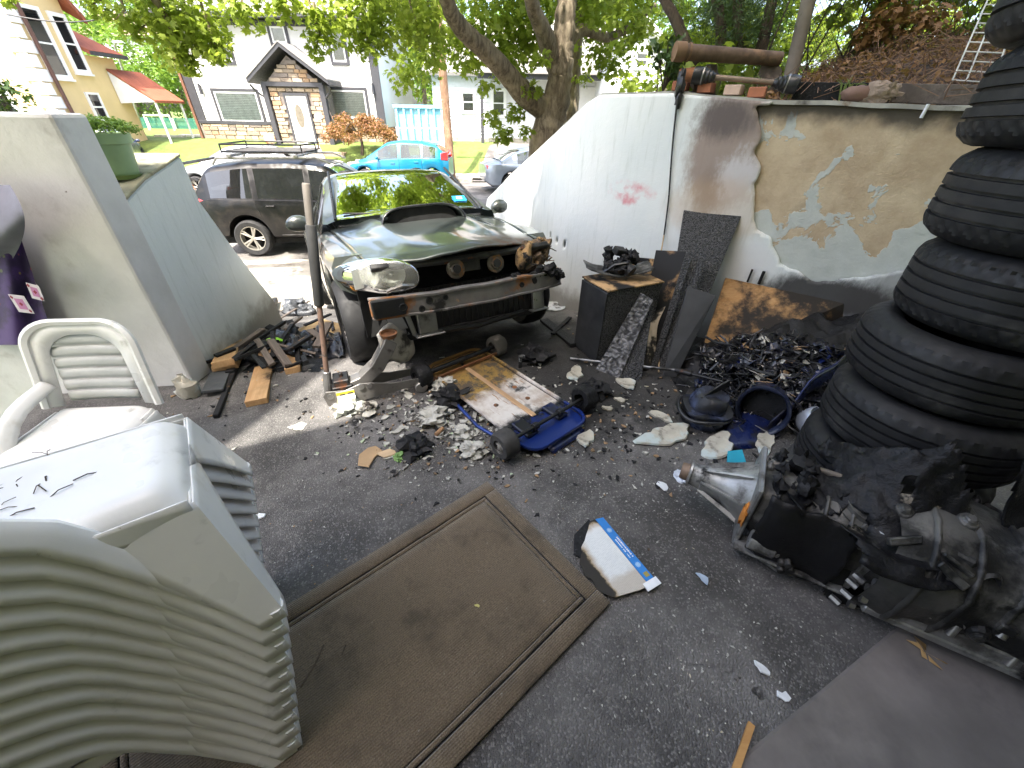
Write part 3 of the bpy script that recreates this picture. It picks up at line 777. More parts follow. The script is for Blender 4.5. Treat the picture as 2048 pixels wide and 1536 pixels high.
# door with oval light
b = MB(); b.box((dw, 0.06, dz1 - dz0), ((dx0 + dx1) / 2, PY - 0.035, (dz0 + dz1) / 2)); door = b.build('door', mat('door_white', (0.72, 0.69, 0.62), 0.5, var=0.05), wh, bevel=0.01)
b = MB()
for (a, c, d, e) in ((dx0 - .1, dx1 + .1, dz1, dz1 + .1), (dx0 - .1, dx0, dz0, dz1), (dx1, dx1 + .1, dz0, dz1), (dx0 - .1, dx1 + .1, dz0 - .08, dz0)):
    b.box((c - a, .09, e - d), ((a + c) / 2, PY - 0.04, (d + e) / 2))
b.build('door_frame', M['trim_dark'], door)
dc = ((dx0 + dx1) / 2, (dz0 + dz1) / 2 + 0.22)
b = MB(); ring = [(math.cos(a) , math.sin(a)) for a in [2 * math.pi * k / 28 for k in range(28)]]
Mo = Matrix(((1, 0, 0, dc[0]), (0, 0, -1, PY - 0.066), (0, 1, 0, dc[1]), (0, 0, 0, 1)))
b.prism([(0.26 * x, 0.56 * y) for x, y in ring], 0, 0.02, Mo); b.build('oval_moulding', M['frame_white'], door)
b = MB(); b.prism([(0.2 * x, 0.48 * y) for x, y in ring], 0.021, 0.03, Mo); b.build('oval_pane', mat('leaded_pane', (0.16, 0.14, 0.11), 0.3, bump=0.8, bscale=25), door)
b = MB()
for sx in (-0.24, 0.24): b.box((0.3, 0.02, 0.42), (dc[0] + sx, PY - 0.075, dz0 + 0.35))
b.build('door_panel', M['frame_white'], door, bevel=0.015)
b = MB(); b.cyl((dx0 + 0.09, PY - 0.06, dz0 + 0.95), (dx0 + 0.09, PY - 0.13, dz0 + 0.95), 0.035, n=10); b.build('door_handle', M['steel'], door)
b = MB(); q = AY(638, 233, HY + PY); b.blob((q.x, PY - 0.05, q.z), (0.22, 0.02, 0.13), 0); b.build('house_plaque', M['frame_white'], wh)
# front step and path
b = MB(); b.box((3.9, 1.3, 0.30), (pcx + 0.35, PY - 0.7, pz - 0.05)); stp = b.build('step', mat('step_brick', (0.38, 0.27, 0.19), 0.9, var=0.25, scale=8), wh)
b = MB(); b.grid(lambda u, v: (pcx + lerp(-0.2, 1.1, u) + v * 1.1, HY + lerp(-2.3, -4.2, v), bank_far(0, 0)[2] * 0 + lerp(0.33, -0.50, v)), 4, 12)
struct(b.build('garden_path', M['concrete']))
q = G(565, 320, 0.15)
b = MB(); b.cyl((q.x + 0.1, 23.2, 0.25), (q.x - 0.35, 23.2, 1.75), 0.025, n=6); tag(b.build('garden_stake', M['wood_grey']), 'thin grey stake standing in the lawn left of the porch', 'stake')

# ---- yellow house on the left
YX = -19.0
M['yellow'] = mat('stucco_yellow', (0.66, 0.50, 0.26), 0.9, var=0.06, scale=1, bump=0.2, bscale=40, coords='World')
yh = thing('yellow_house', 'tall yellow stucco house with white corner quoins and red tiled roofs', 'house', (YX, 0, 0))
c0 = AX(83, 162, YX); ye1 = AX(137, 48, YX).y; ye2 = AX(262, 200, YX).y
zt = 9.0
b = MB(); b.box((9, ye1 - c0.y, zt + 1.2), (-4.5, (c0.y + ye1) / 2, (zt - 1.2) / 2)); b.build('wall', M['yellow'], yh)
ze = AX(236, 119, YX).z
b = MB(); b.box((8, ye2 - ye1, ze + 1.2), (-4.0 - 0.02, (ye1 + ye2) / 2 + 0.002, (ze - 1.2) / 2)); b.build('rear_wall', M['yellow'], yh)
b = MB(); yq = c0.y
zq = -0.6; k = 0
while zq < zt:
    w = 0.55 if k % 2 else 0.38
    b.box((0.06 + w, 0.06, 0.40), (-w / 2 + 0.03, yq - 0.03, zq + 0.21)); b.box((0.06, w * 0.8, 0.40), (0.03, yq + w * 0.4, zq + 0.21)); zq += 0.44; k += 1
b.build('quoin', M['frame_white'], yh, bevel=0.015)
b = MB(); b.tube([(0.12, yq + 0.5, zt), (0.12, yq + 0.5, -0.6)], 0.07, 8); b.build('downpipe', mat('pipe_dark', (0.09, 0.04, 0.03), 0.5), yh)
rt = AX(105, 0, YX); rb = AX(139, 47, YX)
b = MB(); b.hexa([(0.5, ye1 + 0.4, rb.z), (0.5, c0.y - 0.5, rb.z + 4.0), (-5, c0.y - 0.5, rb.z + 7), (-5, ye1 + 0.4, rb.z + 3.0), (0.5, ye1 + 0.4, rb.z + 0.25), (0.5, c0.y - 0.5, rb.z + 4.25), (-5, c0.y - 0.5, rb.z + 7.25), (-5, ye1 + 0.4, rb.z + 3.25)])
b.build('roof', M['tile_red'], yh)
b = MB(); b.hexa([(0.35, ye1, ze), (0.35, ye2 + 0.3, ze), (-5, ye2 + 0.3, ze + 2.4), (-5, ye1, ze + 2.4), (0.35, ye1, ze + 0.16), (0.35, ye2 + 0.3, ze + 0.16), (-5, ye2 + 0.3, ze + 2.56), (-5, ye1, ze + 2.56)]); b.build('rear_roof', M['tile_red'], yh)
b = MB(); b.box((0.14, ye2 - ye1 + 0.3, 0.14), (0.42, (ye1 + ye2) / 2 + 0.15, ze + 0.06)); b.build('gutter', M['trim_dark'], yh)
a0 = AX(203, 136, YX); a1 = AX(285, 178, YX)
ay0, ay1 = a0.y + 0.2, ye2 + 0.1
b = MB(); b.hexa([(0.02, ay0, a0.z - 0.08), (1.7, ay0, a0.z - 1.25), (1.7, ay1 + 1.2, a0.z - 1.25), (0.02, ay1 + 1.2, a0.z - 0.08), (0.02, ay0, a0.z), (1.7, ay0, a0.z - 1.15), (1.7, ay1 + 1.2, a0.z - 1.15), (0.02, ay1 + 1.2, a0.z)]); b.build('awning', M['tile_red'], yh)
b = MB(); b.add([(0.02, ay0 - 0.01, a0.z - 0.1), (1.66, ay0 - 0.01, a0.z - 1.22), (0.02, ay0 - 0.01, a0.z - 1.3)], [(0, 2, 1)]); b.build('awning_cheek', M['frame_white'], yh)
for yy in (ay0 + 0.1, ay1 + 1.0):
    b = MB(); b.cyl((1.6, yy, a0.z - 1.2), (1.6, yy, -0.6), 0.05, n=8); b.build('awning_post', M['frame_white'], yh)
def windowX(px, py, w, h, trim=0.13):
    """window in the yellow side wall, facing +x"""
    a = AX(px, py, YX); y0, y1, z0, z1 = a.y - w / 2, a.y + w / 2, a.z - h / 2, a.z + h / 2
    b = MB()
    for (p, q, d, e) in ((y0 - trim, y1 + trim, z1, z1 + trim), (y0 - trim, y1 + trim, z0 - trim, z0), (y0 - trim, y0, z0, z1), (y1, y1 + trim, z0, z1)):
        b.box((0.08, q - p, e - d), (0.04, (p + q) / 2, (d + e) / 2))
    w = b.build('window', M['frame_white'], yh)
    b = MB(); b.box((0.01, y1 - y0, z1 - z0), (0.03, (y0 + y1) / 2, (z0 + z1) / 2)); b.build('pane', M['dark_glass'], w)
    b = MB(); b.box((0.04, y1 - y0, 0.06), (0.03, (y0 + y1) / 2, (z0 + z1) / 2)); b.box((0.02, y1 - y0, z1 - z0), (0.012, (y0 + y1) / 2, (z0 + z1) / 2)); b.build('sash', M['frame_white'], w)
    b = MB(); b.box((0.14, y1 - y0 + 0.3, 0.07), (0.07, (y0 + y1) / 2, z0 - trim - 0.035)); b.build('sill', M['frame_white'], w)
windowX(88, 86, 0.62, 2.0); windowX(138, 88, 0.5, 1.7); windowX(194, 214, 0.5, 0.9, 0.08); windowX(146, 262, 0.6, 0.9, 0.08)
# sunny front of the yellow house: one window edge shows
q0 = AY(8, 190, c0.y)
window(yh, q0.x - YX - 0.9, q0.x - YX + 0.2, q0.z - 0.7, q0.z + 0.7, c0.y - 0.001, 0.1, 0.06, 1, False, M['frame_white'])

# ---- clapboard houses behind the tree
M['clapboard'] = mat('clapboard', (0.66, 0.67, 0.68), 0.8, var=0.06, bump=0.1, coords='World')
def clap_wall(parent, x0, x1, z0, z1, y, gable=None, lap=0.17):
    b = MB(); z = z0
    while z < z1 + (gable or 0):
        xa, xb = x0, x1
        if z > z1:
            k = (z - z1) / gable; xa = lerp(x0, (x0 + x1) / 2, k); xb = lerp(x1, (x0 + x1) / 2, k)
        if xb - xa > 0.1:
            b.add([(xa, y - 0.035, z), (xb, y - 0.035, z), (xb, y - 0.004, z + lap), (xa, y - 0.004, z + lap), (xa, y, z), (xb, y, z)], [(0, 1, 2, 3), (4, 5, 1, 0)])
        z += lap
    return b.build('siding', M['clapboard'], parent)
NY = 27.0
nb = thing('clapboard_house', 'white clapboard house half hidden behind the big tree trunk', 'house', (0, NY, 0))
nx0 = AY(866, 200, NY).x; nx1 = AY(1225, 200, NY).x; nz0 = 0.1; nz1 = AY(900, 150, NY).z
b = MB(); b.box((nx1 - nx0, 7, nz1 - nz0 + 1), ((nx0 + nx1) / 2, 3.5, (nz0 - 1 + nz1) / 2)); b.build('wall', M['clapboard'], nb)
clap_wall(nb, nx0, nx1, nz0 + 0.5, nz1, 0.0)
b = MB(); b.box((nx1 - nx0, 0.06, 0.9), ((nx0 + nx1) / 2, -0.03, nz0 + 0.05)); b.build('plinth', M['concrete'], nb)
Mx = Matrix(((0, 0, 1, 0), (1, 0, 0, 0), (0, 1, 0, 0), (0, 0, 0, 1)))
b = MB(); b.prism([(-0.5, nz1 - 0.05), (3.5, nz1 + 2.6), (7.5, nz1 - 0.05), (7.5, nz1 + 0.1), (3.5, nz1 + 2.8), (-0.5, nz1 + 0.1)], nx0 - 0.4, nx1 + 0.4, Mx); b.build('roof', M['shingle'], nb)
b = MB()
b.add([(nx0, 0.02, nz1), (nx0, 6.98, nz1), (nx0, 3.5, nz1 + 2.6)], [(0, 1, 2)]); b.build('gable_end', M['clapboard'], nb)
for bl, tr in [((925, 224), (934, 184)), ((985, 232), (996, 180))]:
    x0, x1, z0, z1 = wrect(bl, tr, NY); window(nb, x0, max(x1, x0 + 0.7), z0, z1, -0.036, 0.09, 0.05, 1, False, M['frame_white'])
for px in (963, 1206):
    q = AY(px, 160, NY - 1.5); b = MB(); b.box((0.16, 0.16, q.z - nz0), (q.x, -1.5, (q.z + nz0) / 2)); b.build('porch_post', M['trim_dark'], nb)
qa = AY(955, 155, NY - 1.5); qb = AY(1215, 158, NY - 1.5)
b = MB(); b.box((qb.x - qa.x, 0.2, 0.2), ((qa.x + qb.x) / 2, -1.5, qb.z + 0.02)); b.build('porch_beam', M['trim_dark'], nb)
b = MB(); b.hexa([(qa.x, -1.8, qb.z + .13), (qb.x, -1.8, qb.z + .13), (qb.x, 0, qb.z + 1.0), (qa.x, 0, qb.z + 1.0), (qa.x, -1.8, qb.z + .2), (qb.x, -1.8, qb.z + .2), (qb.x, 0, qb.z + 1.1), (qa.x, 0, qb.z + 1.1)]); b.build('porch_roof', M['shingle'], nb)
b = MB(); b.box((1.1, 0.05, 2.1), (AY(1180, 180, NY).x, -0.06, nz0 + 1.9)); b.build('door', M['frame_white'], nb)
GY = 24.0
gb = thing('gabled_cottage', 'small white clapboard gable with one narrow window above the wall', 'house', (0, GY, 0))
gx0 = AY(1213, 150, GY).x; gx1 = gx0 + 2 * (AY(1282, 70, GY).x - gx0); gz1 = AY(1233, 97, GY).z; gap = AY(1282, 62, GY).z - gz1 + 0.3
b = MB(); b.box((gx1 - gx0, 6, gz1 + 1), ((gx0 + gx1) / 2, 3.0, (gz1 - 1) / 2)); b.build('wall', M['clapboard'], gb)
b = MB(); b.prism([(gx0, gz1), (gx1, gz1), ((gx0 + gx1) / 2, gz1 + gap)], 0, -6, Matrix(((1, 0, 0, 0), (0, 0, -1, 0.0), (0, 1, 0, 0), (0, 0, 0, 1)))); b.build('gable_end', M['clapboard'], gb)
clap_wall(gb, gx0, gx1, 0.0, gz1, -0.001, gap)
for sg in (-1, 1):
    b = MB(); xc = (gx0 + gx1) / 2; hw2 = (gx1 - gx0) / 2 + 0.3
    b.prism([(xc, gz1 + gap + 0.02), (xc + sg * hw2, gz1 - 0.25), (xc + sg * hw2, gz1 - 0.05), (xc, gz1 + gap + 0.24)], 0.35, -6.2, Matrix(((1, 0, 0, 0), (0, 0, -1, 0), (0, 1, 0, 0), (0, 0, 0, 1)))); b.build('roof', M['frame_white'], gb)
x0, x1, z0, z1 = wrect((1268, 134), (1279, 104), GY); window(gb, x0, max(x1, x0 + 0.6), z0, z1, -0.037, 0.09, 0.05, 1, False, M['frame_white'])
# driveway of the neighbour across the street
b = MB(); b.grid(lambda u, v: (lerp(-2.0, 3.6, u) + v * 1.0, lerp(18.9, 26.4, v), (bank_far(0, max(0, (lerp(18.9, 26.4, v) - 20.3) / 39.7) ** (1 / 1.5))[2] if v > 0.19 else lerp(-0.70, -0.55, v / 0.19)) + 0.02), 10, 24); struct(b.build('neighbour_driveway', M['street'], smooth=60))
# far house with a brown roof over the trees
fh = thing('far_house', 'distant house with a pale brown roof above the trees', 'house', (0, 58, 0))
a = AY(232, 60, 58); b = MB(); b.box((9, 6, 5), (a.x + 3, 0, a.z - 3)); b.build('wall', M['clapboard'], fh)
b = MB(); b.prism([(-3.5, a.z - 0.8), (0, a.z + 1.6), (3.5, a.z - 0.8)], a.x - 2, a.x + 8, Mx); b.build('roof', shingle('shingle_tan', (0.30, 0.22, 0.17)), fh)
# ================================================================== CARS
M['tyre'] = mat('car_tyre', (0.02, 0.02, 0.021), 0.75, var=0.3, scale=8, bump=0.1, bscale=150)
M['rim'] = mat('rim_silver', (0.42, 0.40, 0.36), 0.4, 0.7, bump=0.05, masks=[((0.12, 0.10, 0.08), 8, 0.55, 0.75, 0.8)])
M['headlight'] = None
M['red_lens'] = mat('red_lens', (0.42, 0.012, 0.012), 0.15, bump=0.05, coat=1)
M['lens'] = mat('lens_clear', (0.55, 0.56, 0.56), 0.15, var=0.2, scale=12, coat=1, bump=0.1)
def smooth1(a, k):
    if k < 1: return a
    p = np.pad(a, k, mode='edge'); return np.convolve(p, np.ones(2 * k + 1) / (2 * k + 1), 'valid')
def wheel(parent, p, axis, r, w, rim_m, spokes=5, tm=None):
    """tyre with rounded shoulders, dished rim and spokes; axis points outboard"""
    b = MB(); h = w / 2; q = r * 0.68
    b.lathe([(q, -h * .9), (r * .9, -h), (r * .985, -h * .72), (r, -h * .3), (r, h * .3), (r * .985, h * .72), (r * .9, h), (q, h * .9), (q * .97, h * .5), (q * .97, -h * .5)], p, axis, 36, closed=True)
    t = b.build('wheel', tm or M['tyre'], parent, smooth=50)
    b = MB(); b.lathe([(q, h * .82), (q * .93, h * .80), (q * .9, h * .35), (q * .9, -h * .4)], p, axis, 36, cap=False)
    b2 = MB()
    Fm = frame(axis)
    for k in range(spokes):
        a = 2 * math.pi * k / spokes
        for da in (-0.13, 0.13):
            d0 = Fm @ Vector((math.cos(a), math.sin(a), 0)); d1 = Fm @ Vector((math.cos(a + da), math.sin(a + da), 0)); ax = Fm @ Vector((0, 0, 1))
            b2.tube([Vector(p) + d0 * q * .12 + ax * h * .55, Vector(p) + d1 * q * .55 + ax * h * .6, Vector(p) + d1 * q * .93 + ax * h * .7], [q * .10, q * .07, q * .08], 6, flat=0.7)
    b2.lathe([(q * .2, h * .3), (q * .2, h * .6), (q * .12, h * .68), (0.0, h * .68)], p, axis, 16)
    b.v += []; b.add(b2.v, b2.f)
    b.build('rim', rim_m, t, smooth=40)
    b = MB(); b.lathe([(q * .9, -h * .4), (0.0, -h * .4)], p, axis, 24); b.build('brake', M['dark'], t)
    return t
def car(name, label, S, loc, rz, slope=0.0, roll=0.0):
    """S: dict of side profile curves (x forward): bottom, shoulder, top, halfwidth, roof, windows ..."""
    root = thing(name, label, 'car', M=Matrix.Translation(loc) @ Matrix.Rotation(rz, 4, 'Z') @ Matrix.Rotation(slope, 4, 'Y') @ Matrix.Rotation(roll, 4, 'X'))
    xs = np.arange(S['x'][0], S['x'][1] + 1e-6, 0.035); n = len(xs)
    ev = lambda key, k=2: smooth1(np.interp(xs, *zip(*S[key])), k)
    zb = ev('bottom'); zsh = ev('shoulder', 4); zt = ev('top', 3); hw = ev('half', 4)
    for (wx, wr) in S['arches']:
        d = np.abs(xs - wx); a = np.where(d < wr, S['wr'] + np.sqrt(np.maximum(0, wr * wr - d * d)), 0)
        zb = np.maximum(zb, a)
    rings = []
    for i in range(n):
        w = hw[i]; z0 = zb[i]; z1 = zsh[i]; z2 = max(zt[i], z1 + 0.002); h = z1 - z0
        half = [(0, z0), (w * .86, z0), (w * .965, z0 + min(.05, h * .2)), (w, z0 + h * .45), (w * .992, z0 + h * .78), (w * .955, z1), (w * .90, z1 + (z2 - z1) * .35), (w * .6, z1 + (z2 - z1) * .85), (0, z2)]
        rings.append([(xs[i], y, z) for y, z in half] + [(xs[i], -y, z) for y, z in half[-2:0:-1]])
    b = MB(); m = len(rings[0])
    vs = [p for r_ in rings for p in r_]; fs = []
    for i in range(n - 1):
        for k in range(m): fs.append((i * m + k, i * m + m + k, i * m + m + (k + 1) % m, i * m + (k + 1) % m))
    fs += [tuple(range(m)), tuple((n - 1) * m + k for k in range(m - 1, -1, -1))]
    b.add(vs, fs)
    body = b.build('body', S['paint'], root, smooth=38)
    # greenhouse
    g0, g1 = S['roof'][0][0], S['roof'][-1][0]
    gx = [x for x in xs if g0 - 1e-6 <= x <= g1 + 1e-6]
    zr = smooth1(np.interp(gx, *zip(*S['roof'])), 2); hr = np.interp(gx, *zip(*S['roofhalf']))
    zs_ = np.interp(gx, xs, zsh); hs_ = np.interp(gx, xs, hw) * .945
    parts = {}
    def P(nm): return parts.setdefault(nm, MB())
    sec = []
    for i, x in enumerate(gx):
        zo = zs_[i] - 0.01; top = max(zr[i], zo + 0.01); wr_ = lerp(hs_[i], hr[i], min(1, (top - zo) / S.get('gh', 0.5)))
        sec.append([(x, hs_[i], zo), (x, lerp(hs_[i], wr_, .08), lerp(zo, top, .06)), (x, lerp(hs_[i], wr_, .9), lerp(zo, top, .86)), (x, wr_ - .03, top - .02 if top - zo > .05 else top), (x, wr_ - .11, top + .004), (x, wr_ * .45, top + .02), (x, 0, top + .025)])
    wsx = S['ws']; rwx = S['rw']
    for i in range(len(gx) - 1):
        xm = (gx[i] + gx[i + 1]) / 2
        for sg in (1, -1):
            q = lambda s_, k: (s_[k][0], s_[k][1] * sg, s_[k][2])
            for k in range(6):
                f = [q(sec[i], k), q(sec[i + 1], k), q(sec[i + 1], k + 1), q(sec[i], k + 1)]
                if sg < 0: f = f[::-1]
                nm = 'roof'
                if k == 1:
                    for j, (a, c) in enumerate(S['windows']):
                        if a < xm < c: nm = 'side_window.%d.%d' % (j, sg)
                if k >= 4:
                    if wsx[0] < xm < wsx[1]: nm = 'windshield'
                    if rwx[0] < xm < rwx[1]: nm = 'rear_window'
                P(nm).add(f, [(0, 1, 2, 3)])
    for nm, mb in parts.items():
        if nm == 'roof':
            o = mb.build('roof', S['paint'], root)
        else: o = mb.build(nm.split('.')[0], S['glass'] if nm == 'windshield' else S.get('side_glass', S['glass']), root)
        bm_weld(o, 38)
    # seams, sills, trims as slim raised strips
    for (x0, z0, x1, z1) in S.get('seams', []):
        for sg in (1, -1):
            b = MB(); pts = []
            for t_ in np.linspace(0, 1, 9):
                x = lerp(x0, x1, t_); z = lerp(z0, z1, t_); i = int(np.clip(round((x - xs[0]) / 0.035), 0, n - 1))
                r_ = rings[i]; zz = [p[2] for p in r_[1:6]]; yy = [p[1] for p in r_[1:6]]
                pts.append((x, sg * (float(np.interp(z, zz, yy)) + 0.001), z))
            b.tube(pts, 0.006, 4)
            b.build('door_seam', M['black_plastic'], root)
    for sg in (1, -1):
        for (wx, _r) in S['arches']:
            wheel(root, (wx, sg * (S['hw'] - S['ww'] / 2 - 0.01), S['wr']), (0, sg, 0), S['wr'], S['ww'], S.get('rim', M['rim']), S.get('spokes', 5), S.get('tyre'))
        b = MB(); mx, mz = S['mirror']; yy = S['hw'] * .93
        b.blob((mx, sg * (yy + 0.13), mz), (0.055, 0.095, 0.062), 0.05, 1, 1, 14, 10); b.box((0.05, 0.1, 0.04), (mx, sg * (yy + 0.03), mz - 0.04)); b.build('mirror', S['paint'], root, smooth=60)
        for hx in S.get('handles', []):
            b = MB(); zz = float(np.interp(hx, xs, zsh)) - 0.1; b.box((0.17, 0.03, 0.03), (hx, sg * (float(np.interp(hx, xs, hw)) + 0.005), zz)); b.build('door_handle', S['paint'], root, bevel=0.01)
        for nm, mt, (x0, x1, y0, y1, z0, z1) in S.get('lights', []):
            b = MB(); yo = [float(np.interp(x, xs, hw)) * .99 for x in (x0, x1)]; dp = (y1 - y0); fr = [(x0, sg * (yo[0] - dp), z0), (x1, sg * (yo[1] - dp), z0 + .02), (x1, sg * yo[1], z0 + .03), (x0, sg * yo[0], z0), (x0, sg * (yo[0] - dp), z1), (x1, sg * (yo[1] - dp), z1 - .03), (x1, sg * (yo[1] - .03), z1 - .05), (x0, sg * (yo[0] - .03), z1)]; b.hexa(fr if sg > 0 else [fr[i] for i in (3, 2, 1, 0, 7, 6, 5, 4)]); b.build(nm, mt, root, bevel=.025, seg=3, smooth=60)
    # dark underbody and seats
    b = MB(); b.box((S['x'][1] - S['x'][0] - 0.5, S['hw'] * 1.5, 0.2), ((S['x'][0] + S['x'][1]) / 2, 0, 0.32)); b.build('underbody', M['dark'], root)
    for sx, sy in S.get('seats', []):
        b = MB(); b.box((0.14, 0.48, 0.62), (sx, sy, 0.98), (0, -0.2, 0)); b.blob((sx - 0.05, sy, 1.36), (0.06, 0.13, 0.1), 0); b.build('seat', M['black_plastic'], root, bevel=0.05, seg=2)
    return root
def bm_weld(o, ang):
    import bmesh
    bm = bmesh.new(); bm.from_mesh(o.data); bmesh.ops.remove_doubles(bm, verts=bm.verts, dist=0.0005); bm.to_mesh(o.data); bm.free()
    me = o.data; me.polygons.foreach_set('use_smooth', [True] * len(me.polygons)); me.set_sharp_from_angle(angle=R(ang))

def hatch_spec(paint_m, glass_m):
    return dict(x=(-1.95, 2.15), bottom=[(-1.95, .38), (-1.8, .24), (1.9, .2), (2.15, .32)], shoulder=[(-1.95, .95), (-1.6, 1.0), (-.5, .97), (.9, .88), (1.5, .8), (2.0, .66), (2.15, .55)],
        top=[(-1.95, .98), (-1.6, 1.05), (.9, 1.0), (1.4, .93), (1.9, .78), (2.15, .6)], half=[(-1.95, .62), (-1.75, .78), (-1.2, .845), (1.2, .845), (1.8, .74), (2.15, .48)],
        roof=[(-1.9, 1.0), (-1.75, 1.2), (-1.5, 1.42), (-.9, 1.51), (-.2, 1.53), (.35, 1.47), (1.15, 1.0)], roofhalf=[(-1.9, .6), (1.15, .62)], gh=.5, ws=(.30, 1.13), rw=(-1.86, -1.5),
        windows=[(-1.5, -1.02), (-.95, -.15), (-.05, .72)], arches=[(-1.33, .36), (1.27, .36)], wr=.305, ww=.19, hw=.845, paint=paint_m, glass=glass_m, mirror=(.70, 1.0), handles=[-.75, .15],
        seams=[(-.1, .3, -.1, .95), (-.98, .55, -.95, .95), (.78, .32, .72, .9), (-.98, .3, .78, .3)], lights=[('tail_light', M['red_lens'], (-1.93, -1.68, .62, .79, .92, 1.22)), ('headlight', M['lens'], (1.45, 1.98, .5, .76, .64, .84))],
        seats=[(0, .36), (0, -.36), (-.9, .36), (-.9, -.36)], spokes=7)
def suv_spec(paint_m, glass_m):
    return dict(x=(-2.25, 2.3), bottom=[(-2.25, .5), (-2.1, .36), (2.0, .3), (2.3, .42)], shoulder=[(-2.25, 1.0), (-1.9, 1.08), (-.5, 1.06), (1.0, 1.02), (1.6, .96), (2.15, .8), (2.3, .66)],
        top=[(-2.25, 1.04), (-1.9, 1.12), (1.0, 1.13), (1.5, 1.08), (2.1, .92), (2.3, .7)], half=[(-2.25, .74), (-2.05, .86), (-1.5, .9), (1.3, .9), (2.0, .8), (2.3, .56)],
        roof=[(-2.2, 1.06), (-2.1, 1.3), (-1.85, 1.6), (-1.2, 1.68), (-.3, 1.70), (.35, 1.64), (1.15, 1.12)], roofhalf=[(-2.2, .66), (1.15, .68)], gh=.58, ws=(.32, 1.13), rw=(-2.15, -1.86),
        windows=[(-1.88, -1.08), (-1.0, -.08), (.02, .78)], arches=[(-1.32, .41), (1.32, .41)], wr=.35, ww=.22, hw=.9, paint=paint_m, glass=glass_m, mirror=(.82, 1.12), handles=[-.78, .2],
        seams=[(-.03, .4, -.03, 1.04), (-1.0, .75, -1.05, 1.04), (.9, .42, .82, 1.0), (-.95, .42, .9, .42)], lights=[('tail_light', M['red_lens'], (-2.22, -1.93, .70, .87, .92, 1.1)), ('headlight', M['lens'], (1.7, 2.12, .54, .8, .76, .93))],
        seats=[(.1, .38), (.1, -.38), (-.9, .4), (-.9, -.4)], spokes=5)
def sedan_spec(paint_m, glass_m):
    return dict(x=(-2.3, 2.3), bottom=[(-2.3, .4), (-2.1, .24), (2.05, .2), (2.3, .34)], shoulder=[(-2.3, .84), (-2.0, .95), (-.5, .93), (1.0, .88), (1.7, .8), (2.2, .64), (2.3, .56)],
        top=[(-2.3, .9), (-1.9, 1.04), (1.0, 1.0), (1.6, .92), (2.15, .76), (2.3, .6)], half=[(-2.3, .66), (-2.05, .84), (-1.4, .9), (1.3, .9), (2.0, .8), (2.3, .56)],
        roof=[(-1.75, 1.02), (-1.2, 1.3), (-.7, 1.42), (0, 1.45), (.35, 1.40), (1.15, 1.0)], roofhalf=[(-1.75, .6), (1.15, .62)], gh=.48, ws=(.32, 1.13), rw=(-1.72, -1.0),
        windows=[(-1.15, -.42), (-.34, .66)], arches=[(-1.38, .37), (1.38, .37)], wr=.32, ww=.21, hw=.9, paint=paint_m, glass=glass_m, mirror=(.70, 1.0), handles=[-.6, .1],
        seams=[(-.38, .32, -.38, .92)], lights=[('tail_light', M['red_lens'], (-2.27, -2.02, .60, .84, .74, .92)), ('headlight', M['lens'], (1.7, 2.12, .52, .8, .62, .78))],
        seats=[(.1, .38), (.1, -.38)], spokes=6)
blue_p = paint('paint_blue', (0.004, 0.20, 0.36), 0.35); black_p = paint('paint_black', (0.006, 0.006, 0.007), 0.0, 0.35, 0.10, (0.15, 0.12, 0.085))
black_p.node_tree.nodes['Principled BSDF'].inputs['Coat Weight'].default_value = .12
black_p.node_tree.nodes['Principled BSDF'].inputs['Specular IOR Level'].default_value = .35
white_p = paint('paint_white', (0.66, 0.70, 0.73), 0.1); navy_p = paint('paint_navy', (0.05, 0.06, 0.13), 0.4); silver_p = paint('paint_silver', (0.34, 0.38, 0.44), 0.6)
p = AY(806, 352, 17.6)
hb = car('parked_car', 'small turquoise blue hatchback parked at the far kerb', hatch_spec(blue_p, M['car_glass']), (p.x, 17.7, -0.70), math.pi)
# black SUV at the foot of the driveway
rw_ = G(517, 514, -0.84); hd = R(7)
suv = car('parked_car', 'dirty black SUV with roof rack parked across the driveway end', suv_spec(black_p, M['dark_glass']), (rw_.x + 1.32 * math.cos(hd) - 0.9 * math.sin(hd), rw_.y + 1.32 * math.sin(hd) + 0.9 * math.cos(hd), -0.83), hd)
b = MB()
for sg in (1, -1):
    b.tube([(-1.7, sg * .62, 1.66), (-1.6, sg * .62, 1.76), (.2, sg * .62, 1.78), (.45, sg * .62, 1.68)], 0.022, 6)
for x in (-1.35, -.15): b.box((0.07, 1.35, 0.035), (x, 0, 1.80))
b.build('roof_rail', M['steel'], suv, smooth=50)
b = MB(); pts = [(-1.5, -.55), (-.05, -.55), (.05, 0), (-.05, .55), (-1.5, .55)]
for z in (1.86, 1.98):
    b.tube([(x, y, z) for x, y in pts + pts[:1]], 0.016, 5)
for k in range(9):
    y = lerp(-.55, .55, k / 8); b.tube([(-1.5, y, 1.86), (-.02, y, 1.86)], 0.009, 4)
for (x, y) in pts: b.cyl((x, y, 1.84), (x, y, 1.98), 0.014, n=5)
b.build('roof_basket', M['black_metal'], suv)
b = MB(); b.box((0.02, 1.2, 0.05), (-2.26, 0, 1.66), (0, .5, 0)); b.build('spoiler', black_p, suv)
wc = G(402, 396, -0.70)
car('parked_car', 'white sedan showing behind the black SUV', sedan_spec(white_p, M['car_glass']), (wc.x + 1.45, wc.y + 0.85, -0.70), math.pi + R(2))
nv_ = G(235, 352, -0.70)
car('parked_car', 'navy blue SUV seen from behind beyond the potted plant', suv_spec(navy_p, M['car_glass']), (nv_.x - 1.5, nv_.y + 1.9, -0.70), R(118))
sv_ = G(1018, 385, -0.70)
car('parked_car', 'silver car peeking over the sloping white wall', sedan_spec(silver_p, M['car_glass']), (sv_.x + 1.2, sv_.y + 0.9, -0.70), R(15))
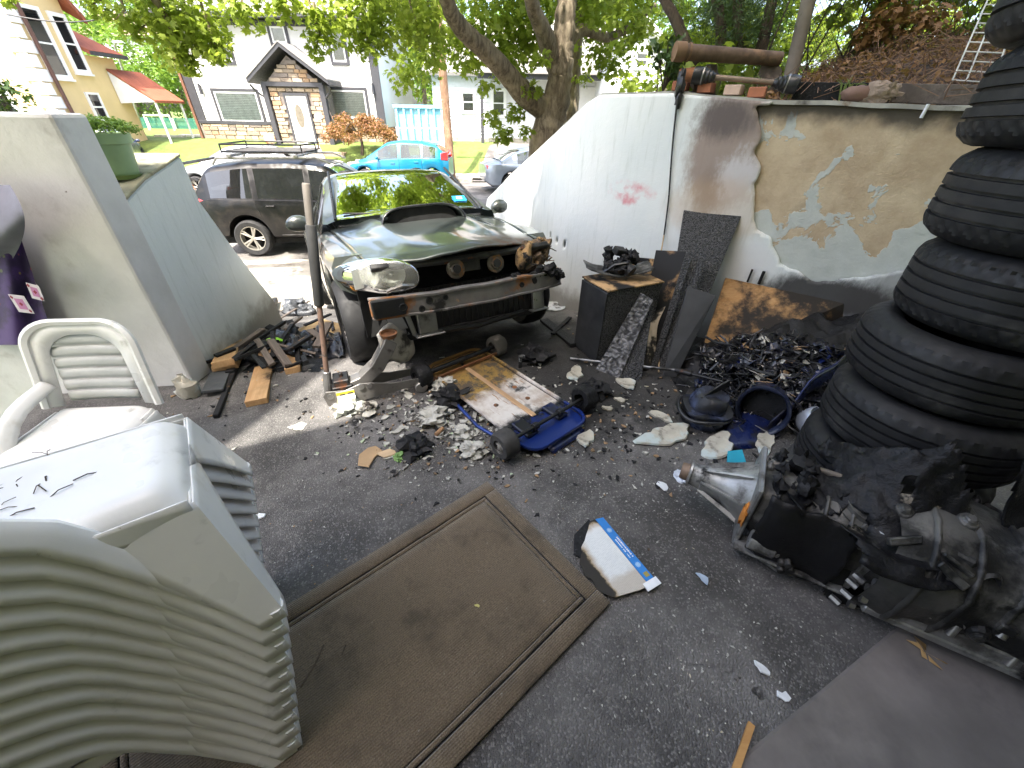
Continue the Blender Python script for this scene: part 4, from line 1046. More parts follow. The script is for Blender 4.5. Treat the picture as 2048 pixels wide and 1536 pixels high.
# ================================================================== BURNED SEDAN
gp = paint('paint_graphite', (0.11, 0.125, 0.12), 0.45, 0.32, 0.25, (0.16, 0.13, 0.10))
def hoodpaint():
    t = T('paint_hood_burnt'); v = t.coord(); q = t.sep(v)
    c = t.mix(t.ramp(t.noise(v, 2.2, 4), 0.3, 0.7), (0.075, 0.09, 0.086), (0.11, 0.125, 0.12))
    f = t.ramp(t.math('ADD', q[0], t.math('MULTIPLY', t.noise(v, 4, 5, 0.65), 0.35)), 0.40, 0.78)
    f = t.math('MULTIPLY', f, t.ramp(q[1], -0.15, 0.45, 0.0, 0.75))
    c = t.mix(f, c, t.mix(t.ramp(t.noise(v, 9, 5, 0.7), 0.4, 0.6), (0.20, 0.18, 0.16), (0.17, 0.075, 0.03)))
    r = t.ramp(f, 0, 1, 0.28, 0.6)
    h = t.math('ADD', t.noise(v, 3.0, 2), t.math('MULTIPLY', t.noise(v, 90, 4), 0.02))
    return t.done(c, r, 0.45, t.bump(h, 0.06, 0.03), 0.5, t.ramp(f, 0, 0.6, 1, 0.0), coat_r=0.07)
hoodm = hoodpaint()
S = dict(x=(-3.35, 0.30), bottom=[(-3.35, .42), (-3.15, .26), (-2.5, .2), (-.4, .19), (.4, .3)], shoulder=[(-3.35, .88), (-3.0, .95), (-1.6, .93), (-.6, .91), (0, .86), (.4, .78)],
    top=[(-3.35, .95), (-3.0, 1.04), (-2.6, 1.03), (-.65, .985), (-.5, .955), (0, .87), (.4, .74)], half=[(-3.35, .70), (-3.1, .83), (-2.5, .868), (-2.0, .845), (-.7, .845), (0, .865), (.25, .85), (.4, .80)],
    roof=[(-2.75, 1.02), (-2.3, 1.26), (-1.9, 1.385), (-1.5, 1.425), (-1.25, 1.41), (-1.18, 1.385), (-.52, .985)], roofhalf=[(-2.75, .58), (-1.3, .60), (-.52, .66)], gh=.40, ws=(-1.22, -.54), rw=(-2.7, -2.0),
    windows=[(-2.15, -1.55), (-1.47, -.78)], arches=[(-2.525, .375), (0, .375)], wr=.316, ww=.205, hw=.865, paint=gp, glass=M['car_glass'], side_glass=M['dark_glass'], mirror=(-.72, 1.02), handles=[-1.9, -1.15],
    seams=[(-1.5, .3, -1.5, .9), (-.62, .4, -.6, .9)], lights=[], seats=[(-1.45, .36), (-1.45, -.36), (-2.2, .36), (-2.2, -.36)], rim=mat('rim_dark', (0.10, 0.10, 0.10), 0.4, 0.7), tyre=M['rubber'])
wl_ = Vector((-1.29, 2.80, 0)); wr_2 = Vector((0.16, 3.62, 0))
fc = (wl_ + wr_2) / 2; ax_ = (wr_2 - wl_).normalized()
rzw = math.atan2(ax_.y, ax_.x) - math.pi / 2
fwd = Vector((math.cos(rzw), math.sin(rzw), 0))
pz0 = gz(fc.x, fc.y); slope_w = math.atan2(gz(*(fc - fwd * 2.5).xy) - pz0, 2.525)
wrx = car('burned_sedan', 'dark grey sedan with hood scoop, its nose burned and bumper missing', S, (fc.x, fc.y, pz0 + 0.02), rzw, slope_w + R(1.5))
wrx.matrix_world = wrx.matrix_world @ Matrix.Scale(1.05, 4)
# bonnet
def hood(u, v):
    q = 2 * u - 1; aq = abs(q)
    x = lerp(-.60, .66 - .20 * aq ** 2.4, v); y = q * lerp(.715, .635, v ** 1.4)
    z = lerp(.992, .79, v ** 1.35) - .045 * aq ** 2.2 * (1 - .3 * v)
    z += .022 * math.exp(-((aq - .52) / .12) ** 2) * (1 - v) * 1.2
    z += v ** 4 * (.022 * math.exp(-((q - .18) / .5) ** 2) - .010 * math.exp(-((q + .42) / .2) ** 2) + .004 * math.sin(q * 13))
    z += .008 * noise.noise(Vector((q * 2.2, v * 2.6, 4))) + .005 * v * noise.noise(Vector((q * 5, v * 5, 8)))
    if v > .93: z -= (v - .93) / .07 * .016
    return (x, y, z)
b = MB(); b.grid(hood, 64, 48); b.build('bonnet', hoodm, wrx, smooth=70, solid=0.012)
# fender tops beside the bonnet down to the headlights
for sg in (1, -1):
    def fen(u, v):
        x = lerp(-.62, .50 - .18 * u, v); yi = lerp(.722, .645, v ** 1.4); yo = lerp(.85, .80, max(0, v - .3))
        zi = hood(1.0, v)[2] + 0.0; zo = lerp(.90, .78, v)
        k = math.sin(u * math.pi / 2)
        return (x, sg * lerp(yi, yo, k), lerp(zi, zo - .10, 1 - math.cos(u * math.pi / 2)))
    b = MB(); b.grid(fen, 10, 30, flip=sg < 0); b.build('fender', gp, wrx, smooth=70, solid=0.008)
# scoop
def scp(u, v):
    q = 2 * u - 1; w = lerp(.36, .30, v); x = lerp(-.24, -.64, v)
    e = 1 - abs(q) ** 4.5
    base = hood(.5 + .5 * q * .45, max(0, (-.60 - x) / (-1.26) if False else (x + .60) / 1.26))[2]
    return (x + .03 * (1 - abs(q) ** 3) * (1 - v) * -1, q * w, base - .008 + (lerp(.135, .07, v)) * e ** .6)
b = MB(); b.grid(scp, 28, 14); sc = b.build('hood_scoop', hoodm, wrx, smooth=60, solid=0.014)
b = MB(); b.grid(lambda u, v: (-.30, (2 * u - 1) * .31, scp(u, 0.1)[2] * (v) + (hood(.5 + .5 * (2 * u - 1) * .43, .24)[2] - .01) * (1 - v) - .006 * v), 24, 2); b.build('scoop_mouth', M['dark'], sc)
b = MB(); ln = [scp(i / 28, 0) for i in range(29)]
b.tube([(x + .004, y, z + .002) for x, y, z in ln], .009, 6); b.build('scoop_lip', M['black_plastic'], sc, smooth=60)
# engine bay
b = MB(); b.box((.04, 1.45, .52), (.33, 0, .52)); b.box((.3, 1.2, .04), (.40, 0, .25), (0, -.05, 0)); bay = b.build('engine_bay', M['dark'], wrx)
b = MB(); b.box((.05, 1.18, .30), (.50, .03, .42)); 
for k in range(26): b.box((.012, .008, .28), (.53, lerp(-.53, .59, k / 25), .42))
b.build('radiator', M['black_metal'], wrx)
b = MB(); b.tube([(.56, -.64, .745), (.58, -.2, .735), (.585, .2, .735), (.56, .66, .745)], [.028] * 4, 6); b.box((.03, .16, .10), (.55, .02, .69)); b.build('radiator_support', M['soot_metal'], wrx, bevel=.004)
for yy in (-.10, .20):
    b = MB(); b.lathe([(.0, .03), (.035, .03), (.04, .012), (.062, .012), (.066, 0), (.03, -.03), (0, -.04)], (.60, yy, .672), (1, 0, .1), 20); h_ = b.build('horn', mat('horn_burnt', (0.10, 0.085, 0.07), .6, .5, bump=.4, masks=[((.30, .14, .04), 9, .5, .65, .9), ((.35, .33, .30), 14, .6, .7, .6)]), wrx, smooth=40)
    b = MB(); b.lathe([(.0, .033), (.028, .033), (.03, .028)], (.602, yy, .672), (1, 0, .1), 16); b.build('horn_face', M['black_plastic'], h_)
    b = MB(); b.tube([(.57, yy, .68), (.56, yy + .05, .71), (.55, yy + .04, .74)], .01, 5); b.build('horn_bracket', M['soot_metal'], h_)
# bumper beam, curved, with bolt holes
def beam(y): return .735 - .10 * (y / .7) ** 2
b = MB()
ysb = np.linspace(-.70, .74, 24)
def strip(zlo, zhi, dx, th, j=0.0, mi=0):
    vs = []; fs = []
    for i, y in enumerate(ysb):
        jz = j * noise.noise(Vector((y * 5, zlo * 9, 1)))
        x = beam(y) + dx
        vs += [(x, y, zlo + jz), (x, y, zhi + jz), (x - th, y, zhi + jz), (x - th, y, zlo + jz)]
    for i in range(len(ysb) - 1):
        for k in range(4): fs.append((i * 4 + k, i * 4 + (k + 1) % 4, i * 4 + 4 + (k + 1) % 4, i * 4 + 4 + k))
    fs += [(3, 2, 1, 0), tuple(len(vs) - 4 + k for k in range(4))]
    b.add(vs, fs, mi)
strip(.455, .555, 0, .05, .006); strip(.552, .572, .012, .07, .01); strip(.440, .458, .010, .05, .006)
bm_ = mat('beam_burnt', (.17, .16, .155), .6, .55, var=.3, bump=.4, bscale=45, masks=[((.30, .12, .03), 3.2, .52, .66, .9), ((.42, .26, .12), 7, .62, .72, .9), ((.02, .02, .02), 3.0, .58, .66, .7)])
bmp = b.build('bumper_beam', bm_, wrx, bevel=.004)
b = MB(); b.box((.05, .20, .11), (beam(-.60) + .02, -.60, .515)); b.build('beam_end_plate', M['black_metal'], bmp, bevel=.006)
for yy, zz, rr in [(-.52, .51, .02), (-.40, .475, .016), (-.345, .52, .018), (-.24, .525, .014), (.34, .515, .014), (.46, .52, .015)]:
    b = MB(); b.lathe([(rr * 1.35, .0), (rr * 1.3, .006), (rr, .007), (rr * .9, .002), (0, .0015)], (beam(yy) + .002 + (.045 if yy < -.5 else 0), yy, zz), (1, 0, 0), 14); b.build('bolt_hole', M['dark'], bmp)
b = MB()
for k in range(16):
    rr = random.Random(k); b.blob((beam(.5) + rr.uniform(-.05, .02), rr.uniform(.28, .72), .575 + rr.uniform(-.05, .02)), rr.uniform(.02, .045), .4, 2, k, 8, 6)
tag(b.build('melted_plastic', M['char'], bmp, smooth=40), kind='stuff')
# torn hangers below the beam
b = MB(); b.box((.04, .13, .16), (.62, -.36, .37)); b.box((.10, .20, .012), (.64, -.36, .285)); b.box((.03, .03, .2), (.60, -.47, .38), (0.2, 0, 0)); b.build('tow_bracket', M['steel'], wrx, bevel=.004)
b = MB(); b.grid(lambda u, v: (.62 - .12 * u + .05 * math.sin(3 * v), -.70 + .24 * u, .34 - .20 * v + .05 * math.sin(4 * u + 2 * v)), 8, 8); b.build('torn_liner', mat('liner_white', (.48, .45, .40), .7, bump=.4, bscale=30, masks=[((.05, .045, .04), 6, .5, .65)]), wrx, smooth=60, solid=.008)
b = MB(); b.grid(lambda u, v: (.56, -.62 + .10 * u + .04 * v, .46 - .13 * v), 4, 4); b.build('liner_flap', mat('liner_grey', (.33, .33, .33), .7), wrx, solid=.006)
b = MB(); b.box((.03, .10, .18), (.56, .56, .36)); b.box((.06, .16, .012), (.57, .56, .27)); b.build('bracket', M['steel'], wrx, bevel=.003)
b = MB(); b.tube([(.60, -.30, .28), (.62, 0, .26), (.60, .40, .29)], .018, 6); b.build('crossmember', M['black_metal'], wrx)
b = MB(); b.tube([(.60, -.58, .60), (.62, -.48, .625), (.60, -.40, .61)], .013, 6); b.build('headlight_stay', M['steel'], wrx)
# headlights
def lamp(sg, mats, amp, nm):
    def f(u, v):
        th = 2 * math.pi * u; r = math.sin(min(1, v) * math.pi / 2)
        a, c = math.cos(th), math.sin(th)
        ry = .245 * (abs(a) ** .85) * (1 if a > 0 else -1) * r; rz_ = (.115 if c > 0 else .115) * (abs(c) ** .8) * (1 if c > 0 else -1) * r
        rz_ *= 1 - .25 * (ry / .225) * (1 if ry > 0 else .2)
        d = math.cos(min(1, v) * math.pi / 2)
        n_ = amp * noise.noise(Vector((ry * 14, rz_ * 14, v * 3 + sg)))
        x = .50 - .10 * (ry / .225) - .10 * max(0, ry / .225) ** 2 + (.075 + n_) * d
        return (x, sg * (.60 + ry), .685 + rz_ + .018 * (ry / .225) + n_ * .4)
    b = MB(); b.grid(f, 40, 14, flip=sg < 0); return b.build(nm, mats, wrx, smooth=60)
tl_ = T('headlight_lens'); vv = tl_.coord()
fr = tl_.n('Fresnel', {0: 1.5}); trp = tl_.n('BsdfTransparent', {0: (.92, .93, .90, 1)}); gls = tl_.n('BsdfGlossy', {0: (1, 1, 1, 1), 1: .06}); dfs = tl_.n('BsdfDiffuse', {0: (.72, .72, .66, 1)})
m1 = tl_.n('MixShader', {0: tl_.ramp(tl_.noise(vv, 7, 4), .3, .75, .16, .36), 1: trp.outputs[0], 2: dfs.outputs[0]}); m2 = tl_.n('MixShader', {0: fr.outputs[0], 1: m1.outputs[0], 2: gls.outputs[0]}); tl_.nt.links.new(m2.outputs[0], tl_.out.inputs[0])
hl = lamp(-1, tl_.mat, 0.0, 'headlight')
chrome = mat('reflector', (.70, .70, .67), .35, .8, bump=0)
b = MB(); b.grid(lambda u, v: (lamp_in := (.44 - .08 * (2 * u - 1), -.60 + .15 * (2 * u - 1), .685 + .06 * (2 * v - 1))), 6, 4); b.build('reflector', chrome, hl, solid=.004)
for yy, xx, rr in [(-.50, .47, .085), (-.655, .43, .078)]:
    b = MB(); b.lathe([(.005, -.035), (rr * .5, -.02), (rr * .85, .012), (rr, .04), (rr * 1.02, .036)], (xx, yy, .685), (1, -.18, 0), 22, cap=False); b.lathe([(0, .02), (.016, .015), (.018, -.03)], (xx, yy, .685), (1, -.18, 0), 12); b.build('reflector_bowl', chrome, hl, smooth=60)
b = MB(); b.blob((.395, -.735, .655), (.03, .035, .06), .0); b.build('indicator', mat('amber', (.55, .22, .03), .3), hl, smooth=60)
burn = mat('headlight_burnt', (.12, .08, .05), .8, var=.5, scale=14, bump=1.0, bscale=40, bd=.02, masks=[((.40, .25, .11), 9, .50, .60), ((.01, .01, .01), 12, .55, .62)])
bh = lamp(1, burn, .09, 'burned_headlight')
b = MB()
for k in range(26):
    rr = random.Random(k + 50); y = .60 + rr.uniform(-.15, .10); z = .685 + rr.uniform(-.08, .075)
    b.tube([(.50, y, z), (.56 + rr.uniform(-.02, .03), y + rr.uniform(-.04, .04), z + rr.uniform(-.04, .04)), (.54, y + rr.uniform(-.07, .07), z + rr.uniform(-.05, .05))], [.007, .005, .003], 4)
tag(b.build('charred_strands', burn, bh), kind='stuff')
# wipers, cowl, sticker
b = MB(); b.box((.10, 1.30, .03), (-.60, 0, .965)); b.build('cowl', M['black_plastic'], wrx, bevel=.01)
def wsp(y, k, d=.012):   # point on the windshield: k 0 foot .. 1 top
    x = lerp(-.56, -1.18, k); z = lerp(1.005, 1.40, k)
    return (x + d * .55, y, z + d)
for y0, y1, k1 in [(-.08, -.58, .06), (.50, .05, .05)]:
    b = MB(); b.tube([(-.58, y0, .985), wsp(lerp(y0, y1, .4), .04), wsp(lerp(y0, y1, .55), k1)], .008, 6); b.tube([wsp(y0 - .02, .03, .016), wsp(y1, k1 + .06, .016)], .006, 5); b.build('wiper', M['black_plastic'], wrx)
for (k0, k1, y0, y1, m_) in [(.20, .31, .44, .57, mat('sticker_blue', (.02, .28, .60), .4, bump=0)), (.235, .285, .478, .532, mat('sticker_white', (.7, .8, .75), .4, bump=0))]:
    d = .004 if k0 < .21 else .007
    b = MB(); b.add([wsp(y0, k0, d + .012), wsp(y1, k0, d + .010), wsp(y1, k1, d + .012), wsp(y0, k1, d + .014)], [(0, 1, 2, 3)]); b.build('inspection_sticker', m_, wrx)
b = MB(); b.tube([wsp(-.66, .0, .02), wsp(-.56, 1.0, .02)], .012, 6); b.build('windshield_trim', M['black_plastic'], wrx)
b = MB(); b.tube([wsp(.66, .0, .02), wsp(.56, 1.0, .02)], .012, 6); b.build('windshield_trim', M['black_plastic'], wrx)
b = MB(); b.box((.5, 1.3, .1), (-1.0, 0, .86)); b.lathe([(.17, -.015), (.185, 0), (.17, .015), (.155, 0)], (-1.1, .36, .98), (-1, 0, .4), 24, closed=True); b.build('dashboard', M['black_plastic'], wrx, bevel=.03)
# ================================================================== TREES AND PLANTS
def leaf_mesh(pos, nrm, size, seed=0, kind='maple'):
    """many small leaf blades as one mesh. pos (N,3), nrm (N,3), size (N,)"""
    rng = np.random.default_rng(seed); N = len(pos)
    n_ = nrm / np.linalg.norm(nrm, axis=1, keepdims=True)
    t_ = rng.normal(size=(N, 3)); t_ -= n_ * (t_ * n_).sum(1, keepdims=True); t_ /= np.linalg.norm(t_, axis=1, keepdims=True)
    b_ = np.cross(n_, t_)
    if kind == 'maple':
        shp = np.array([(0, -.5, 0), (.22, -.30, .05), (.52, -.22, -.06), (.30, .05, .05), (.46, .36, -.08), (.14, .25, .03), (0, .62, -.10), (-.14, .25, .03), (-.46, .36, -.08), (-.30, .05, .05), (-.52, -.22, -.06), (-.22, -.30, .05)])
        faces = [(0, 1, 3, 5), (1, 2, 3), (3, 4, 5), (0, 5, 6, 7), (0, 7, 9, 11), (9, 10, 11), (7, 8, 9)]
    elif kind == 'oval':
        shp = np.array([(0, -.5, 0), (.24, -.1, .06), (0, .55, -.06), (-.24, -.1, .06)]); faces = [(0, 1, 2), (0, 2, 3)]
    else:
        shp = np.array([(0, -.5, 0), (.06, 0, .02), (0, .6, 0), (-.06, 0, .02)]); faces = [(0, 1, 2, 3)]
    k = len(shp)
    V = (pos[:, None, :] + size[:, None, None] * (shp[None, :, 0:1] * t_[:, None, :] + shp[None, :, 1:2] * b_[:, None, :] + shp[None, :, 2:3] * n_[:, None, :])).reshape(-1, 3)
    loops = []; starts = []; tot = []
    lens = [len(f) for f in faces]; base = np.concatenate([np.array(f) for f in faces])
    L = (np.arange(N)[:, None] * k + base[None, :]).ravel()
    tot = np.tile(np.array(lens), N); starts = np.concatenate([[0], np.cumsum(tot)[:-1]])
    me = bpy.data.meshes.new('leaves')
    me.vertices.add(len(V)); me.vertices.foreach_set('co', V.astype(np.float32).ravel())
    me.loops.add(len(L)); me.loops.foreach_set('vertex_index', L.astype(np.int32))
    me.polygons.add(len(tot)); me.polygons.foreach_set('loop_start', starts.astype(np.int32)); me.polygons.foreach_set('loop_total', tot.astype(np.int32))
    me.update(calc_edges=True); me.validate()
    return me
def leaf_obj(name, me, m, parent=None):
    me.materials.append(m); o = bpy.data.objects.new(name, me); COL.objects.link(o)
    if parent is not None: o.parent = parent
    return o
def clumps(centers, radii, per, seed, size, droop=0.3, flat=0.7):
    rng = np.random.default_rng(seed); P_ = []; Nn = []; Sz = []
    for c, r, n in zip(centers, radii, per):
        d = rng.normal(size=(n, 3)); d /= np.linalg.norm(d, axis=1, keepdims=True)
        rad = rng.random((n, 1)) ** 0.45
        p_ = np.array(c) + d * rad * r * np.array([1, 1, flat])
        P_.append(p_); nn = d * 0.5 + np.array([0, 0, 0.8]) + rng.normal(size=(n, 3)) * 0.55; Nn.append(nn)
        Sz.append(size * rng.uniform(0.6, 1.25, n))
    return np.concatenate(P_), np.concatenate(Nn), np.concatenate(Sz)
M['leaf_main'] = leafmat('leaf_main', (0.24, 0.34, 0.035), (0.38, 0.47, 0.07), 0.65)
M['leaf_far'] = leafmat('leaf_far', (0.10, 0.21, 0.025), (0.20, 0.33, 0.05), 0.5)
M['leaf_dark'] = leafmat('leaf_dark', (0.02, 0.055, 0.012), (0.05, 0.10, 0.02), 0.25)
M['leaf_red'] = leafmat('leaf_red', (0.20, 0.07, 0.03), (0.30, 0.15, 0.06), 0.35)
M['leaf_dry'] = leafmat('leaf_dry', (0.20, 0.09, 0.035), (0.32, 0.17, 0.07), 0.3)
def barkm(name, c1, c2):
    t = T(name); v = t.coord(); sv_ = t.scalev(v, (4, 4, 0.8))
    g = t.noise(sv_, 5, 6, 0.7, 0.4)
    c = t.mix(t.ramp(g, 0.35, 0.65), c1, c2); c = t.mix(t.ramp(t.noise(v, 3, 4), 0.5, 0.7), c, sc3(c2, 1.25))
    return t.done(c, 0.9, 0, t.bump(g, 0.9, 0.03), 0.2)
M['bark'] = barkm('bark', (0.11, 0.085, 0.06), (0.27, 0.22, 0.155)); M['bark_pale'] = barkm('bark_pale', (0.16, 0.12, 0.08), (0.36, 0.30, 0.21))
M['bark_dark'] = barkm('bark_dark', (0.035, 0.026, 0.02), (0.09, 0.07, 0.05))
TR = random.Random(11)
def limb(b, pts, r0, r1, n=12, mi=0, wob=0.04):
    pts = [Vector(p) for p in pts]; out = []
    for i in range(len(pts) - 1):
        p0 = pts[max(i - 1, 0)]; p1 = pts[i]; p2 = pts[i + 1]; p3 = pts[min(i + 2, len(pts) - 1)]
        for k in range(6):
            t = k / 6
            out.append(0.5 * ((2 * p1) + (p2 - p0) * t + (2 * p0 - 5 * p1 + 4 * p2 - p3) * t * t + (3 * p1 - p0 - 3 * p2 + p3) * t ** 3))
    out.append(pts[-1])
    out = [o + Vector((TR.uniform(-1, 1), TR.uniform(-1, 1), 0)) * wob * r0 for o in out]
    b.tube(out, [lerp(r0, r1, (i / (len(out) - 1)) ** 0.8) * TR.uniform(0.95, 1.05) for i in range(len(out))], n, mi)
    return out
# ---- big street tree
TY = 8.3
tp = lambda px, py, Y=TY: AY(px, py, Y)
bt = thing('street_tree', 'big leafy street tree with forked brown trunk behind the white wall', 'tree', (0.75, TY, -0.7))
o_ = Vector((0.75, TY, -0.7))
rel = lambda p_: Vector(p_) - o_
b = MB()
limb(b, [rel((tp(1088, 320).x, TY, -0.75)), rel(tp(1090, 290)), rel(tp(1100, 245)), rel(tp(1112, 200)), rel(tp(1120, 150)), rel(tp(1124, 100)), rel(tp(1130, 50)), rel(tp(1136, -20)), rel(tp(1160, -160))], 0.31, 0.13, 16)
tr_o = b.build('trunk', M['bark'], bt, smooth=60)
b = MB(); lb = limb(b, [rel(tp(1085, 215)), rel(tp(1050, 190, 8.1)), rel(tp(1015, 150, 7.9)), rel(tp(975, 105, 7.6)), rel(tp(935, 70, 7.3)), rel(tp(905, 30, 7.0)), rel(tp(880, -40, 6.6))], 0.20, 0.09, 12)
b.build('bough', M['bark'], bt, smooth=60)
b = MB(); limb(b, [rel(tp(1126, 95)), rel(tp(1165, 60, 8.5)), rel(tp(1215, 75, 8.8)), rel(tp(1265, 50, 9.1)), rel(tp(1310, 10, 9.4))], 0.11, 0.04, 8); b.build('bough', M['bark'], bt, smooth=60)
b = MB(); limb(b, [rel(tp(1112, 130)), rel(tp(1085, 60, 8.0)), rel(tp(1062, 0, 7.6)), rel(tp(1040, -120, 7.0))], 0.17, 0.07, 10); b.build('bough', M['bark'], bt, smooth=60)
# boughs reaching over the driveway (out of frame, they shade it and mirror in the windshield)
over = [((1.0, 8.0, 4.6), (0.6, 6.6, 5.6), (-0.2, 5.0, 6.0), (-1.2, 3.4, 6.0)), ((0.8, 8.0, 4.9), (1.4, 6.2, 6.2), (1.9, 4.6, 6.8), (2.6, 2.8, 6.9)), ((0.5, 7.9, 4.2), (-1.0, 7.0, 5.0), (-2.8, 6.2, 5.6), (-4.6, 5.0, 5.6)), ((0.8, 8.4, 5.2), (0.5, 9.0, 6.8), (-0.5, 9.8, 8.0), (-1.6, 10.8, 8.6)), ((0.9, 8.6, 5.0), (0.2, 9.6, 6.4), (-1.2, 10.8, 7.2), (-3.0, 12.0, 7.6)), ((1.0, 8.4, 5.4), (1.2, 9.6, 7.0), (1.0, 11.2, 8.4), (0.6, 12.8, 9.0))]
for ov_ in over:
    b = MB(); limb(b, [rel(q) for q in ov_], 0.12, 0.03, 8); b.build('bough', M['bark'], bt, smooth=60)
cs = []; rs = []; ns_ = []
def cl(px, py, Y, r, n): cs.append(rel(tp(px, py, Y))); rs.append(r); ns_.append(int(n * .55))
CR_ = random.Random(3)
for ov_ in over:
    for k in range(15):
        t = CR_.uniform(0.25, 1.1); i = min(2, int(t * 3)); q = Vector(ov_[i]).lerp(Vector(ov_[i + 1]), min(1.2, t * 3 - i))
        cs.append(rel(q + Vector((CR_.uniform(-1.2, 1.2), CR_.uniform(-1.2, 1.2), CR_.uniform(-.3, 1.0))))); rs.append(CR_.uniform(.4, .8)); ns_.append(420)
for px, py, Y, r, n in [(960, 20, 8.5, .8, 700), (1020, 40, 8.8, .7, 600), (1000, 100, 8.9, .55, 450), (940, 110, 8.8, .5, 380), (900, 60, 9.0, .6, 480), (1060, 90, 9.0, .5, 380), (1060, 20, 8.9, .6, 500), (1180, 20, 8.8, .7, 600), (1240, 30, 9.2, .6, 450), (1200, 110, 9.4, .42, 250), (1225, 140, 9.3, .32, 170), (1260, 85, 9.3, .35, 170), (1290, 20, 9.4, .5, 330),
                        (840, 30, 8.0, .6, 420), (800, 10, 7.6, .5, 330), (850, 110, 9.3, .6, 420), (820, 150, 9.5, .5, 280), (1030, 225, 8.2, .22, 110), (985, 235, 8.1, .20, 90), (1005, 270, 8.1, .24, 130), (1050, 265, 8.0, .16, 60), (1060, 180, 8.0, .2, 90), (1080, 120, 7.8, .2, 90), (1020, 130, 8.4, .35, 230), (975, 175, 8.6, .22, 80)]: cl(px, py, Y, r, n)
for k in range(110):
    cs.append(rel(Vector((CR_.uniform(-4.2, 3.2), CR_.uniform(8.2, 13.5), CR_.uniform(4.9, 9.5))))); rs.append(CR_.uniform(.45, .8)); ns_.append(230)
for k in range(30):
    cs.append(rel(Vector((CR_.uniform(-2.8, 2.4), CR_.uniform(4.6, 8.2), CR_.uniform(5.6, 7.8))))); rs.append(CR_.uniform(.4, .7)); ns_.append(260)
P_, Nn, Sz = clumps(cs, rs, ns_, 1, 0.112)
leaf_obj('crown', leaf_mesh(P_, Nn, Sz, 2), M['leaf_main'], bt)
# hanging sprays of the nearer tree at the top of the picture
def spray_tree(name, label, base, boughs, sprays, seed, leaf=0.10):
    o = thing(name, label, 'tree', base)
    base = Vector(base)
    b = MB(); limb(b, [(0, 0, 0), (0.05, 0, 3), boughs[0][0] - base], 0.22, 0.10, 10); b.build('trunk', M['bark'], o, smooth=60)
    for bg_ in boughs:
        b = MB(); limb(b, [q - base for q in bg_], 0.06, 0.015, 7); b.build('bough', M['bark'], o, smooth=60)
    c_ = []; r_ = []; n_ = []; rr = random.Random(seed); tw = MB()
    for (px, py, Y, r, n, dx, dy) in sprays:
        a = AY(px, py, Y); e = AY(px + dx, py + dy, Y - 0.1)
        for k in range(5):
            q = a.lerp(e, k / 4); c_.append(q - base); r_.append(r * lerp(1, .55, k / 4)); n_.append(int(n / 9))
        tw.tube([a - base + Vector((0, 0, .3)), a - base, a.lerp(e, .6) - base, e - base], [.02, .014, .008, .004], 5)
    tag(tw.build('twig', M['bark'], o), kind='stuff')
    P1, N1, S1 = clumps(c_, r_, n_, seed, leaf, flat=.8)
    leaf_obj('crown', leaf_mesh(P1, N1, S1, seed + 1), M['leaf_main'], o)
    return o
SY = 6.3
spray_tree('overhanging_tree', 'leafy maple branches hanging into the picture at top left', (-6.6, 5.4, -0.4), [[AY(250, -120, 5.8), AY(330, -60, 6.2), AY(430, -20, 6.3), AY(600, -30, 6.4)], [AY(250, -120, 5.8), AY(280, -40, 6.0), AY(330, 30, 6.1), AY(350, 90, 6.1)]],
    [(300, 0, SY, .45, 500, 40, 50), (370, 10, SY, .5, 600, 20, 60), (340, 60, 6.2, .40, 380, 20, 60), (410, 30, SY, .4, 380, 15, 70), (375, 100, 6.2, .22, 130, 5, 45), (300, 40, 6.2, .3, 180, -30, 30), (430, 90, 6.2, .18, 70, 5, 30), (200, 0, 6.0, .25, 120, -20, 12), (250, 20, 6.0, .22, 80, -20, 20),
     (480, -20, SY, .45, 380, 10, 50), (560, -10, SY, .35, 260, 10, 30), (620, 10, 6.5, .4, 300, 15, 60), (640, 70, 6.5, .22, 110, -10, 35), (690, 10, 6.6, .45, 420, 10, 60), (730, 60, 6.7, .3, 200, 15, 50), (760, 20, 6.8, .5, 500, 10, 60), (820, 10, 7.0, .5, 480, 20, 50), (720, -20, 6.6, .5, 400, 20, 20), (860, 60, 7.2, .35, 220, 10, 60), (15, 0, 5.0, .12, 30, 10, 6)], 21, 0.088)
# pale second trunk behind
t2 = thing('pale_tree', 'slimmer pale barked tree close behind the big trunk', 'tree', (1.35, 9.9, -0.7))
b = MB(); q0 = Vector((1.35, 9.9, -0.7)); limb(b, [AY(1140, 260, 9.9) - q0 - Vector((0, 0, 1.4)), AY(1140, 230, 9.9) - q0, AY(1146, 150, 9.9) - q0, AY(1152, 60, 9.9) - q0, AY(1160, -60, 9.9) - q0], 0.19, 0.12, 12); b.build('trunk', M['bark_pale'], t2, smooth=60)
P_, Nn, Sz = clumps([AY(1160, -40, 9.9) - q0, AY(1200, 0, 10.2) - q0, AY(1120, -60, 9.9) - q0], [1.0, .8, 1.0], [500, 400, 500], 5, .13); leaf_obj('crown', leaf_mesh(P_, Nn, Sz, 6), M['leaf_main'], t2)
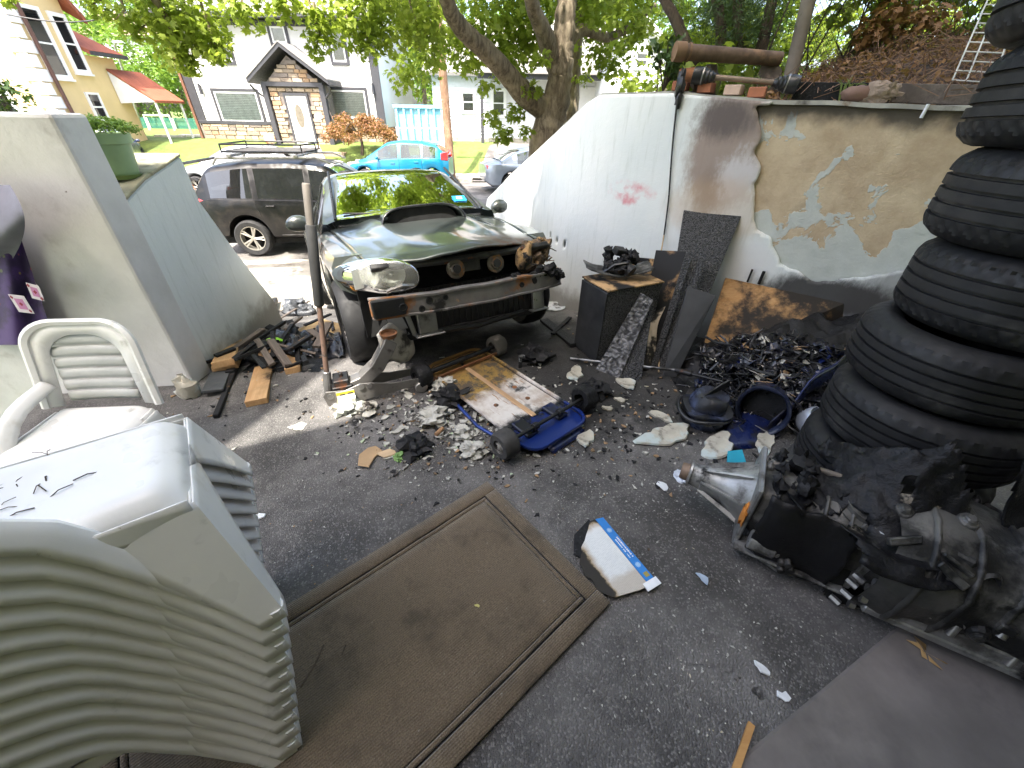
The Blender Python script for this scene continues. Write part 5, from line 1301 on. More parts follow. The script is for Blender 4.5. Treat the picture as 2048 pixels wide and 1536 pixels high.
# ---- far trees
def round_tree(name, label, c, rx, rz, n, m, seed, size=0.3, trunk=True, k=26, group=None):
    o = thing(name, label, 'tree', c, group=group); rr = random.Random(seed)
    if trunk:
        b = MB(); limb(b, [(0, 0, -0.5), (0.1, 0, rz * .6), (0, 0.1, rz * 1.2)], 0.25, 0.1, 8); b.build('trunk', M['bark'], o, smooth=60)
    cc = []; rs_ = []; nn = []
    for i in range(k):
        d = Vector((rr.gauss(0, 1), rr.gauss(0, 1), rr.gauss(0, 1))).normalized() * rr.uniform(.4, 1)
        cc.append((d.x * rx, d.y * rx * .8, rz * 1.25 + d.z * rz)); rs_.append(rx * rr.uniform(.25, .42)); nn.append(n // k)
    P1, N1, S1 = clumps(cc, rs_, nn, seed, size); leaf_obj('crown', leaf_mesh(P1, N1, S1, seed, 'oval'), m, o)
    return o
for i, (px, py, Y, rx, rz, lab) in enumerate([(290, 250, 38, 4.5, 4.2, 'broad bright green tree beside the yellow house'), (380, 240, 42, 4.5, 5.0, 'tall green tree left of the white house'), (225, 240, 48, 4.0, 5.5, 'dark green tree behind the yellow house awning'), (330, 230, 60, 6, 7.5, 'distant tall tree under the brown roof'),
        (800, 235, 33, 2.8, 4.6, 'tall dense tree right of the white house'), (850, 225, 38, 3.4, 5.6, 'tree filling the gap behind the utility pole'), (770, 220, 42, 3.5, 6.0, 'tree rising above the right end of the white house'), (955, 190, 42, 4.5, 6.5, 'green tree above the clapboard house roof'), (1180, 150, 40, 5, 5.5, 'green tree behind the gabled cottage'), (1340, 130, 34, 4, 4.5, 'leafy tree right of the gabled cottage')]):
    q = AY(px, py, Y); round_tree('background_tree', lab, (q.x, Y, max(-.7, q.z - 1.2)), rx, rz, 5200, M['leaf_far'], 100 + i, 0.36)
for i in range(15):
    x = -75 + i * 10.5 + TR.uniform(-2, 2); round_tree('background_tree', 'far green tree on the wooded skyline', (x, 72 + TR.uniform(-4, 6), 0), 6.5, 6.0 + TR.uniform(-1, 2), 2600, M['leaf_far'], 300 + i, 0.75, k=18, group='trees on the wooded skyline')
# ---- weeping red maple shrub
q = G(737, 300, 0.15); rm = thing('red_maple_shrub', 'low dome shaped copper red maple on the lawn by the porch', 'shrub', (q.x, 21.6, 0.0))
b = MB(); limb(b, [(0, 0, 0), (.08, 0, .5), (0, 0, 1.0)], .09, .05, 8)
for k in range(7):
    a = 2 * math.pi * k / 7; limb(b, [(0, 0, .8), (math.cos(a) * .6, math.sin(a) * .5, 1.25), (math.cos(a) * 1.3, math.sin(a) * 1.0, .95)], .04, .012, 5)
b.build('trunk', M['bark_dark'], rm, smooth=60)
rr = random.Random(4); cc = []; 
for k in range(70):
    a = rr.uniform(0, 2 * math.pi); d = math.sqrt(rr.random()); cc.append((math.cos(a) * d * 1.6, math.sin(a) * d * 1.2, 1.5 - .75 * d ** 2.2 + rr.uniform(-.12, .1)))
P_, Nn, Sz = clumps(cc, [.30] * 70, [120] * 70, 8, .11); leaf_obj('crown', leaf_mesh(P_, Nn, Sz, 9, 'oval'), M['leaf_red'], rm)
# ---- shrub behind the left wall
def bush(name, label, c, r, n, m, seed, size=.06, kind='oval'):
    o = thing(name, label, 'shrub', c); rr = random.Random(seed); cc = [(rr.uniform(-1, 1) * r[0], rr.uniform(-1, 1) * r[1], r[2] * rr.uniform(.3, 1.1)) for k in range(22)]
    b = MB()
    for k in range(6): limb(b, [(0, 0, -.1), (cc[k][0] * .5, cc[k][1] * .5, cc[k][2] * .6), cc[k]], .015, .006, 5)
    b.build('stem', M['bark_dark'], o)
    P1, N1, S1 = clumps(cc, [min(r) * .5] * 22, [n // 22] * 22, seed, size); leaf_obj('foliage', leaf_mesh(P1, N1, S1, seed, kind), m, o); return o
q = AY(212, 372, 4.6); bush('shrub', 'bright green shrub behind the left wall below the pot', (q.x - .2, 4.6, .35), (.5, .4, .45), 1800, M['leaf_far'], 31, .07)
q = AY(5, 190, 4.2); bush('shrub', 'dark shrub at the left edge above the pier', (q.x - .15, 4.2, 1.45), (.25, .25, .4), 900, M['leaf_dark'], 33, .06)
q = AY(1075, 285, 10.5); bush('shrub', 'weedy shrub at the foot of the big tree', (q.x, 10.5, -.6), (.9, .5, .6), 1400, M['leaf_far'], 35, .09)
# ---- tufts at the wall ends
b = None
# ================================================================== FOREGROUND THINGS
FR = random.Random(77)
UP = Vector((0, 0, 1))
def quad_board(bl, br, tl, tr, th):
    """board from four 3-D corners, thickness th towards its back"""
    n = (br - bl).cross(tl - bl).normalized()
    if n.dot(Vector((0, 0, CH)) - bl) < 0: n = -n
    return MB().hexa([bl, br, br - n * th, bl - n * th, tl, tr, tr - n * th, tl - n * th])
def irr(n, seed, jag=0.25, el=1.0):
    rr = random.Random(seed); out = []; f = [rr.uniform(0, 6.3) for _ in range(4)]
    for k in range(n):
        a = 2 * math.pi * (k + rr.uniform(-.3, .3)) / n; r = 1 + jag * (.8 * math.sin(2 * a + f[0]) + .6 * math.sin(3 * a + f[1]) + .35 * math.sin(5 * a + f[2]) + rr.uniform(-.4, .4)); out.append((math.cos(a) * r, math.sin(a) * r * el))
    return out
def chip(px, py, wpx, el, m, name, label, cat, th=0.008, seed=0, n=17, jag=.26, tilt=.1, lift=0.0, rz=None, group=None, curl=0.0):
    """irregular flat flake lying on the ground"""
    c = GG(px, py); rr = random.Random(seed + int(px)); d = (c - Vector((0, 0, CH))).dot(Vector((0, math.cos(CP), -math.sin(CP)))); r = wpx / 2 / CF * d
    b = MB(); b.prism([(x * r, y * r) for x, y in irr(n, seed, jag, el)], 0, th, inset=.06)
    o = b.build(name, m, None)
    o.matrix_world = Matrix.Translation(c + Vector((0, 0, 0.006 + lift + abs(tilt) * r * .5))) @ Matrix.Rotation(rr.uniform(0, 6.28) if rz is None else rz, 4, 'Z') @ Matrix.Rotation(rr.uniform(-tilt, tilt), 4, 'X') @ Matrix.Rotation(rr.uniform(-tilt, tilt), 4, 'Y')
    return tag(o, label, cat, group)
def crumple(c, r, seed, m, name, label, cat, flat=.5, n=16, amp=.45, group=None):
    b = MB(); b.blob((0, 0, r * flat * .55), (r, r * .85, r * flat), amp, 2.4, seed, n, 12, floor=0.0)
    o = b.build(name, m, None, smooth=25, loc=c); return tag(o, label, cat, group)

# ---------------------------------------------------------------- doormat
def matmat():
    t = T('mat_fibre'); v = t.coord()
    w = t.n('TexWave', {'Vector': v, 'Scale': 38.0, 'Distortion': 1.2, 'Detail': 2.0}, bands_direction='Y').outputs[1]
    f = t.noise(v, 220, 3, .7)
    c = t.mix(t.ramp(f, .3, .7), (0.088, 0.065, 0.042), (0.175, 0.134, 0.09))
    c = t.mix(t.math('MULTIPLY', t.ramp(t.noise(v, 3.6, 6, .7), .46, .70), .75), c, (0.035, 0.028, 0.02))
    c = t.mix(t.math('MULTIPLY', t.ramp(t.noise(v, 45, 3, .7), .68, .72), .5), c, (0.35, 0.33, 0.28))
    return t.done(c, 0.95, 0, t.bump(t.math('ADD', f, t.math('MULTIPLY', w, .6)), 0.7, 0.004), 0.15, sheen=.3)
mA, mB = Vector((-0.123, 1.456, 0)), Vector((0.43, 0.826, 0)); ey = (mB - mA).normalized(); ex = Vector((-ey.y * -1, ey.x * -1, 0)); ex = Vector((ey.y, -ey.x, 0))
if ex.x > 0: ex = -ex
ex = (ex * 0.93 + Vector((-0.82, -0.575, 0)) * .07).normalized()
mw = (mB - mA).length; ml = 1.62
mm = thing('doormat', 'brown fibre doormat with double line border', 'mat', M=Matrix.Translation(mA + Vector((0, 0, .012))) @ Matrix((ex, ey, UP)).transposed().to_4x4())
b = MB(); nx_, ny_ = 54, 30
def mz(x, y): return .010 + .006 * noise.noise(Vector((x * 2.2, y * 2.2, 3))) + .004 * noise.noise(Vector((x * 7, y * 7, 1)))
def pad(x0, x1, y0, y1, z=0.0):
    b = MB(); n1 = max(1, int((x1 - x0) / .04)); n2 = max(1, int((y1 - y0) / .04))
    b.grid(lambda u, v: (lerp(x0, x1, u), lerp(y0, y1, v), mz(lerp(x0, x1, u), lerp(y0, y1, v)) + z), n1, n2, flip=True)
    o = b.build('x', M['mat'], mm, smooth=60); md = o.modifiers.new('s', 'SOLIDIFY'); md.thickness = .012; md.offset = -1
    md = o.modifiers.new('b', 'BEVEL'); md.width = .004; md.limit_method = 'ANGLE'; return o
M['mat'] = matmat()
g_ = .007; r1, r2 = .070, .098
pad(r2, ml - r2, r2, mw - r2).name = 'field'
for a, c in ((0, r1), (r1 + g_, r2 - g_ * .4)):
    pad(a, ml - a, a, c).name = 'border'; pad(a, ml - a, mw - c, mw - a).name = 'border'
    pad(a, c, c, mw - c).name = 'border'; pad(ml - c, ml - a, c, mw - c).name = 'border'
b = MB(); b.box((ml - .01, mw - .01, .006), (ml / 2, mw / 2, .001)); b.build('backing', M['rubber'], mm)

# ---------------------------------------------------------------- scorched flat pack on the mat corner
def packmat():
    t = T('pack_print'); v = t.coord(); q = t.sep(v)
    c = t.mix(t.noise(v, 9, 4), (0.60, 0.62, 0.62), (0.72, 0.73, 0.72))
    # lines of fine print
    ln = t.math('MULTIPLY', t.ramp(t.n('TexWave', {'Vector': v, 'Scale': 42.0, 'Distortion': .4, 'Detail': 1.0}, bands_direction='Y').outputs[1], .62, .75), t.ramp(t.noise(t.scalev(v, (60, 14, 1)), 3, 2), .42, .55))
    inn = t.math('MULTIPLY', t.ramp(q[0], .05, .07), t.ramp(q[1], -.075, -.065, 1, 0) if False else t.ramp(q[1], .09, .10, 1, 0))
    c = t.mix(t.math('MULTIPLY', t.math('MULTIPLY', ln, inn), .35), c, (0.30, 0.33, 0.36))
    d = t.math('ADD', q[1], t.math('MULTIPLY', t.noise(v, 14, 5, .65), .06))
    br = t.ramp(d, -.085, -.135)
    e = t.math('ADD', q[0], t.math('MULTIPLY', t.noise(v, 14, 5, .65), .08)); br2 = t.ramp(e, .10, .05)
    e3 = t.ramp(e, .30, .345)
    bb = t.math('MAXIMUM', t.math('MAXIMUM', br, br2), t.math('MULTIPLY', e3, .5))
    c = t.mix(bb, c, (0.30, 0.20, 0.09)); c = t.mix(t.ramp(t.math('MAXIMUM', br, br2), .8, 1.0), c, (0.02, 0.016, 0.012))
    return t.done(c, 0.6, 0, t.bump(t.noise(v, 12, 3), .15, .01), .4)
pk0 = G(1190, 1040, .03); pk1 = G(1298, 1172, .03); pe = (pk1 - pk0); PL = pe.length; pe = pe.normalized(); pn = Vector((-pe.y, pe.x, 0))
pk = thing('scorched_pack', 'white and blue printed pack burned along one edge lying by the mat', 'pack', M=Matrix.Translation(Vector((pk0.x, pk0.y, .030))) @ Matrix((pe, pn, UP)).transposed().to_4x4())
rr = random.Random(9)
edge = [(0, .0), (-.004, -.03)]
for k in range(14):
    t_ = k / 13; x = lerp(.03, PL * .80, t_); y = -.06 - .15 * math.sin(min(1, t_ * 1.25) * math.pi * .62) - rr.uniform(0, .014); edge.append((x, y))
edge += [(PL * .92, -.17), (PL * .99, -.05), (PL, 0)]
b = MB(); b.prism(edge[::-1], 0, .006); b.build('printed_panel', packmat(), pk, bevel=.001)
b = MB(); b.prism([(0.0, .002), (PL * .95, .002), (PL * .95, .042), (0.01, .042)][::1], 0, .0065); sp_ = b.build('blue_spine', mat('pack_blue', (0.02, 0.19, 0.55), .45, var=.1, bump=.05), pk)
tw_ = mat('pack_white', (.72, .74, .76), .5, bump=0)
def tline(x0, x1, y, h, seed, z=.0072):
    rr = random.Random(seed); b = MB(); x = x0
    while x < x1:
        w = rr.uniform(.004, .009); b.box((w, h * rr.choice([1, 1, .7]), .0006), (x + w / 2, y, z)); x += w + (.002 if rr.random() < .8 else .006)
    return tag(b.build('lettering', tw_, sp_), kind='stuff')
tline(PL * .34, PL * .66, .029, .008, 1); tline(PL * .36, PL * .55, .015, .0055, 2); tline(PL * .58, PL * .64, .014, .004, 3)
b = MB()
for sx in (.22, .75):
    for k in range(6): b.box((.026, .003, .0006), (PL * sx, .022, .0072), (0, 0, k * math.pi / 6))
tag(b.build('snowflake_print', mat('pack_pale', (.35, .55, .80), .5, bump=0), sp_), kind='stuff')
b = MB(); b.box((.022, .022, .0006), (PL * .885, .024, .0073)); b.build('gold_seal', mat('gold_print', (.30, .24, .05), .5, bump=0), sp_)
b = MB(); b.box((.035, .075, .006), (PL * 1.0, .016, .0035)); b.build('end_flap', tw_, pk)
b = MB(); b.box((PL * .8, .10, .010), (PL * .55, -.04, -.012), (0, 0, -.06)); b.build('cardboard_layer', mat('cardboard', (.30, .19, .09), .85, bump=.3), pk)
b = MB(); b.prism([(-.02, -.02), (.02, -.14), (.10, -.20), (.16, -.16), (.12, -.08), (.05, -.04)][::-1], -.010, -.003); b.build('charred_corner', M['char'], pk)

# ---------------------------------------------------------------- tyres
def tyre_mesh(r, w, seed, groove=4):
    n = 160; h = w / 2; rb = r * .60; prof = []
    prof += [(rb, -h * .70), (rb * 1.06, -h * .86), (r * .72, -h * .97), (r * .80, -h * 1.0), (r * .87, -h * .95), (r * .93, -h * .84)]
    tread = [(-.78, .962, 1), (-.70, .98, 1), (-.60, .995, 1)]
    gs = np.linspace(-.44, .44, groove)
    for g_ in gs: tread += [(g_ - .044, 1.0, 0), (g_ - .034, .955, 0), (g_ + .034, .955, 0), (g_ + .044, 1.0, 0)]
    tread += [(.60, .995, 1), (.70, .98, 1), (.78, .962, 1)]
    flags = [0] * len(prof) + [f for _, _, f in tread]
    prof += [(r * k, h * a) for a, k, _ in tread]
    tail = [(r * .93, h * .84), (r * .87, h * .95), (r * .80, h * 1.0), (r * .72, h * .97), (rb * 1.06, h * .86), (rb, h * .70)]
    prof += tail; flags += [0] * len(tail)
    inner = [(rb * .99, h * .5), (r * .90, h * .4), (r * .90, -h * .4), (rb * .99, -h * .5)]; prof += inner; flags += [0] * 4
    b = MB(); vs = []; fs = []; m = len(prof)
    for i, ((pr, ph), fl) in enumerate(zip(prof, flags)):
        for k in range(n):
            a = 2 * math.pi * k / n; q = pr - (r * (.034 if seed > 3 else .020) if fl and (k + (i % 3)) % 4 == 0 else 0)
            vs.append((math.cos(a) * q, math.sin(a) * q, ph))
    for i in range(m):
        j = (i + 1) % m
        for k in range(n):
            k2 = (k + 1) % n; fs.append((i * n + k, i * n + k2, j * n + k2, j * n + k))
    b.add(vs, fs); return b
tyre_labels = ['flat bottom tyre of the stack, half behind the scorched gearbox', 'second tyre from the ground, partly under burnt plastic film', 'third tyre from the ground in the tall stack', 'middle tyre of the tall stack, level with the soot line', 'fifth tyre from the ground in the tall stack', 'sixth tyre from the ground, just below wall top height', 'seventh tyre from the ground, beside the wire rack', 'topmost tyre, cut by the corner of the picture']
zt_ = 0.0; prevd = None; TYRES = []
specs = [(1568, 914, .20, .335, 3), (1605, 857, .265, .345, 5), (1666, 757, .27, .35, 4), (1723, 639, .275, .35, 4), (1810, 510, .295, .335, 4), (1869, 357, .30, .335, 4), (1948, 150, .28, .335, 4), (1985, -20, .28, .335, 4)]
for k, (px, py, w, r, gr) in enumerate(specs):
    zc = zt_ + w / 2; d = ray(px, py); hd_ = math.hypot(d.x, d.y)
    t_ = (zc - CH) / d.z if d.z < -.12 else None
    D = hd_ * t_ if t_ else prevd
    if prevd: D = min(max(D, prevd - .10), prevd + .05)
    prevd = D
    u = Vector((d.x, d.y, 0)).normalized(); pr_ = Vector((u.y, -u.x, 0))
    c = u * D + pr_ * (r + (.025 if k > 3 else -.005))
    TYRES.append((c, zc, r, w))
    o = tyre_mesh(r, w, k, gr).build('tyre', M['rubber'] if k > 3 else M['rubber_dusty'] if k == 0 else M['rubber'], None, smooth=32)
    o.matrix_world = Matrix.Translation((c.x, c.y, zc)) @ Matrix.Rotation(FR.uniform(-.03, .03), 4, 'X') @ Matrix.Rotation(FR.uniform(0, 6), 4, 'Z')
    tag(o, tyre_labels[k], 'tyre', 'tyres stacked beside the garage')
    zt_ += w + .003
print('tyres', [(tuple(round(x, 2) for x in c), round(z, 2)) for c, z, r, w in TYRES])

# ---------------------------------------------------------------- trolley jack
j0 = GG(668, 806); j1 = GG(868, 765); ju = (j1 - j0); jl = ju.length; ju.normalize(); jn = Vector((-ju.y, ju.x, 0))
jk = thing('trolley_jack', 'grey trolley jack with a tall upright handle in front of the wheel', 'jack', M=Matrix.Translation(j0) @ Matrix((ju, jn, UP)).transposed().to_4x4())
Mz = lambda y: Matrix(((1, 0, 0, 0), (0, 0, -1, y), (0, 1, 0, 0), (0, 0, 0, 1)))
side = [(-.03, .035), (.03, .012), (.10, .018), (.16, .02), (.30, .035), (.62, .06), (.66, .085), (.60, .115), (.40, .12), (.27, .155), (.20, .165), (.10, .135), (-.02, .15), (-.045, .12)]
jm = mat('jack_grey', (.20, .19, .18), .45, .6, bump=.15, masks=[((.07, .06, .055), 9, .55, .7, .7), ((.30, .22, .15), 12, .66, .75, .8)])
for y in (-.075, .075):
    b = MB(); b.prism(side, y - .004, y + .004, Mz(0)); b.build('side_plate', jm, jk, bevel=.003)
    b = MB(); b.cyl((.20, y * 1.0 - .006, .145), (.20, y + .012 * (1 if y > 0 else -1) - .006, .145), .022, n=12); b.cyl((.255, y - .012, .135), (.255, y + .012, .135), .017, n=12); b.cyl((.0, y - .012, .11), (.0, y + .012, .11), .02, n=10); tag(b.build('bolt', M['steel'], jk), kind='stuff')
b = MB(); b.box((.13, .13, .10), (.085, 0, .11)); b.box((.10, .12, .05), (.085, 0, .18)); b.cyl((.09, 0, .20), (.09, 0, .235), .015, n=8); b.build('hydraulic_unit', M['black_metal'], jk, bevel=.006)
lab = MB(); lab.box((.115, .002, .055), (.095, -.0815, .105)); lab.build('warning_label', mat('label_white', (.62, .60, .58), .6, bump=0), jk)
lab = MB(); lab.box((.115, .002, .022), (.095, -.083, .118)); ll = lab.build('label_yellow', mat('label_yellow', (.60, .47, .03), .6, bump=0), jk)
b = MB(); b.box((.035, .001, .008), (.075, -.0845, .110)); b.box((.035, .001, .008), (.125, -.0845, .112)); b.build('label_print', M['dark'], ll)
armp = [(.14, .14), (.24, .17), (.34, .25), (.44, .40), (.455, .435)]
b = MB()
for y in (-.045, .045):
    q = [(x - .035, z + .02) for x, z in armp] + [(x + .03, z - .035) for x, z in armp[::-1]]; b.prism(q, y - .004, y + .004, Mz(0))
q = [(x - .035, z + .02) for x, z in armp] + [(x - .030, z + .012) for x, z in armp[::-1]]; b.prism(q, -.045, .045, Mz(0))
b.build('lift_arm', jm, jk, bevel=.003)
b = MB(); b.lathe([(.0, 0), (.05, 0), (.055, .012), (.06, .03), (.05, .03), (.045, .016), (0, .016)], (.445, 0, .44), (0, 0, 1), 18); b.build('saddle', M['rust'], jk, smooth=40)
ht = AY(612, 366, j0.y + .18); hl_ = jk.matrix_world.inverted() @ ht; hb_ = Vector((-.012, 0, .10))
hp = lambda k: hb_.lerp(hl_, k)
b = MB(); b.cyl(hp(-.02), hp(.12), .030, .026, 12); b.build('handle_socket', M['steel'], jk, bevel=.002)
b = MB(); b.cyl(hp(.08), hp(.50), .0165, n=14); b.build('handle_rod', mat('rod_rust', (.16, .10, .075), .7, .4, bump=.3, masks=[((.05, .045, .04), 10, .5, .65)]), jk, smooth=60)
b = MB(); b.tube([hp(.47), hp(.475), hp(.83), hp(.835)], [.024, .029, .029, .025], 16); b.build('foam_sleeve', mat('foam', (.03, .03, .03), .85, bump=.4, bscale=120, masks=[((.14, .12, .10), 25, .66, .74)]), jk, smooth=60)
b = MB(); b.tube([hp(.83), hp(.995), hp(1.0)], [.022, .022, .018], 14); b.build('handle_grip', mat('grip_grey', (.17, .15, .13), .7, .2, bump=.3, masks=[((.07, .06, .05), 8, .5, .7)]), jk, smooth=60)
for x, y in ((-.0, .10), (-.0, -.10)):
    b = MB(); b.lathe([(.028, -.014), (.032, -.01), (.032, .01), (.028, .014)], (x + .02, y, .033), (0, 1, 0), 16); b.build('caster', M['steel'], jk)
for y in (-.09, .09):
    b = MB(); b.lathe([(.04, -.016), (.045, -.01), (.045, .01), (.04, .016)], (.60, y, .046), (0, 1, 0), 18); b.build('front_wheel', M['steel'], jk)
b = MB(); b.box((.05, .03, .03), (.11, -.11, .02), (0, 0, .2)); tag(b.build('wood_block', M['wood_new']), 'small orange wood offcut beside the jack', 'offcut').matrix_world = jk.matrix_world @ Matrix.Translation((0.02, -0.02, 0))

# ---------------------------------------------------------------- overturned four wheeled cart
cw_ = [G(1022, 893, .09), G(850, 765, .09), G(986, 684, .10), G(1158, 795, .10)]   # wheel centres: front-left, rear-left, rear-right, front-right
cf = (cw_[0] + cw_[3]) / 2; cr_ = (cw_[1] + cw_[2]) / 2; e1 = (cf - cr_); cl_ = e1.length; e1.normalize(); e2 = Vector((-e1.y, e1.x, 0))
halfw = (((cw_[3] - cw_[0]).dot(e2)) + ((cw_[2] - cw_[1]).dot(e2))) / 4
o_c = (cf + cr_) / 2; o_c.z = gz(o_c.x, o_c.y)
ct = thing('overturned_cart', 'upturned four wheeled metal cart with scorched white deck and blue end', 'cart', M=Matrix.Translation(o_c) @ Matrix((e1, e2, UP)).transposed().to_4x4())
HL = cl_ / 2
print('cart', cl_, halfw)
def cartmat():
    t = T('cart_deck'); v = t.coord(); q = t.sep(v); ns = t.math('MULTIPLY', t.math('SUBTRACT', t.noise(v, 9, 6, .65), .5), .30)
    white = t.mix(t.ramp(t.noise(v, 6, 6, .7), .35, .65), (.36, .29, .24), (.62, .59, .56))
    x = t.math('ADD', q[0], ns)
    c = t.mix(t.ramp(x, -.12, -.02), t.mix(t.ramp(t.noise(v, 14, 5, .7), .42, .58), (.08, .065, .05), (.30, .19, .05)), white)
    c = t.mix(t.ramp(t.noise(t.scalev(v, (2, 14, 2)), 4, 4), .62, .7), c, (.28, .14, .05))
    c = t.mix(t.ramp(x, -.33, -.42), c, t.mix(t.noise(v, 20, 5), (.20, .10, .03), (.34, .20, .07)))
    c = t.mix(t.ramp(x, HL - .20, HL - .13), c, (.012, .013, .02)); c = t.mix(t.ramp(x, HL - .10, HL - .04), c, (.008, .024, .15))
    c = t.mix(t.math('MULTIPLY', t.ramp(t.noise(v, 7, 6, .6), .55, .68), t.ramp(q[1], -.05, .10)), c, (.03, .03, .032))
    r = t.ramp(x, HL - .2, HL - .1, .55, .25)
    return t.done(c, r, .15, t.bump(t.noise(v, 40, 4), .2, .004), .5)
cm = cartmat(); dw_ = halfw * .72
def deck_poly(e):
    out = []
    for (sx, sy) in ((1, 1), (-1, 1), (-1, -1), (1, -1)):
        for k in range(6):
            a = (k / 5) * math.pi / 2; rr_ = .10
            cx_, cy_ = sx * (HL + .14 - rr_), sy * (dw_ - rr_)
            aa = {(1, 1): 0, (-1, 1): 1, (-1, -1): 2, (1, -1): 3}[(sx, sy)] * math.pi / 2 + a
            out.append((cx_ + math.cos(aa) * (rr_ - e), cy_ + math.sin(aa) * (rr_ - e)))
    return out
b = MB(); outer = deck_poly(0); inner = deck_poly(.02)
b.prism(deck_poly(.012), .045, .052); dk = b.build('deck', cm, ct)
b = MB(); pts = [(x, y, .035 + .03) for x, y in outer]; b.tube(pts + pts[:1], .013, 6); b.build('rim_tube', cm, ct, smooth=60)
b = MB(); b.prism([(-HL * .95, -.02), (HL * .75, -.02), (HL * .75, .02), (-HL * .95, .02)], .052, .064, inset=.0); b.build('centre_rib', mat('rib_rusty', (.42, .27, .15), .6, .2, bump=.2), ct, bevel=.006)
for xx, rm_ in ((-HL, M['black_metal']), (HL, M['black_metal'])):
    b = MB(); b.cyl((xx, -halfw, .105), (xx, halfw, .105), .013, n=10)
    if xx < 0: b.tube([(xx, -halfw * .8, .105), (xx, halfw * .8, .105)], .020, 10)
    for y in ((-.11, .11) if xx > 0 else (0,)):
        b.box((.035, .012, .06), (xx, y, .085)); b.cyl((xx, y - .02, .105), (xx, y + .02, .105), .024, n=12)
    b.build('axle', rm_, ct, bevel=.002)
b = MB(); b.box((.012, halfw * 1.9, .022), (-HL + .06, 0, .075)); b.build('brace', M['rust'], ct)
for y in (-.14, .13):
    b = MB(); b.box((.16, .09, .025), (HL - .06, y, .066)); b.build('bearing_block', M['blue_plastic'], ct, bevel=.006)
for k, (x, y) in enumerate(((.10, -.12), (.18, .10), (.02, .12))):
    b = MB(); b.lathe([(.016, 0), (.018, .003), (.008, .005), (0, .004)], (x, y, .052), (0, 0, 1), 14); b.build('rivet', M['rust'], ct)
wm = [('wheel', M['rubber_dusty'], 0.0, (HL, -halfw)), ('wheel', M['char'], .10, (-HL, -halfw)), ('wheel', mat('ashen_rubber', (.10, .09, .08), .9, bump=.5, masks=[((.28, .25, .22), 6, .5, .7)]), .16, (-HL, halfw)), ('wheel', M['char'], .35, (HL, halfw))]
for nm, mt_, am, (x, y) in wm:
    b = MB(); r_, w_ = .088, .105; sg = 1 if y > 0 else -1
    prof_ = [(.05, -.5), (.085, -.5), (.097, -.40), (.10, -.2), (.10, .2), (.097, .40), (.085, .5), (.05, .5), (.045, .3), (.045, -.3)]
    b.lathe([(a * r_ / .1, c * w_) for a, c in prof_], (x, y, .105), (0, sg, 0), 26, closed=True)
    if am: b.v = [tuple(Vector(q_) + Vector((0, 0, 1)) * (am * .06 * noise.noise(Vector(q_) * 22)) + Vector((1, .4, 0)) * (am * .05 * noise.noise(Vector(q_) * 17 + Vector((5, 5, 5))))) for q_ in b.v]
    wo = b.build(nm, mt_, ct, smooth=40)
    b = MB(); b.lathe([(.048, .47 * w_ / 1), (.044, .49 * w_), (.040, .30 * w_), (.036, .28 * w_)], (x, y, .105), (0, sg, 0), 24, cap=False)
    for k in range(6):
        a = k * math.pi / 3; Fm = frame((0, sg, 0)); d_ = Fm @ Vector((math.cos(a), math.sin(a), 0)); b.tube([Vector((x, y + sg * .36 * w_, .105)) + d_ * .008, Vector((x, y + sg * .34 * w_, .105)) + d_ * .044], .006, 5)
    b.lathe([(.014, .25 * w_), (.014, .46 * w_), (.009, .48 * w_), (0, .48 * w_)], (x, y, .105), (0, sg, 0), 12)
    b.build('hub', mat('hub_silver', (.42, .40, .37), .45, .6, masks=[((.1, .09, .08), 20, .5, .65)]) if am == 0 else M['char'], wo, smooth=40)
b = MB(); fpts = [(-HL * .55, -dw_ - .01, .05), (-HL * .2, -dw_ - .05, .03), (HL * .35, -dw_ - .075, .025), (HL * .8, -dw_ - .05, .04), (HL, -dw_ + .02, .06)]
b.tube(fpts, .012, 8); b.build('side_tube', mat('tube_blue', (.015, .04, .20), .3, .2, masks=[((.02, .02, .022), 5, .5, .62)]), ct, smooth=60)
b = MB(); b.grid(lambda u, v: (HL + .02 + .16 * u, -dw_ * .5 + .30 * v, .010 + .02 * math.sin(u * 3)), 6, 6); b.build('fallen_tray_edge', M['blue_plastic'], ct, smooth=60, solid=.01)

# ---------------------------------------------------------------- charred cabinet and what lies on it
cA, cB = GG(1150, 692), GG(1194, 728); cC = cB + (GG(1292, 704) - cB)
topz = AY(1190, 584, cB.y).z
cD = cA + (cC - cB)
def alli(name, scale=55, col=BLACKCHAR, hi=(.06, .06, .062), st=1.0):
    t = T(name); v = t.coord(); vo = t.n('TexVoronoi', {'Vector': t.n('VectorMath', {0: v, 1: t.n('VectorMath', {0: t.noise(v, 30, 2, .5, 0, True), 3: .03}, operation='SCALE').outputs[0]}, operation='ADD').outputs[0], 'Scale': float(scale)}, feature='SMOOTH_F1')
    f = t.ramp(vo.outputs[0], .15, .75)
    c = t.mix(f, hi, col); r = t.ramp(f, 0, 1, .32, .8)
    return t.done(c, r, 0, t.bump(f, st, -.012), .6)
M['alligator'] = alli('char_alligator', 42, hi=(.12, .12, .125)); M['alligator_fine'] = alli('char_fine', 110, hi=(.065, .066, .07))
cab = thing('charred_cabinet', 'charred black wooden cabinet standing beside the leaning boards', 'cabinet')
b = MB(); h_ = Vector((0, 0, topz)); b.hexa([cA, cB, cC, cD, cA + h_, cB + h_, cC + h_, cD + h_]); b.build('carcass', M['alligator_fine'], cab, bevel=.006)
b = quad_board(cA + Vector((0, 0, .02)), cB + Vector((0, 0, .02)), cA + h_ * .985, cB + h_ * .985, .012); nrm_ = (cB - cA).cross(UP).normalized(); 
if nrm_.dot(-cB) < 0: nrm_ = -nrm_
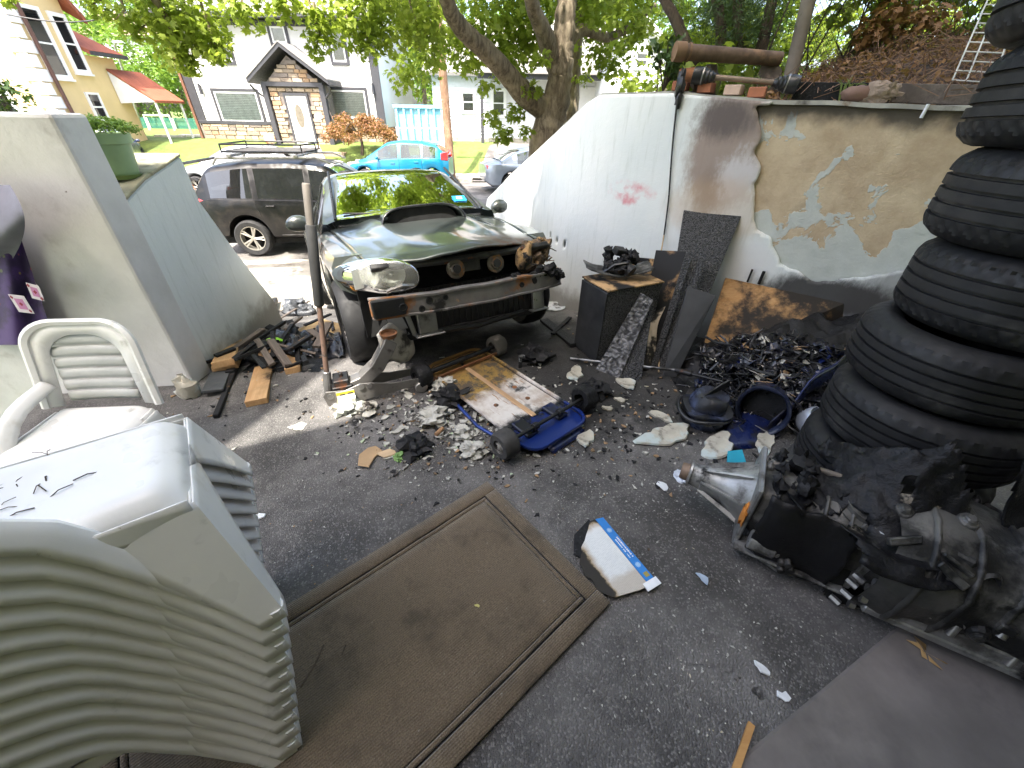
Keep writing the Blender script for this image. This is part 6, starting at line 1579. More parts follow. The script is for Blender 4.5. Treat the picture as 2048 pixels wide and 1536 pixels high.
b.v = [tuple(Vector(q_) + nrm_ * .014) for q_ in b.v]; b.build('side_panel', mat('panel_sooty', (.022, .023, .025), .45, var=.3, scale=4, bump=.15, bscale=60, masks=[((.05, .05, .052), 2.5, .5, .75)]), cab, bevel=.003)
tpz = Vector((0, 0, topz + .002)); cc_ = (cA + cC) / 2
ex_ = [cc_ + (q_ - cc_) * 1.04 for q_ in (cA, cB, cC, cD)]
b = MB(); b.hexa([q_ + tpz for q_ in ex_] + [q_ + tpz + Vector((0, 0, .012)) for q_ in ex_]); b.build('top_board', M['wood_burnt'] if False else wood('top_ply', (.50, .33, .17), (.40, .24, .11), BLACKCHAR, .44, .56), cab, bevel=.002)
tz = topz + .018
def loc_on(k1, k2, z=0): q_ = cA.lerp(cD, k1).lerp(cB.lerp(cC, k1), k2); return Vector((q_.x, q_.y, tz + z))
pt = thing('burned_car_part', 'blackened lamp housing wreck on top of the charred cabinet', 'car part', loc_on(.45, .35))
b = MB(); b.grid(lambda u, v: (-.26 + .52 * u, -.09 + .2 * v, .035 + .06 * (2 * u - 1) ** 2 + .02 * noise.noise(Vector((u * 5, v * 5, 2)))), 14, 6); b.build('bent_tray', mat('tray_sooty', (.09, .09, .09), .55, .3, bump=.4, masks=[((.32, .31, .30), 6, .55, .7), ((.02, .02, .02), 8, .5, .6)]), pt, smooth=50, solid=.008)
b = MB()
for k in range(13): b.blob((FR.uniform(-.1, .12), FR.uniform(-.06, .08), FR.uniform(.06, .17)), FR.uniform(.025, .055), .45, 2.4, k, 9, 7)
tag(b.build('melted_lump', M['char'], pt, smooth=35), kind='stuff')
b = MB(); b.box((.09, .07, .05), (-.01, 0, .20), (.3, .2, .4)); b.cyl((.05, -.06, .1), (.09, -.1, .07), .04, .045, 14); b.box((.03, .13, .03), (.02, .0, .16), (.5, .3, .8)); b.build('bracket', M['black_metal'], pt, bevel=.006)
b = MB(); b.tube([(-.12, -.05, .05), (-.05, -.08, .12), (.04, -.09, .14), (.1, -.05, .08)], .012, 6); b.build('hose', M['black_plastic'], pt, smooth=60)

# ---------------------------------------------------------------- leaning charred boards and plywood
WH = lambda px, py, off=.03: wallhit(px, py, off)[3]
def lean(name, label, bl, br, tl, tr, m, th=.02, back=0.0, zb=0.0):
    """board leaning on the wall: foot corners on the ground, head corners near the wall face"""
    P0 = [GG(*bl) + Vector((0, 0, zb)), GG(*br) + Vector((0, 0, zb)), WH(*tl, .03 + back), WH(*tr, .03 + back)]
    b = quad_board(P0[0], P0[1], P0[2], P0[3], th); return tag(b.build(name, m, None, bevel=.003), label, 'board')
M['panel_half'] = wood('panel_half', (.40, .25, .13), (.30, .17, .08), BLACKCHAR, .33, .47)
lean('charred_board', 'widest and tallest charred board leaning on the white wall', (1318, 742), (1352, 748), (1368, 419), (1483, 432), M['alligator_fine'], .025)
lean('charred_board', 'charred tapering board in front of the tallest one', (1326, 752), (1352, 755), (1376, 572), (1432, 592), mat('board_sooty', (.03, .031, .033), .5, var=.3, bump=.3, bscale=120), .022, .56)
lean('charred_board', 'narrow charred slat, right one of the leaning pair', (1318, 742), (1328, 744), (1402, 505), (1418, 507), M['alligator_fine'], .02, .36)
lean('charred_board', 'narrow charred slat, left one of the leaning pair', (1300, 738), (1312, 740), (1374, 500), (1388, 503), M['alligator_fine'], .02, .38)
lean('charred_board', 'half burned panel with a brown patch behind the cabinet', (1270, 712), (1330, 722), (1312, 500), (1380, 503), M['panel_half'], .018, .30)
lean('charred_board', 'burned board lying behind the cabinet top', (1205, 640), (1310, 655), (1240, 512), (1322, 520), wood('board_end', (.5, .32, .16), (.4, .24, .1), BLACKCHAR, .38, .46), .02, .06, .0)
lean('charred_board', 'plank with coarse shiny crocodile char beside the cabinet', (1190, 740), (1238, 758), (1282, 585), (1306, 600), M['alligator'], .03, .75)
lean('charred_board', 'plank burned to a waist next to the crocodile charred plank', (1240, 757), (1282, 762), (1282, 596), (1308, 606), M['alligator_fine'], .035, .70)
ply = lean('plywood_sheet', 'scorched brown plywood sheet along the foot of the wall', (1392, 738), (1672, 742), (1452, 555), (1690, 606), wood('ply_wall', (.46, .27, .12), (.36, .19, .07), (.02, .016, .013), .38, .56), .015, .0)
for px, py in ((1499, 552), (1522, 556)):
    q = WH(px, py, .06); b = MB(); b.cyl(q + Vector((0, 0, -.05)), q + Vector((.004, 0, .055)), .008 if px < 1510 else .012, n=8); tag(b.build('bolt', M['black_metal']), 'thin upright bolt behind the plywood edge' if px < 1510 else 'thicker upright bolt behind the plywood edge', 'bolt')
# burnt paper hanging between boards
q = GG(1300, 745); wv = MB(); wv.grid(lambda u, v: tuple(GG(1288, 735).lerp(WH(1325, 560, .35), v) + Vector((.09 * (u - .5) + .02 * math.sin(v * 9), -.03 - .03 * math.sin(v * 5 + u * 4), 0))), 6, 16)
tag(wv.build('scorched_card', mat('scorched_card', (.55, .47, .36), .8, bump=.3, masks=[((.02, .018, .016), 4, .46, .54)]), None, smooth=60, solid=.004), 'pale scorched card hanging between the charred boards', 'card')
# hanging cord
cp_ = [wallhit(*p_, .05)[3] for p_ in [(1357, 180), (1353, 215), (1347, 270), (1342, 330), (1337, 400), (1328, 470)]] + [WH(1316, 540, .25), WH(1309, 570, .40), GG(1308, 660) + Vector((0, 0, .25)), GG(1316, 748) + Vector((0, 0, .02))]
cd = thing('hanging_cord', 'burned cable hanging down the wall from the coping to the boards', 'cable')
b = MB(); limb(b, cp_[:6], .0075, .0065, 6, wob=.0); b.build('sooty_length', M['black_plastic'], cd, smooth=60)
b = MB(); limb(b, cp_[5:], .0065, .006, 6, wob=.0); b.build('bare_length', mat('cord_tan', (.36, .27, .16), .7, bump=.2), cd, smooth=60)
b = MB(); q = cp_[0]; b.blob(q + Vector((0, -.01, .03)), (.03, .03, .09), .35, 2, 5); b.blob(q + Vector((.01, -.02, -.06)), (.022, .02, .06), .35, 2, 6); b.build('melted_plug', M['black_plastic'], cd, smooth=50)
b = MB(); b.blob(GG(1306, 690) + Vector((0, .05, .12)), (.02, .015, .015), .2); b.build('plug_remnant', mat('plug_cream', (.6, .5, .33), .6), cd, smooth=50)
# ================================================================== DEBRIS, GEARBOX, CHAIRS, POT, WALL TOP
# ---------------------------------------------------------------- burned heap by the tyres
M['melt_film'] = mat('melt_film', (.012, .012, .016), .25, var=.5, bump=.4, bscale=30, masks=[((.10, .10, .13), 8, .58, .7, .2), ((.02, .03, .09), 5, .56, .66, .2)])
def heap(u, v):
    x = lerp(1.25, 3.0, u); y = lerp(1.95, 3.25, v)
    d = math.hypot((x - 2.25) / .92, (y - 2.62) / .66); h = max(0, 1 - d * d) ** .8 * (.33 + .28 * min(1, max(0, x - 1.85)))
    n_ = noise.noise(Vector((x * 5, y * 5, 1))) * .09 + noise.noise(Vector((x * 13, y * 13, 4))) * .05
    return (x, y, max(-.01, h + n_ * min(1, h * 8)) + .002)
b = MB(); b.grid(heap, 60, 46); hpo = tag(b.build('burned_heap', M['char'], None, smooth=30), 'heap of charred household rubbish against the plywood', 'rubbish heap', kind=None)
def heapz(x, y):
    return max(gz(x, y), heap((x - 1.25) / 1.75, (y - 1.95) / 1.3)[2]) if 1.25 < x < 3.0 and 1.95 < y < 3.25 else gz(x, y)
def on(px, py):
    z = 0
    for i in range(14):
        p_ = G(px, py, z); z = lerp(z, heapz(p_.x, p_.y), .6)
    return Vector((p_.x, p_.y, z))
scr_m = [mat('scrap_paper', (.55, .52, .44), .85, bump=.4, masks=[((.06, .05, .04), 9, .5, .6)]), mat('scrap_brown', (.30, .19, .10), .85, bump=.4, masks=[((.02, .02, .02), 9, .45, .6)]), M['char'], M['ash'], M['blue_plastic']]
sb = [MB() for _ in scr_m]; rr = random.Random(31)
for k in range(900):
    px = rr.gauss(1560, 85); py = rr.gauss(710, 70)
    if not (1400 < px < 1720 and 600 < py < 880): continue
    q = on(px, py); i = rr.choices(range(5), [1.6, 1.6, 12, 2, 1.2])[0]; r_ = rr.uniform(.015, .06)
    Mx_ = Matrix.Translation(q + Vector((0, 0, .012))) @ Matrix.Rotation(rr.uniform(0, 6.3), 4, 'Z') @ Matrix.Rotation(rr.uniform(-.9, .9), 4, 'X') @ Matrix.Rotation(rr.uniform(-.7, .7), 4, 'Y')
    sb[i].prism([(x * r_, y * r_) for x, y in irr(7, k, .35, rr.uniform(.4, 1))], 0, .004, Mx_)
for i, nm in enumerate(['paper_scraps', 'cardboard_scraps', 'charred_scraps', 'ash_flakes', 'plastic_scraps']):
    tag(sb[i].build(nm, scr_m[i], hpo), kind='stuff')
tg_ = MB()
for k in range(520):
    q = on(rr.uniform(1410, 1725), rr.uniform(615, 850)); pts = [q]
    for j in range(4): pts.append(pts[-1] + Vector((rr.uniform(-.09, .09), rr.uniform(-.09, .09), rr.uniform(-.02, .06) if j < 2 else rr.uniform(-.06, .02))))
    tg_.tube(pts, rr.choice([.003, .004, .006, .009]), 5)
tag(tg_.build('burned_wire_tangle', M['black_plastic'], hpo, smooth=60), kind='stuff')
fl_ = MB()
for k in range(120):
    q = on(rr.uniform(1410, 1720), rr.uniform(615, 850)) + Vector((0, 0, .03)); sz = rr.uniform(.06, .17); sd_ = rr.uniform(0, 99); a_ = rr.uniform(0, 6.3)
    fl_.grid(lambda u, v: tuple(q + Vector((math.cos(a_) * (u - .5) * sz - math.sin(a_) * (v - .5) * sz * .7, math.sin(a_) * (u - .5) * sz + math.cos(a_) * (v - .5) * sz * .7, sz * .6 * noise.noise(Vector((u * 2.2, v * 2.2, sd_)))))), 6, 5)
tag(fl_.build('burned_film_scraps', M['melt_film'], hpo, smooth=60, solid=.003), kind='stuff')
def rod(name, label, a, c, r, m, cat='rod', n=8):
    b = MB(); b.cyl(a, c, r, n=n); return tag(b.build(name, m, None, smooth=60), label, cat)
rod('charred_rod', 'black charred rod lying across the rubbish heap', on(1545, 705) + Vector((0, 0, .03)), on(1690, 655) + Vector((0, 0, .06)), .012, M['char'])
rod('metal_pole', 'thin grey metal pole on the ground before the boards', GG(1140, 723) + Vector((0, 0, .03)), GG(1345, 762) + Vector((0, 0, .10)), .011, mat('pole_grey', (.25, .26, .28), .4, .7, masks=[((.03, .03, .03), 7, .5, .65)]), 'pole')
b = MB(); q0, q1 = GG(1345, 762) + Vector((0, 0, .10)), GG(1432, 800) + Vector((0, 0, .16)); b.cyl(q0, q0.lerp(q1, .35), .022, n=12); b.tube([q0.lerp(q1, .3), q1], [.012, .010], 8); tag(b.build('pump_lever', M['black_metal'], None, smooth=50), 'dark metal lever sticking out of the melted bucket', 'lever')
# melted bucket remains
bk = GG(1400, 838); mb_ = thing('melted_bucket', 'melted blue black bucket slumped on the asphalt', 'bucket', bk)
b = MB(); rngs = []
for j, (r_, z) in enumerate([(.135, 0), (.15, .03), (.145, .06), (.12, .065), (.135, .075), (.155, .10), (.15, .115), (.11, .12), (.12, .15), (.11, .19), (.085, .215), (.04, .205), (0, .2)]): rngs.append((r_, z))
b.lathe(rngs, (0, 0, 0), (0, 0, 1), 36); b.v = [(x + .03 * z / .2 + .018 * noise.noise(Vector((x * 9, y * 9, z * 14))), y + .018 * noise.noise(Vector((x * 9 + 4, y * 9, z * 14))), z + .022 * noise.noise(Vector((x * 8, y * 8, 7))) * min(1, z * 12)) for x, y, z in b.v]
b.build('slumped_wall', mat('melt_blue', (.02, .025, .045), .32, var=.5, scale=9, bump=.5, bscale=22, masks=[((.07, .09, .16), 7, .55, .7, .3), ((.008, .008, .009), 5, .48, .58, .5)]), mb_, smooth=60)
b = MB(); b.tube([(math.cos(a) * .165, math.sin(a) * .165, .085 + .012 * math.sin(3 * a)) for a in [2 * math.pi * k / 30 for k in range(31)]], .012, 8); b.build('rim', M['black_plastic'], mb_, smooth=60)
b = MB(); b.box((.20, .012, .05), (.03, .02, .21), (0, -.3, .5)); b.box((.06, .014, .055), (.13, .075, .235), (0, -.3, .5)); b.build('bent_plate', M['soot_metal'], mb_, bevel=.002)
# tipped drum
dr = thing('tipped_drum', 'blue plastic drum tipped on its side, its open end burned', 'drum', M=Matrix.Translation(GG(1512, 848) + Vector((0, 0, .13))) @ frame((-.55, -.72, .28)).to_4x4())
b = MB(); b.lathe([(.13, -.30), (.14, -.2), (.145, .0), (.15, .045), (.16, .05), (.16, .065), (.148, .065), (.135, .05), (.13, -.1), (.12, -.28), (0, -.28)], (0, 0, 0), (0, 0, 1), 34)
b.v = [(x + .014 * noise.noise(Vector((x * 8, y * 8, z * 8))), y + .014 * noise.noise(Vector((x * 8, y * 8 + 5, z * 8))), z + .02 * noise.noise(Vector((x * 7, y * 7, 3)))) for x, y, z in b.v]
b.build('shell', mat('drum_dark', (.012, .016, .035), .35, var=.5, bump=.3, bscale=25, masks=[((.02, .03, .09), 4, .60, .74, .3)]), dr, smooth=50)
b = MB(); b.lathe([(.125, -.05), (.0, -.045)], (0, 0, 0), (0, 0, 1), 26); b.build('burned_contents', M['char'], dr)
b = MB(); b.grid(lambda u, v: tuple(lerp(a_, c_, v) for a_, c_ in zip(GG(1440 + 95 * u, 905 - 10 * u) + Vector((0, 0, .006)), GG(1455 + 90 * u, 800) + Vector((0, 0, .05 + .05 * u)))), 8, 8)
tag(b.build('blue_plastic_sheet', M['blue_plastic'], None, smooth=60, solid=.008), 'curled dark blue plastic sheet on the ground beside the drum', 'sheet')
b = MB(); b.grid(lambda u, v: tuple(GG(1532, 862).lerp(on(1660, 770) + Vector((0, 0, .24)), u) + Vector((.02 * math.sin(u * 9), 0, .16 * (v - .5) + .02 * math.sin(u * 14)))), 16, 5)
tag(b.build('torn_plastic', M['blue_plastic'], None, smooth=60, solid=.01), 'torn blue black plastic flap leaning beside the lowest tyre', 'flap')
b = MB(); b.lathe([(0, .0), (.05, .005), (.085, .06), (.09, .14), (.08, .15), (.078, .06), (.045, .015)], GG(1592, 862) + Vector((0, 0, .05)), (.2, -.5, .7), 26)
tag(b.build('lamp_reflector', mat('clear_cup', (.38, .40, .46), .15, .3, coat=1), None, smooth=60), 'translucent plastic bowl wedged beside the tyres', 'bowl')
# flakes of fallen plaster (each told apart by its surroundings)
PC = M['plaster_chip']
for (px, py, w, el, lab, sd) in [(1330, 875, 108, .55, 'largest grey plaster flake, before the melted bucket', 1), (1432, 897, 96, .5, 'rust streaked plaster slab above the gearbox tail', 2), (1528, 888, 66, .55, 'plaster flake with ribbed face beside the lowest tyre', 3), (1150, 750, 46, .7, 'pinkish plaster flake beyond the upturned cart', 4),
        (1170, 880, 54, .55, 'cream plaster flake at the blue end of the cart', 5), (1253, 770, 48, .6, 'yellowish plaster flake at the foot of the boards', 6), (1380, 742, 46, .75, 'square cream plaster flake under the tapering board', 7), (1320, 835, 40, .6, 'small plaster flake left of the melted bucket', 8),
        (1408, 715, 40, .9, 'upright plaster flake against the plywood foot', 9), (1240, 803, 22, .6, 'pale green tinted flake between cart and bucket', 10), (1215, 820, 20, .7, 'little cream flake right of the scorched cart wheel', 11), (1630, 625, 48, .7, 'white plaster lump on top of the rubbish heap', 12), (1465, 745, 50, .5, 'ring shaped white flake near the plywood corner', 13)]:
    if px in (1630,):
        q = on(px, py); b = MB(); b.prism([(x * .08, y * .055) for x, y in irr(10, sd, .25)], 0, .02); o = b.build('plaster_flake', PC); o.matrix_world = Matrix.Translation(q + Vector((0, 0, .03))) @ Matrix.Rotation(.4, 4, 'X'); tag(o, lab, 'plaster flake', 'fallen plaster flakes')
    else: chip(px, py, w, el, PC, 'plaster_flake', lab, 'plaster flake', .012, sd, 19, .27, .14, rz=.3 * sd, group='fallen plaster flakes')
# burned papers and ash lumps in the middle
for (px, py, w, lab, mm_) in [(868, 840, 60, 'crumpled cream ash lump left of the cart deck', M['ash']), (905, 800, 60, 'dark burned wad behind the cream ash lump', M['char']), (945, 908, 52, 'brown centred ash lump by the front cart wheel', M['ash']), (890, 775, 50, 'grey burned wad under the rear cart wheel', M['ash']), (925, 870, 40, 'pale ash wad between the lumps', M['ash']), (700, 820, 62, 'scorched crumpled white wrapper in front of the jack', mat('wrapper', (.52, .54, .48), .8, bump=.6, bscale=40, masks=[((.30, .22, .11), 7, .5, .65), ((.05, .045, .04), 6, .58, .68)])), (1070, 720, 60, 'burned black bundle behind the cart', M['char']), (1185, 790, 60, 'charred knot beside the far cart wheel', M['char']), (830, 900, 66, 'charcoal black cloth scrap right of the cardboard pieces', M['char'])]:
    c = GG(px, py); d_ = (c - Vector((0, 0, CH))).dot(Vector((0, math.cos(CP), -math.sin(CP)))); crumple(c, w / 2 / CF * d_, int(px), mm_, 'burned_wad', lab, 'burned wad', .55)
chip(738, 915, 62, .8, mat('card_brown', (.36, .24, .13), .8, bump=.3, masks=[((.03, .025, .02), 8, .58, .68)]), 'cardboard_piece', 'torn brown cardboard piece, the larger of two', 'cardboard', .006, 3, 7, .25, .15)
chip(775, 910, 34, .9, mat('card_tan', (.50, .36, .22), .8, bump=.3, masks=[((.03, .025, .02), 8, .6, .68)]), 'cardboard_piece', 'small tan cardboard piece with scorched edge', 'cardboard', .006, 4, 7, .25, .2)
crumple(GG(799, 918), .035, 5, mat('green_scrap', (.16, .28, .09), .8, bump=.6, bscale=60, masks=[((.5, .5, .4), 15, .6, .7)]), 'green_scrap', 'crumpled green scrap beside the cardboard pieces', 'scrap', .7)
b = MB(); q = GG(880, 868); b.cyl(q + Vector((-.02, -.03, .02)), q + Vector((.015, .03, .022)), .014, n=12); tag(b.build('cork', mat('cork', (.32, .18, .09), .8), None, smooth=50), 'short brown cork lying among the ash', 'cork')
b = MB(); q = GG(1040, 735); b.cyl(q, q + Vector((0, 0, .10)), .016, .013, 12); b.blob(q + Vector((.012, 0, .105)), (.03, .02, .014), .15); tag(b.build('bolt_post', mat('bolt_sooty', (.06, .06, .06), .5, .6, masks=[((.5, .5, .5), 9, .55, .6)]), None, smooth=50), 'short upright bolt with pale head behind the cart', 'bolt')
chip(600, 855, 30, .8, M['ash'], 'paper_scrap', 'white paper scrap on the sunny asphalt left of the jack', 'paper', .003, 8, 9, .3, .3)
crumple(GG(735, 825), .07, 15, scr_m[0], 'paper_scrap', 'torn pale paper heap at the tip of the jack', 'paper', .5)
# crumbs: far too many to count
cb = [MB(), MB(), MB(), MB()]; rr = random.Random(8)
def crumb(px, py, i, r_):
    c = GG(px, py); cb[i].prism([(x * r_, y * r_) for x, y in irr(5, rr.randint(0, 9999), .4, rr.uniform(.4, 1))], 0, r_ * rr.uniform(.2, .6), Matrix.Translation(c + Vector((0, 0, .007))) @ Matrix.Rotation(rr.uniform(0, 6.3), 4, 'Z') @ Matrix.Rotation(rr.uniform(-.4, .4), 4, 'X'))
for k in range(900):
    crumb(rr.gauss(900, 120), rr.gauss(850, 55), rr.choices([0, 1, 2, 3], [5, 4, 3, 1])[0], rr.uniform(.003, .016))
for k in range(190): crumb(rr.gauss(900, 85), rr.gauss(835, 45), 0, rr.uniform(.012, .032))
for k in range(700): crumb(rr.gauss(1250, 150), rr.gauss(810, 70), rr.choices([0, 1, 2], [3, 6, 2])[0], rr.uniform(.003, .018))
for k in range(260): crumb(rr.gauss(1250, 130), rr.gauss(1020, 90), 0, rr.uniform(.002, .006))
for k in range(240): crumb(rr.gauss(1400, 140), rr.gauss(1330, 110), 0, rr.uniform(.002, .006))
for k in range(200): crumb(rr.gauss(520, 90), rr.gauss(720, 60), rr.choices([0, 1, 2], [2, 5, 2])[0], rr.uniform(.003, .015))
for k in range(220): crumb(rr.uniform(540, 1250), rr.uniform(930, 1180), rr.choices([0, 2], [4, 1])[0], rr.uniform(.002, .005))
for i, (nm, lab, mm_) in enumerate([('plaster_crumbs', 'scattered white plaster crumbs and ash flecks on the asphalt', M['ash']), ('charcoal_crumbs', 'scattered black charcoal bits on the asphalt', M['char']), ('wood_crumbs', 'scattered brown burned splinters on the asphalt', scr_m[1]), ('green_crumbs', 'scattered pale green crumbs among the ash', mat('green_crumb', (.35, .42, .28), .8))]):
    tag(cb[i].build(nm, mm_), lab, 'debris', kind='stuff')
for px, py, el, lab in [(1522, 1340, .5, 'torn white paper strip at the slab edge'), (1565, 1395, .8, 'white crumb at the slab joint'), (1405, 1160, .8, 'pale blue plastic shard on the asphalt by the gearbox'), (515, 1035, .9, 'grey white stone beside the chair legs'), (1325, 975, 1., 'white chip beside the gearbox tail')]:
    chip(px, py, 24 if px != 1522 else 34, el, tw_ if px != 1405 else mat('shard_blue', (.40, .48, .60), .4), 'litter_chip', lab, 'litter', .006, int(px), 8, .3, .3)
b = MB(); q = GG(1480, 1500); b.box((.02, .16, .014), q + Vector((0, 0, .03)), (0, 0, -.75)); tag(b.build('wood_splinter', wood('splinter', (.5, .28, .1), (.4, .2, .07))), 'orange wood splinter in the slab joint at the bottom', 'splinter')

# ---------------------------------------------------------------- gearbox
g0 = G(1372, 962, .16); g1 = G(2005, 1185, .22); gu = Vector((g1.x - g0.x, g1.y - g0.y, .02)); gl = gu.length; gu.normalize(); gv = Vector((gu.y, -gu.x, 0)).normalized()
if gv.dot(-g0) < 0: gv = -gv
gw = gu.cross(gv) if gu.cross(gv).z > 0 else gv.cross(gu)
gx_ = thing('scorched_gearbox', 'scorched aluminium gearbox lying in front of the tyre stack', 'gearbox', M=Matrix.Translation((g0.x, g0.y, 0.0)) @ Matrix((gu, gv * 1, gw)).transposed().to_4x4() @ Matrix.Diagonal((1.03, 1.12, 1.3, 1)))
print('gearbox', g0, g1, gl)
AL = M['alu']; BK = mat('case_sooty', (.085, .082, .076), .55, .45, var=.4, scale=6, bump=.6, bscale=45, bd=.006, masks=[((.30, .29, .27), 5, .56, .75, .55), ((.25, .09, .02), 7, .66, .74, .9), ((.015, .015, .015), 6, .46, .60, .55)])
zc = .17
b = MB(); b.lathe([(.030, -.035), (.034, -.03), (.036, .0)], (0, 0, zc), (1, 0, 0), 22); b.build('output_seal', mat('seal_rusty', (.20, .14, .10), .6, .5, bump=.3), gx_, smooth=40)
b = MB(); b.lathe([(.036, 0), (.055, .003), (.056, .012), (.045, .014), (.050, .06), (.054, .062), (.055, .075), (.054, .085), (.062, .14), (.075, .17), (.10, .22), (.125, .26)], (0, 0, zc), (1, 0, 0), 30); tl2 = b.build('tail_housing', AL, gx_, smooth=35)
b = MB()
for k in range(7):
    a = k * math.pi * 2 / 7 + .3; d_ = Vector((0, math.cos(a), math.sin(a))); b.prism([(.06, .045), (.24, .105), (.24, .125), (.06, .06)], -.004, .004, Matrix.Translation((0, 0, zc)) @ Matrix((Vector((1, 0, 0)), d_, Vector((1, 0, 0)).cross(d_))).transposed().to_4x4())
b.build('tail_ribs', AL, tl2)
b = MB()
for k in range(9):
    a = k * math.pi * 2 / 9; b.cyl((.255, math.cos(a) * .128, zc + math.sin(a) * .128), (.275, math.cos(a) * .128, zc + math.sin(a) * .128), .011, n=6)
b.box((.022, .285, .285), (.268, 0, zc)); b.build('flange', AL, gx_, bevel=.012)
def caseprof(u, v):
    x = lerp(.28, gl * .80, u); a = v * 2 * math.pi; r_ = lerp(.125, .165, u) * (1 + .05 * math.sin(u * 18)); e = .85
    c_, s_ = math.cos(a), math.sin(a); n_ = .012 * noise.noise(Vector((x * 14, c_ * 3, s_ * 3)))
    return (x, (abs(c_) ** e) * (1 if c_ > 0 else -1) * (r_ + n_) * 1.05, zc + .01 + (abs(s_) ** e) * (1 if s_ > 0 else -1) * (r_ * .92 + n_))
b = MB(); b.grid(caseprof, 40, 30, flip=True); b.build('main_case', BK, gx_, smooth=50)
b = MB()
def cover(u, v):
    x = lerp(.30, .60, u); q_ = lerp(-1, 1, v)
    ed = .02 * noise.noise(Vector((u * 6, v * 6, 3)))
    return (x + ed, .10 + .085 * math.cos(q_ * .9) + .01 * math.sin(u * 7) + .006, zc + .02 + q_ * .135 + ed - .03 * u)
b.grid(cover, 18, 14, flip=True); b.build('melted_cover', mat('melted_black', (.006, .006, .007), .45, spec=.3, var=.3, bump=.25, bscale=14, bd=.02), gx_, smooth=60, solid=.014)
b = MB(); b.box((.40, .05, .012), (.46, .165, .055), (0, 0, 0)); b.box((.36, .06, .03), (.45, .12, .035)); b.build('oil_pan_rail', AL, gx_, bevel=.004)
b = MB()
for k in range(4): b.tube([(.34 + .03 * k, .15, .03 - .006 * k), (.45, .175 - .012 * k, .022 - .003 * k), (.60 - .03 * k, .15, .03 - .006 * k)], .006, 6)
b.build('pan_fins', AL, gx_, smooth=60)
b = MB(); b.cyl((.30, .17, .115), (.40, .175, .115), .036, .034, 20); b.cyl((.40, .175, .115), (.415, .175, .115), .025, n=14); b.build('solenoid', AL, gx_, bevel=.004)
b = MB()
for (x, y, z) in [(.43, .18, .09), (.45, .185, .10), (.44, .185, .06), (.47, .18, .075)]: b.cyl((x, y, z), (x + .004, y + .022, z - .004), .013, n=10)
b.tube([(.42, .17, .10), (.45, .2, .09), (.47, .19, .05), (.46, .17, .03)], .007, 6); b.build('valve_fittings', BK, gx_, smooth=40)
def diff(u, v):
    x = lerp(.69, gl + .34, u); a = v * 2 * math.pi; r_ = lerp(.225, .235, u) * (1 + .08 * math.sin(u * 11)); c_, s_ = math.cos(a), math.sin(a); n_ = .02 * noise.noise(Vector((x * 9, c_ * 3, s_ * 3)))
    return (x, -.02 + (abs(c_) ** .7) * (1 if c_ > 0 else -1) * (r_ + n_) * 1.05, .185 + (abs(s_) ** .7) * (1 if s_ > 0 else -1) * (r_ * .80 + n_))
rr = random.Random(41)
for k in range(46):
    u_ = rr.random(); a_ = rr.uniform(-.15, .42); far = rr.random() < .55
    p_ = Vector(diff(u_, a_) if far else caseprof(u_, a_)); q_ = Vector((p_.x, -.02 if far else 0, .18)); n_ = (p_ - q_).normalized(); r_ = rr.uniform(.010, .026)
    b = MB()
    if rr.random() < .6: b.lathe([(r_ * 1.3, -.015), (r_ * 1.2, .008), (r_, .012), (r_ * .7, .014), (r_ * .6, .024), (0, .024)], p_, n_, 12)
    else: b.box((rr.uniform(.04, .10), rr.uniform(.012, .03), .03), M=Matrix.Translation(p_) @ frame(n_, (1, rr.uniform(-1, 1), 0)).to_4x4())
    b.build('casting_boss', AL if rr.random() < .2 else BK, gx_, bevel=.004)
for x in (.34, .42, .50, .58):
    u_ = (x - .28) / (gl * .80 - .28); b = MB(); b.tube([caseprof(u_, v_ / 24) for v_ in range(-4, 14)], .009, 6); b.build('casting_rib', BK, gx_, smooth=60)
for x in (.78, .90, 1.02, 1.14):
    u_ = (x - .69) / (gl + .34 - .69); b = MB(); b.tube([diff(u_, v_ / 24) for v_ in range(-4, 14)], .011, 6); b.build('casting_rib', BK, gx_, smooth=60)
# bell housing plate, ring gear, starter mount
b = MB(); pl = [(0.0, -.02), (.02, .30), (.06, .36), (.14, .38), (.25, .33), (.30, .20), (.28, .02), (.22, -.04)]
Mb = Matrix(((0, 0, 1, .66), (1, 0, 0, -.05), (0, 1, 0, .0), (0, 0, 0, 1)))
b.prism([(y - .12, z * .9 + .04) for y, z in [(-.08, .05), (-.10, .2), (-.02, .33), (.12, .36), (.26, .30), (.33, .15), (.31, .0), (.18, -.03), (.02, -.03)]], 0, .03, Mb); b.build('bell_plate', AL, gx_, bevel=.005)
b = MB(); b.lathe([(.06, 0), (.10, .002), (.105, .012), (.085, .02), (.05, .022), (.05, .0)], (.70, .12, .06), (.25, .9, .30), 30); 
for k in range(44):
    a = 2 * math.pi * k / 44; Fm = frame((.25, .9, .30)); d_ = Fm @ Vector((math.cos(a), math.sin(a), 0)); b.box((.006, .006, .012), Vector((.70, .12, .06)) + d_ * .103 + Vector((.25, .9, .3)).normalized() * .006)
b.build('ring_gear', M['black_metal'], gx_, smooth=40)
b = MB()
for (x, y, z) in [(.665, .19, .24), (.665, .22, .17), (.665, .225, .09), (.665, .20, .02), (.665, .13, .30), (.66, .03, .33), (.665, .21, .13)]: b.cyl((x - .03, y - .02, z), (x + .0, y - .0, z), .011, n=6); b.cyl((x + .03, y - .02, z), (x + .05, y - .02, z), .014, n=6)
tag(b.build('bolt', M['steel'], gx_), kind='stuff')
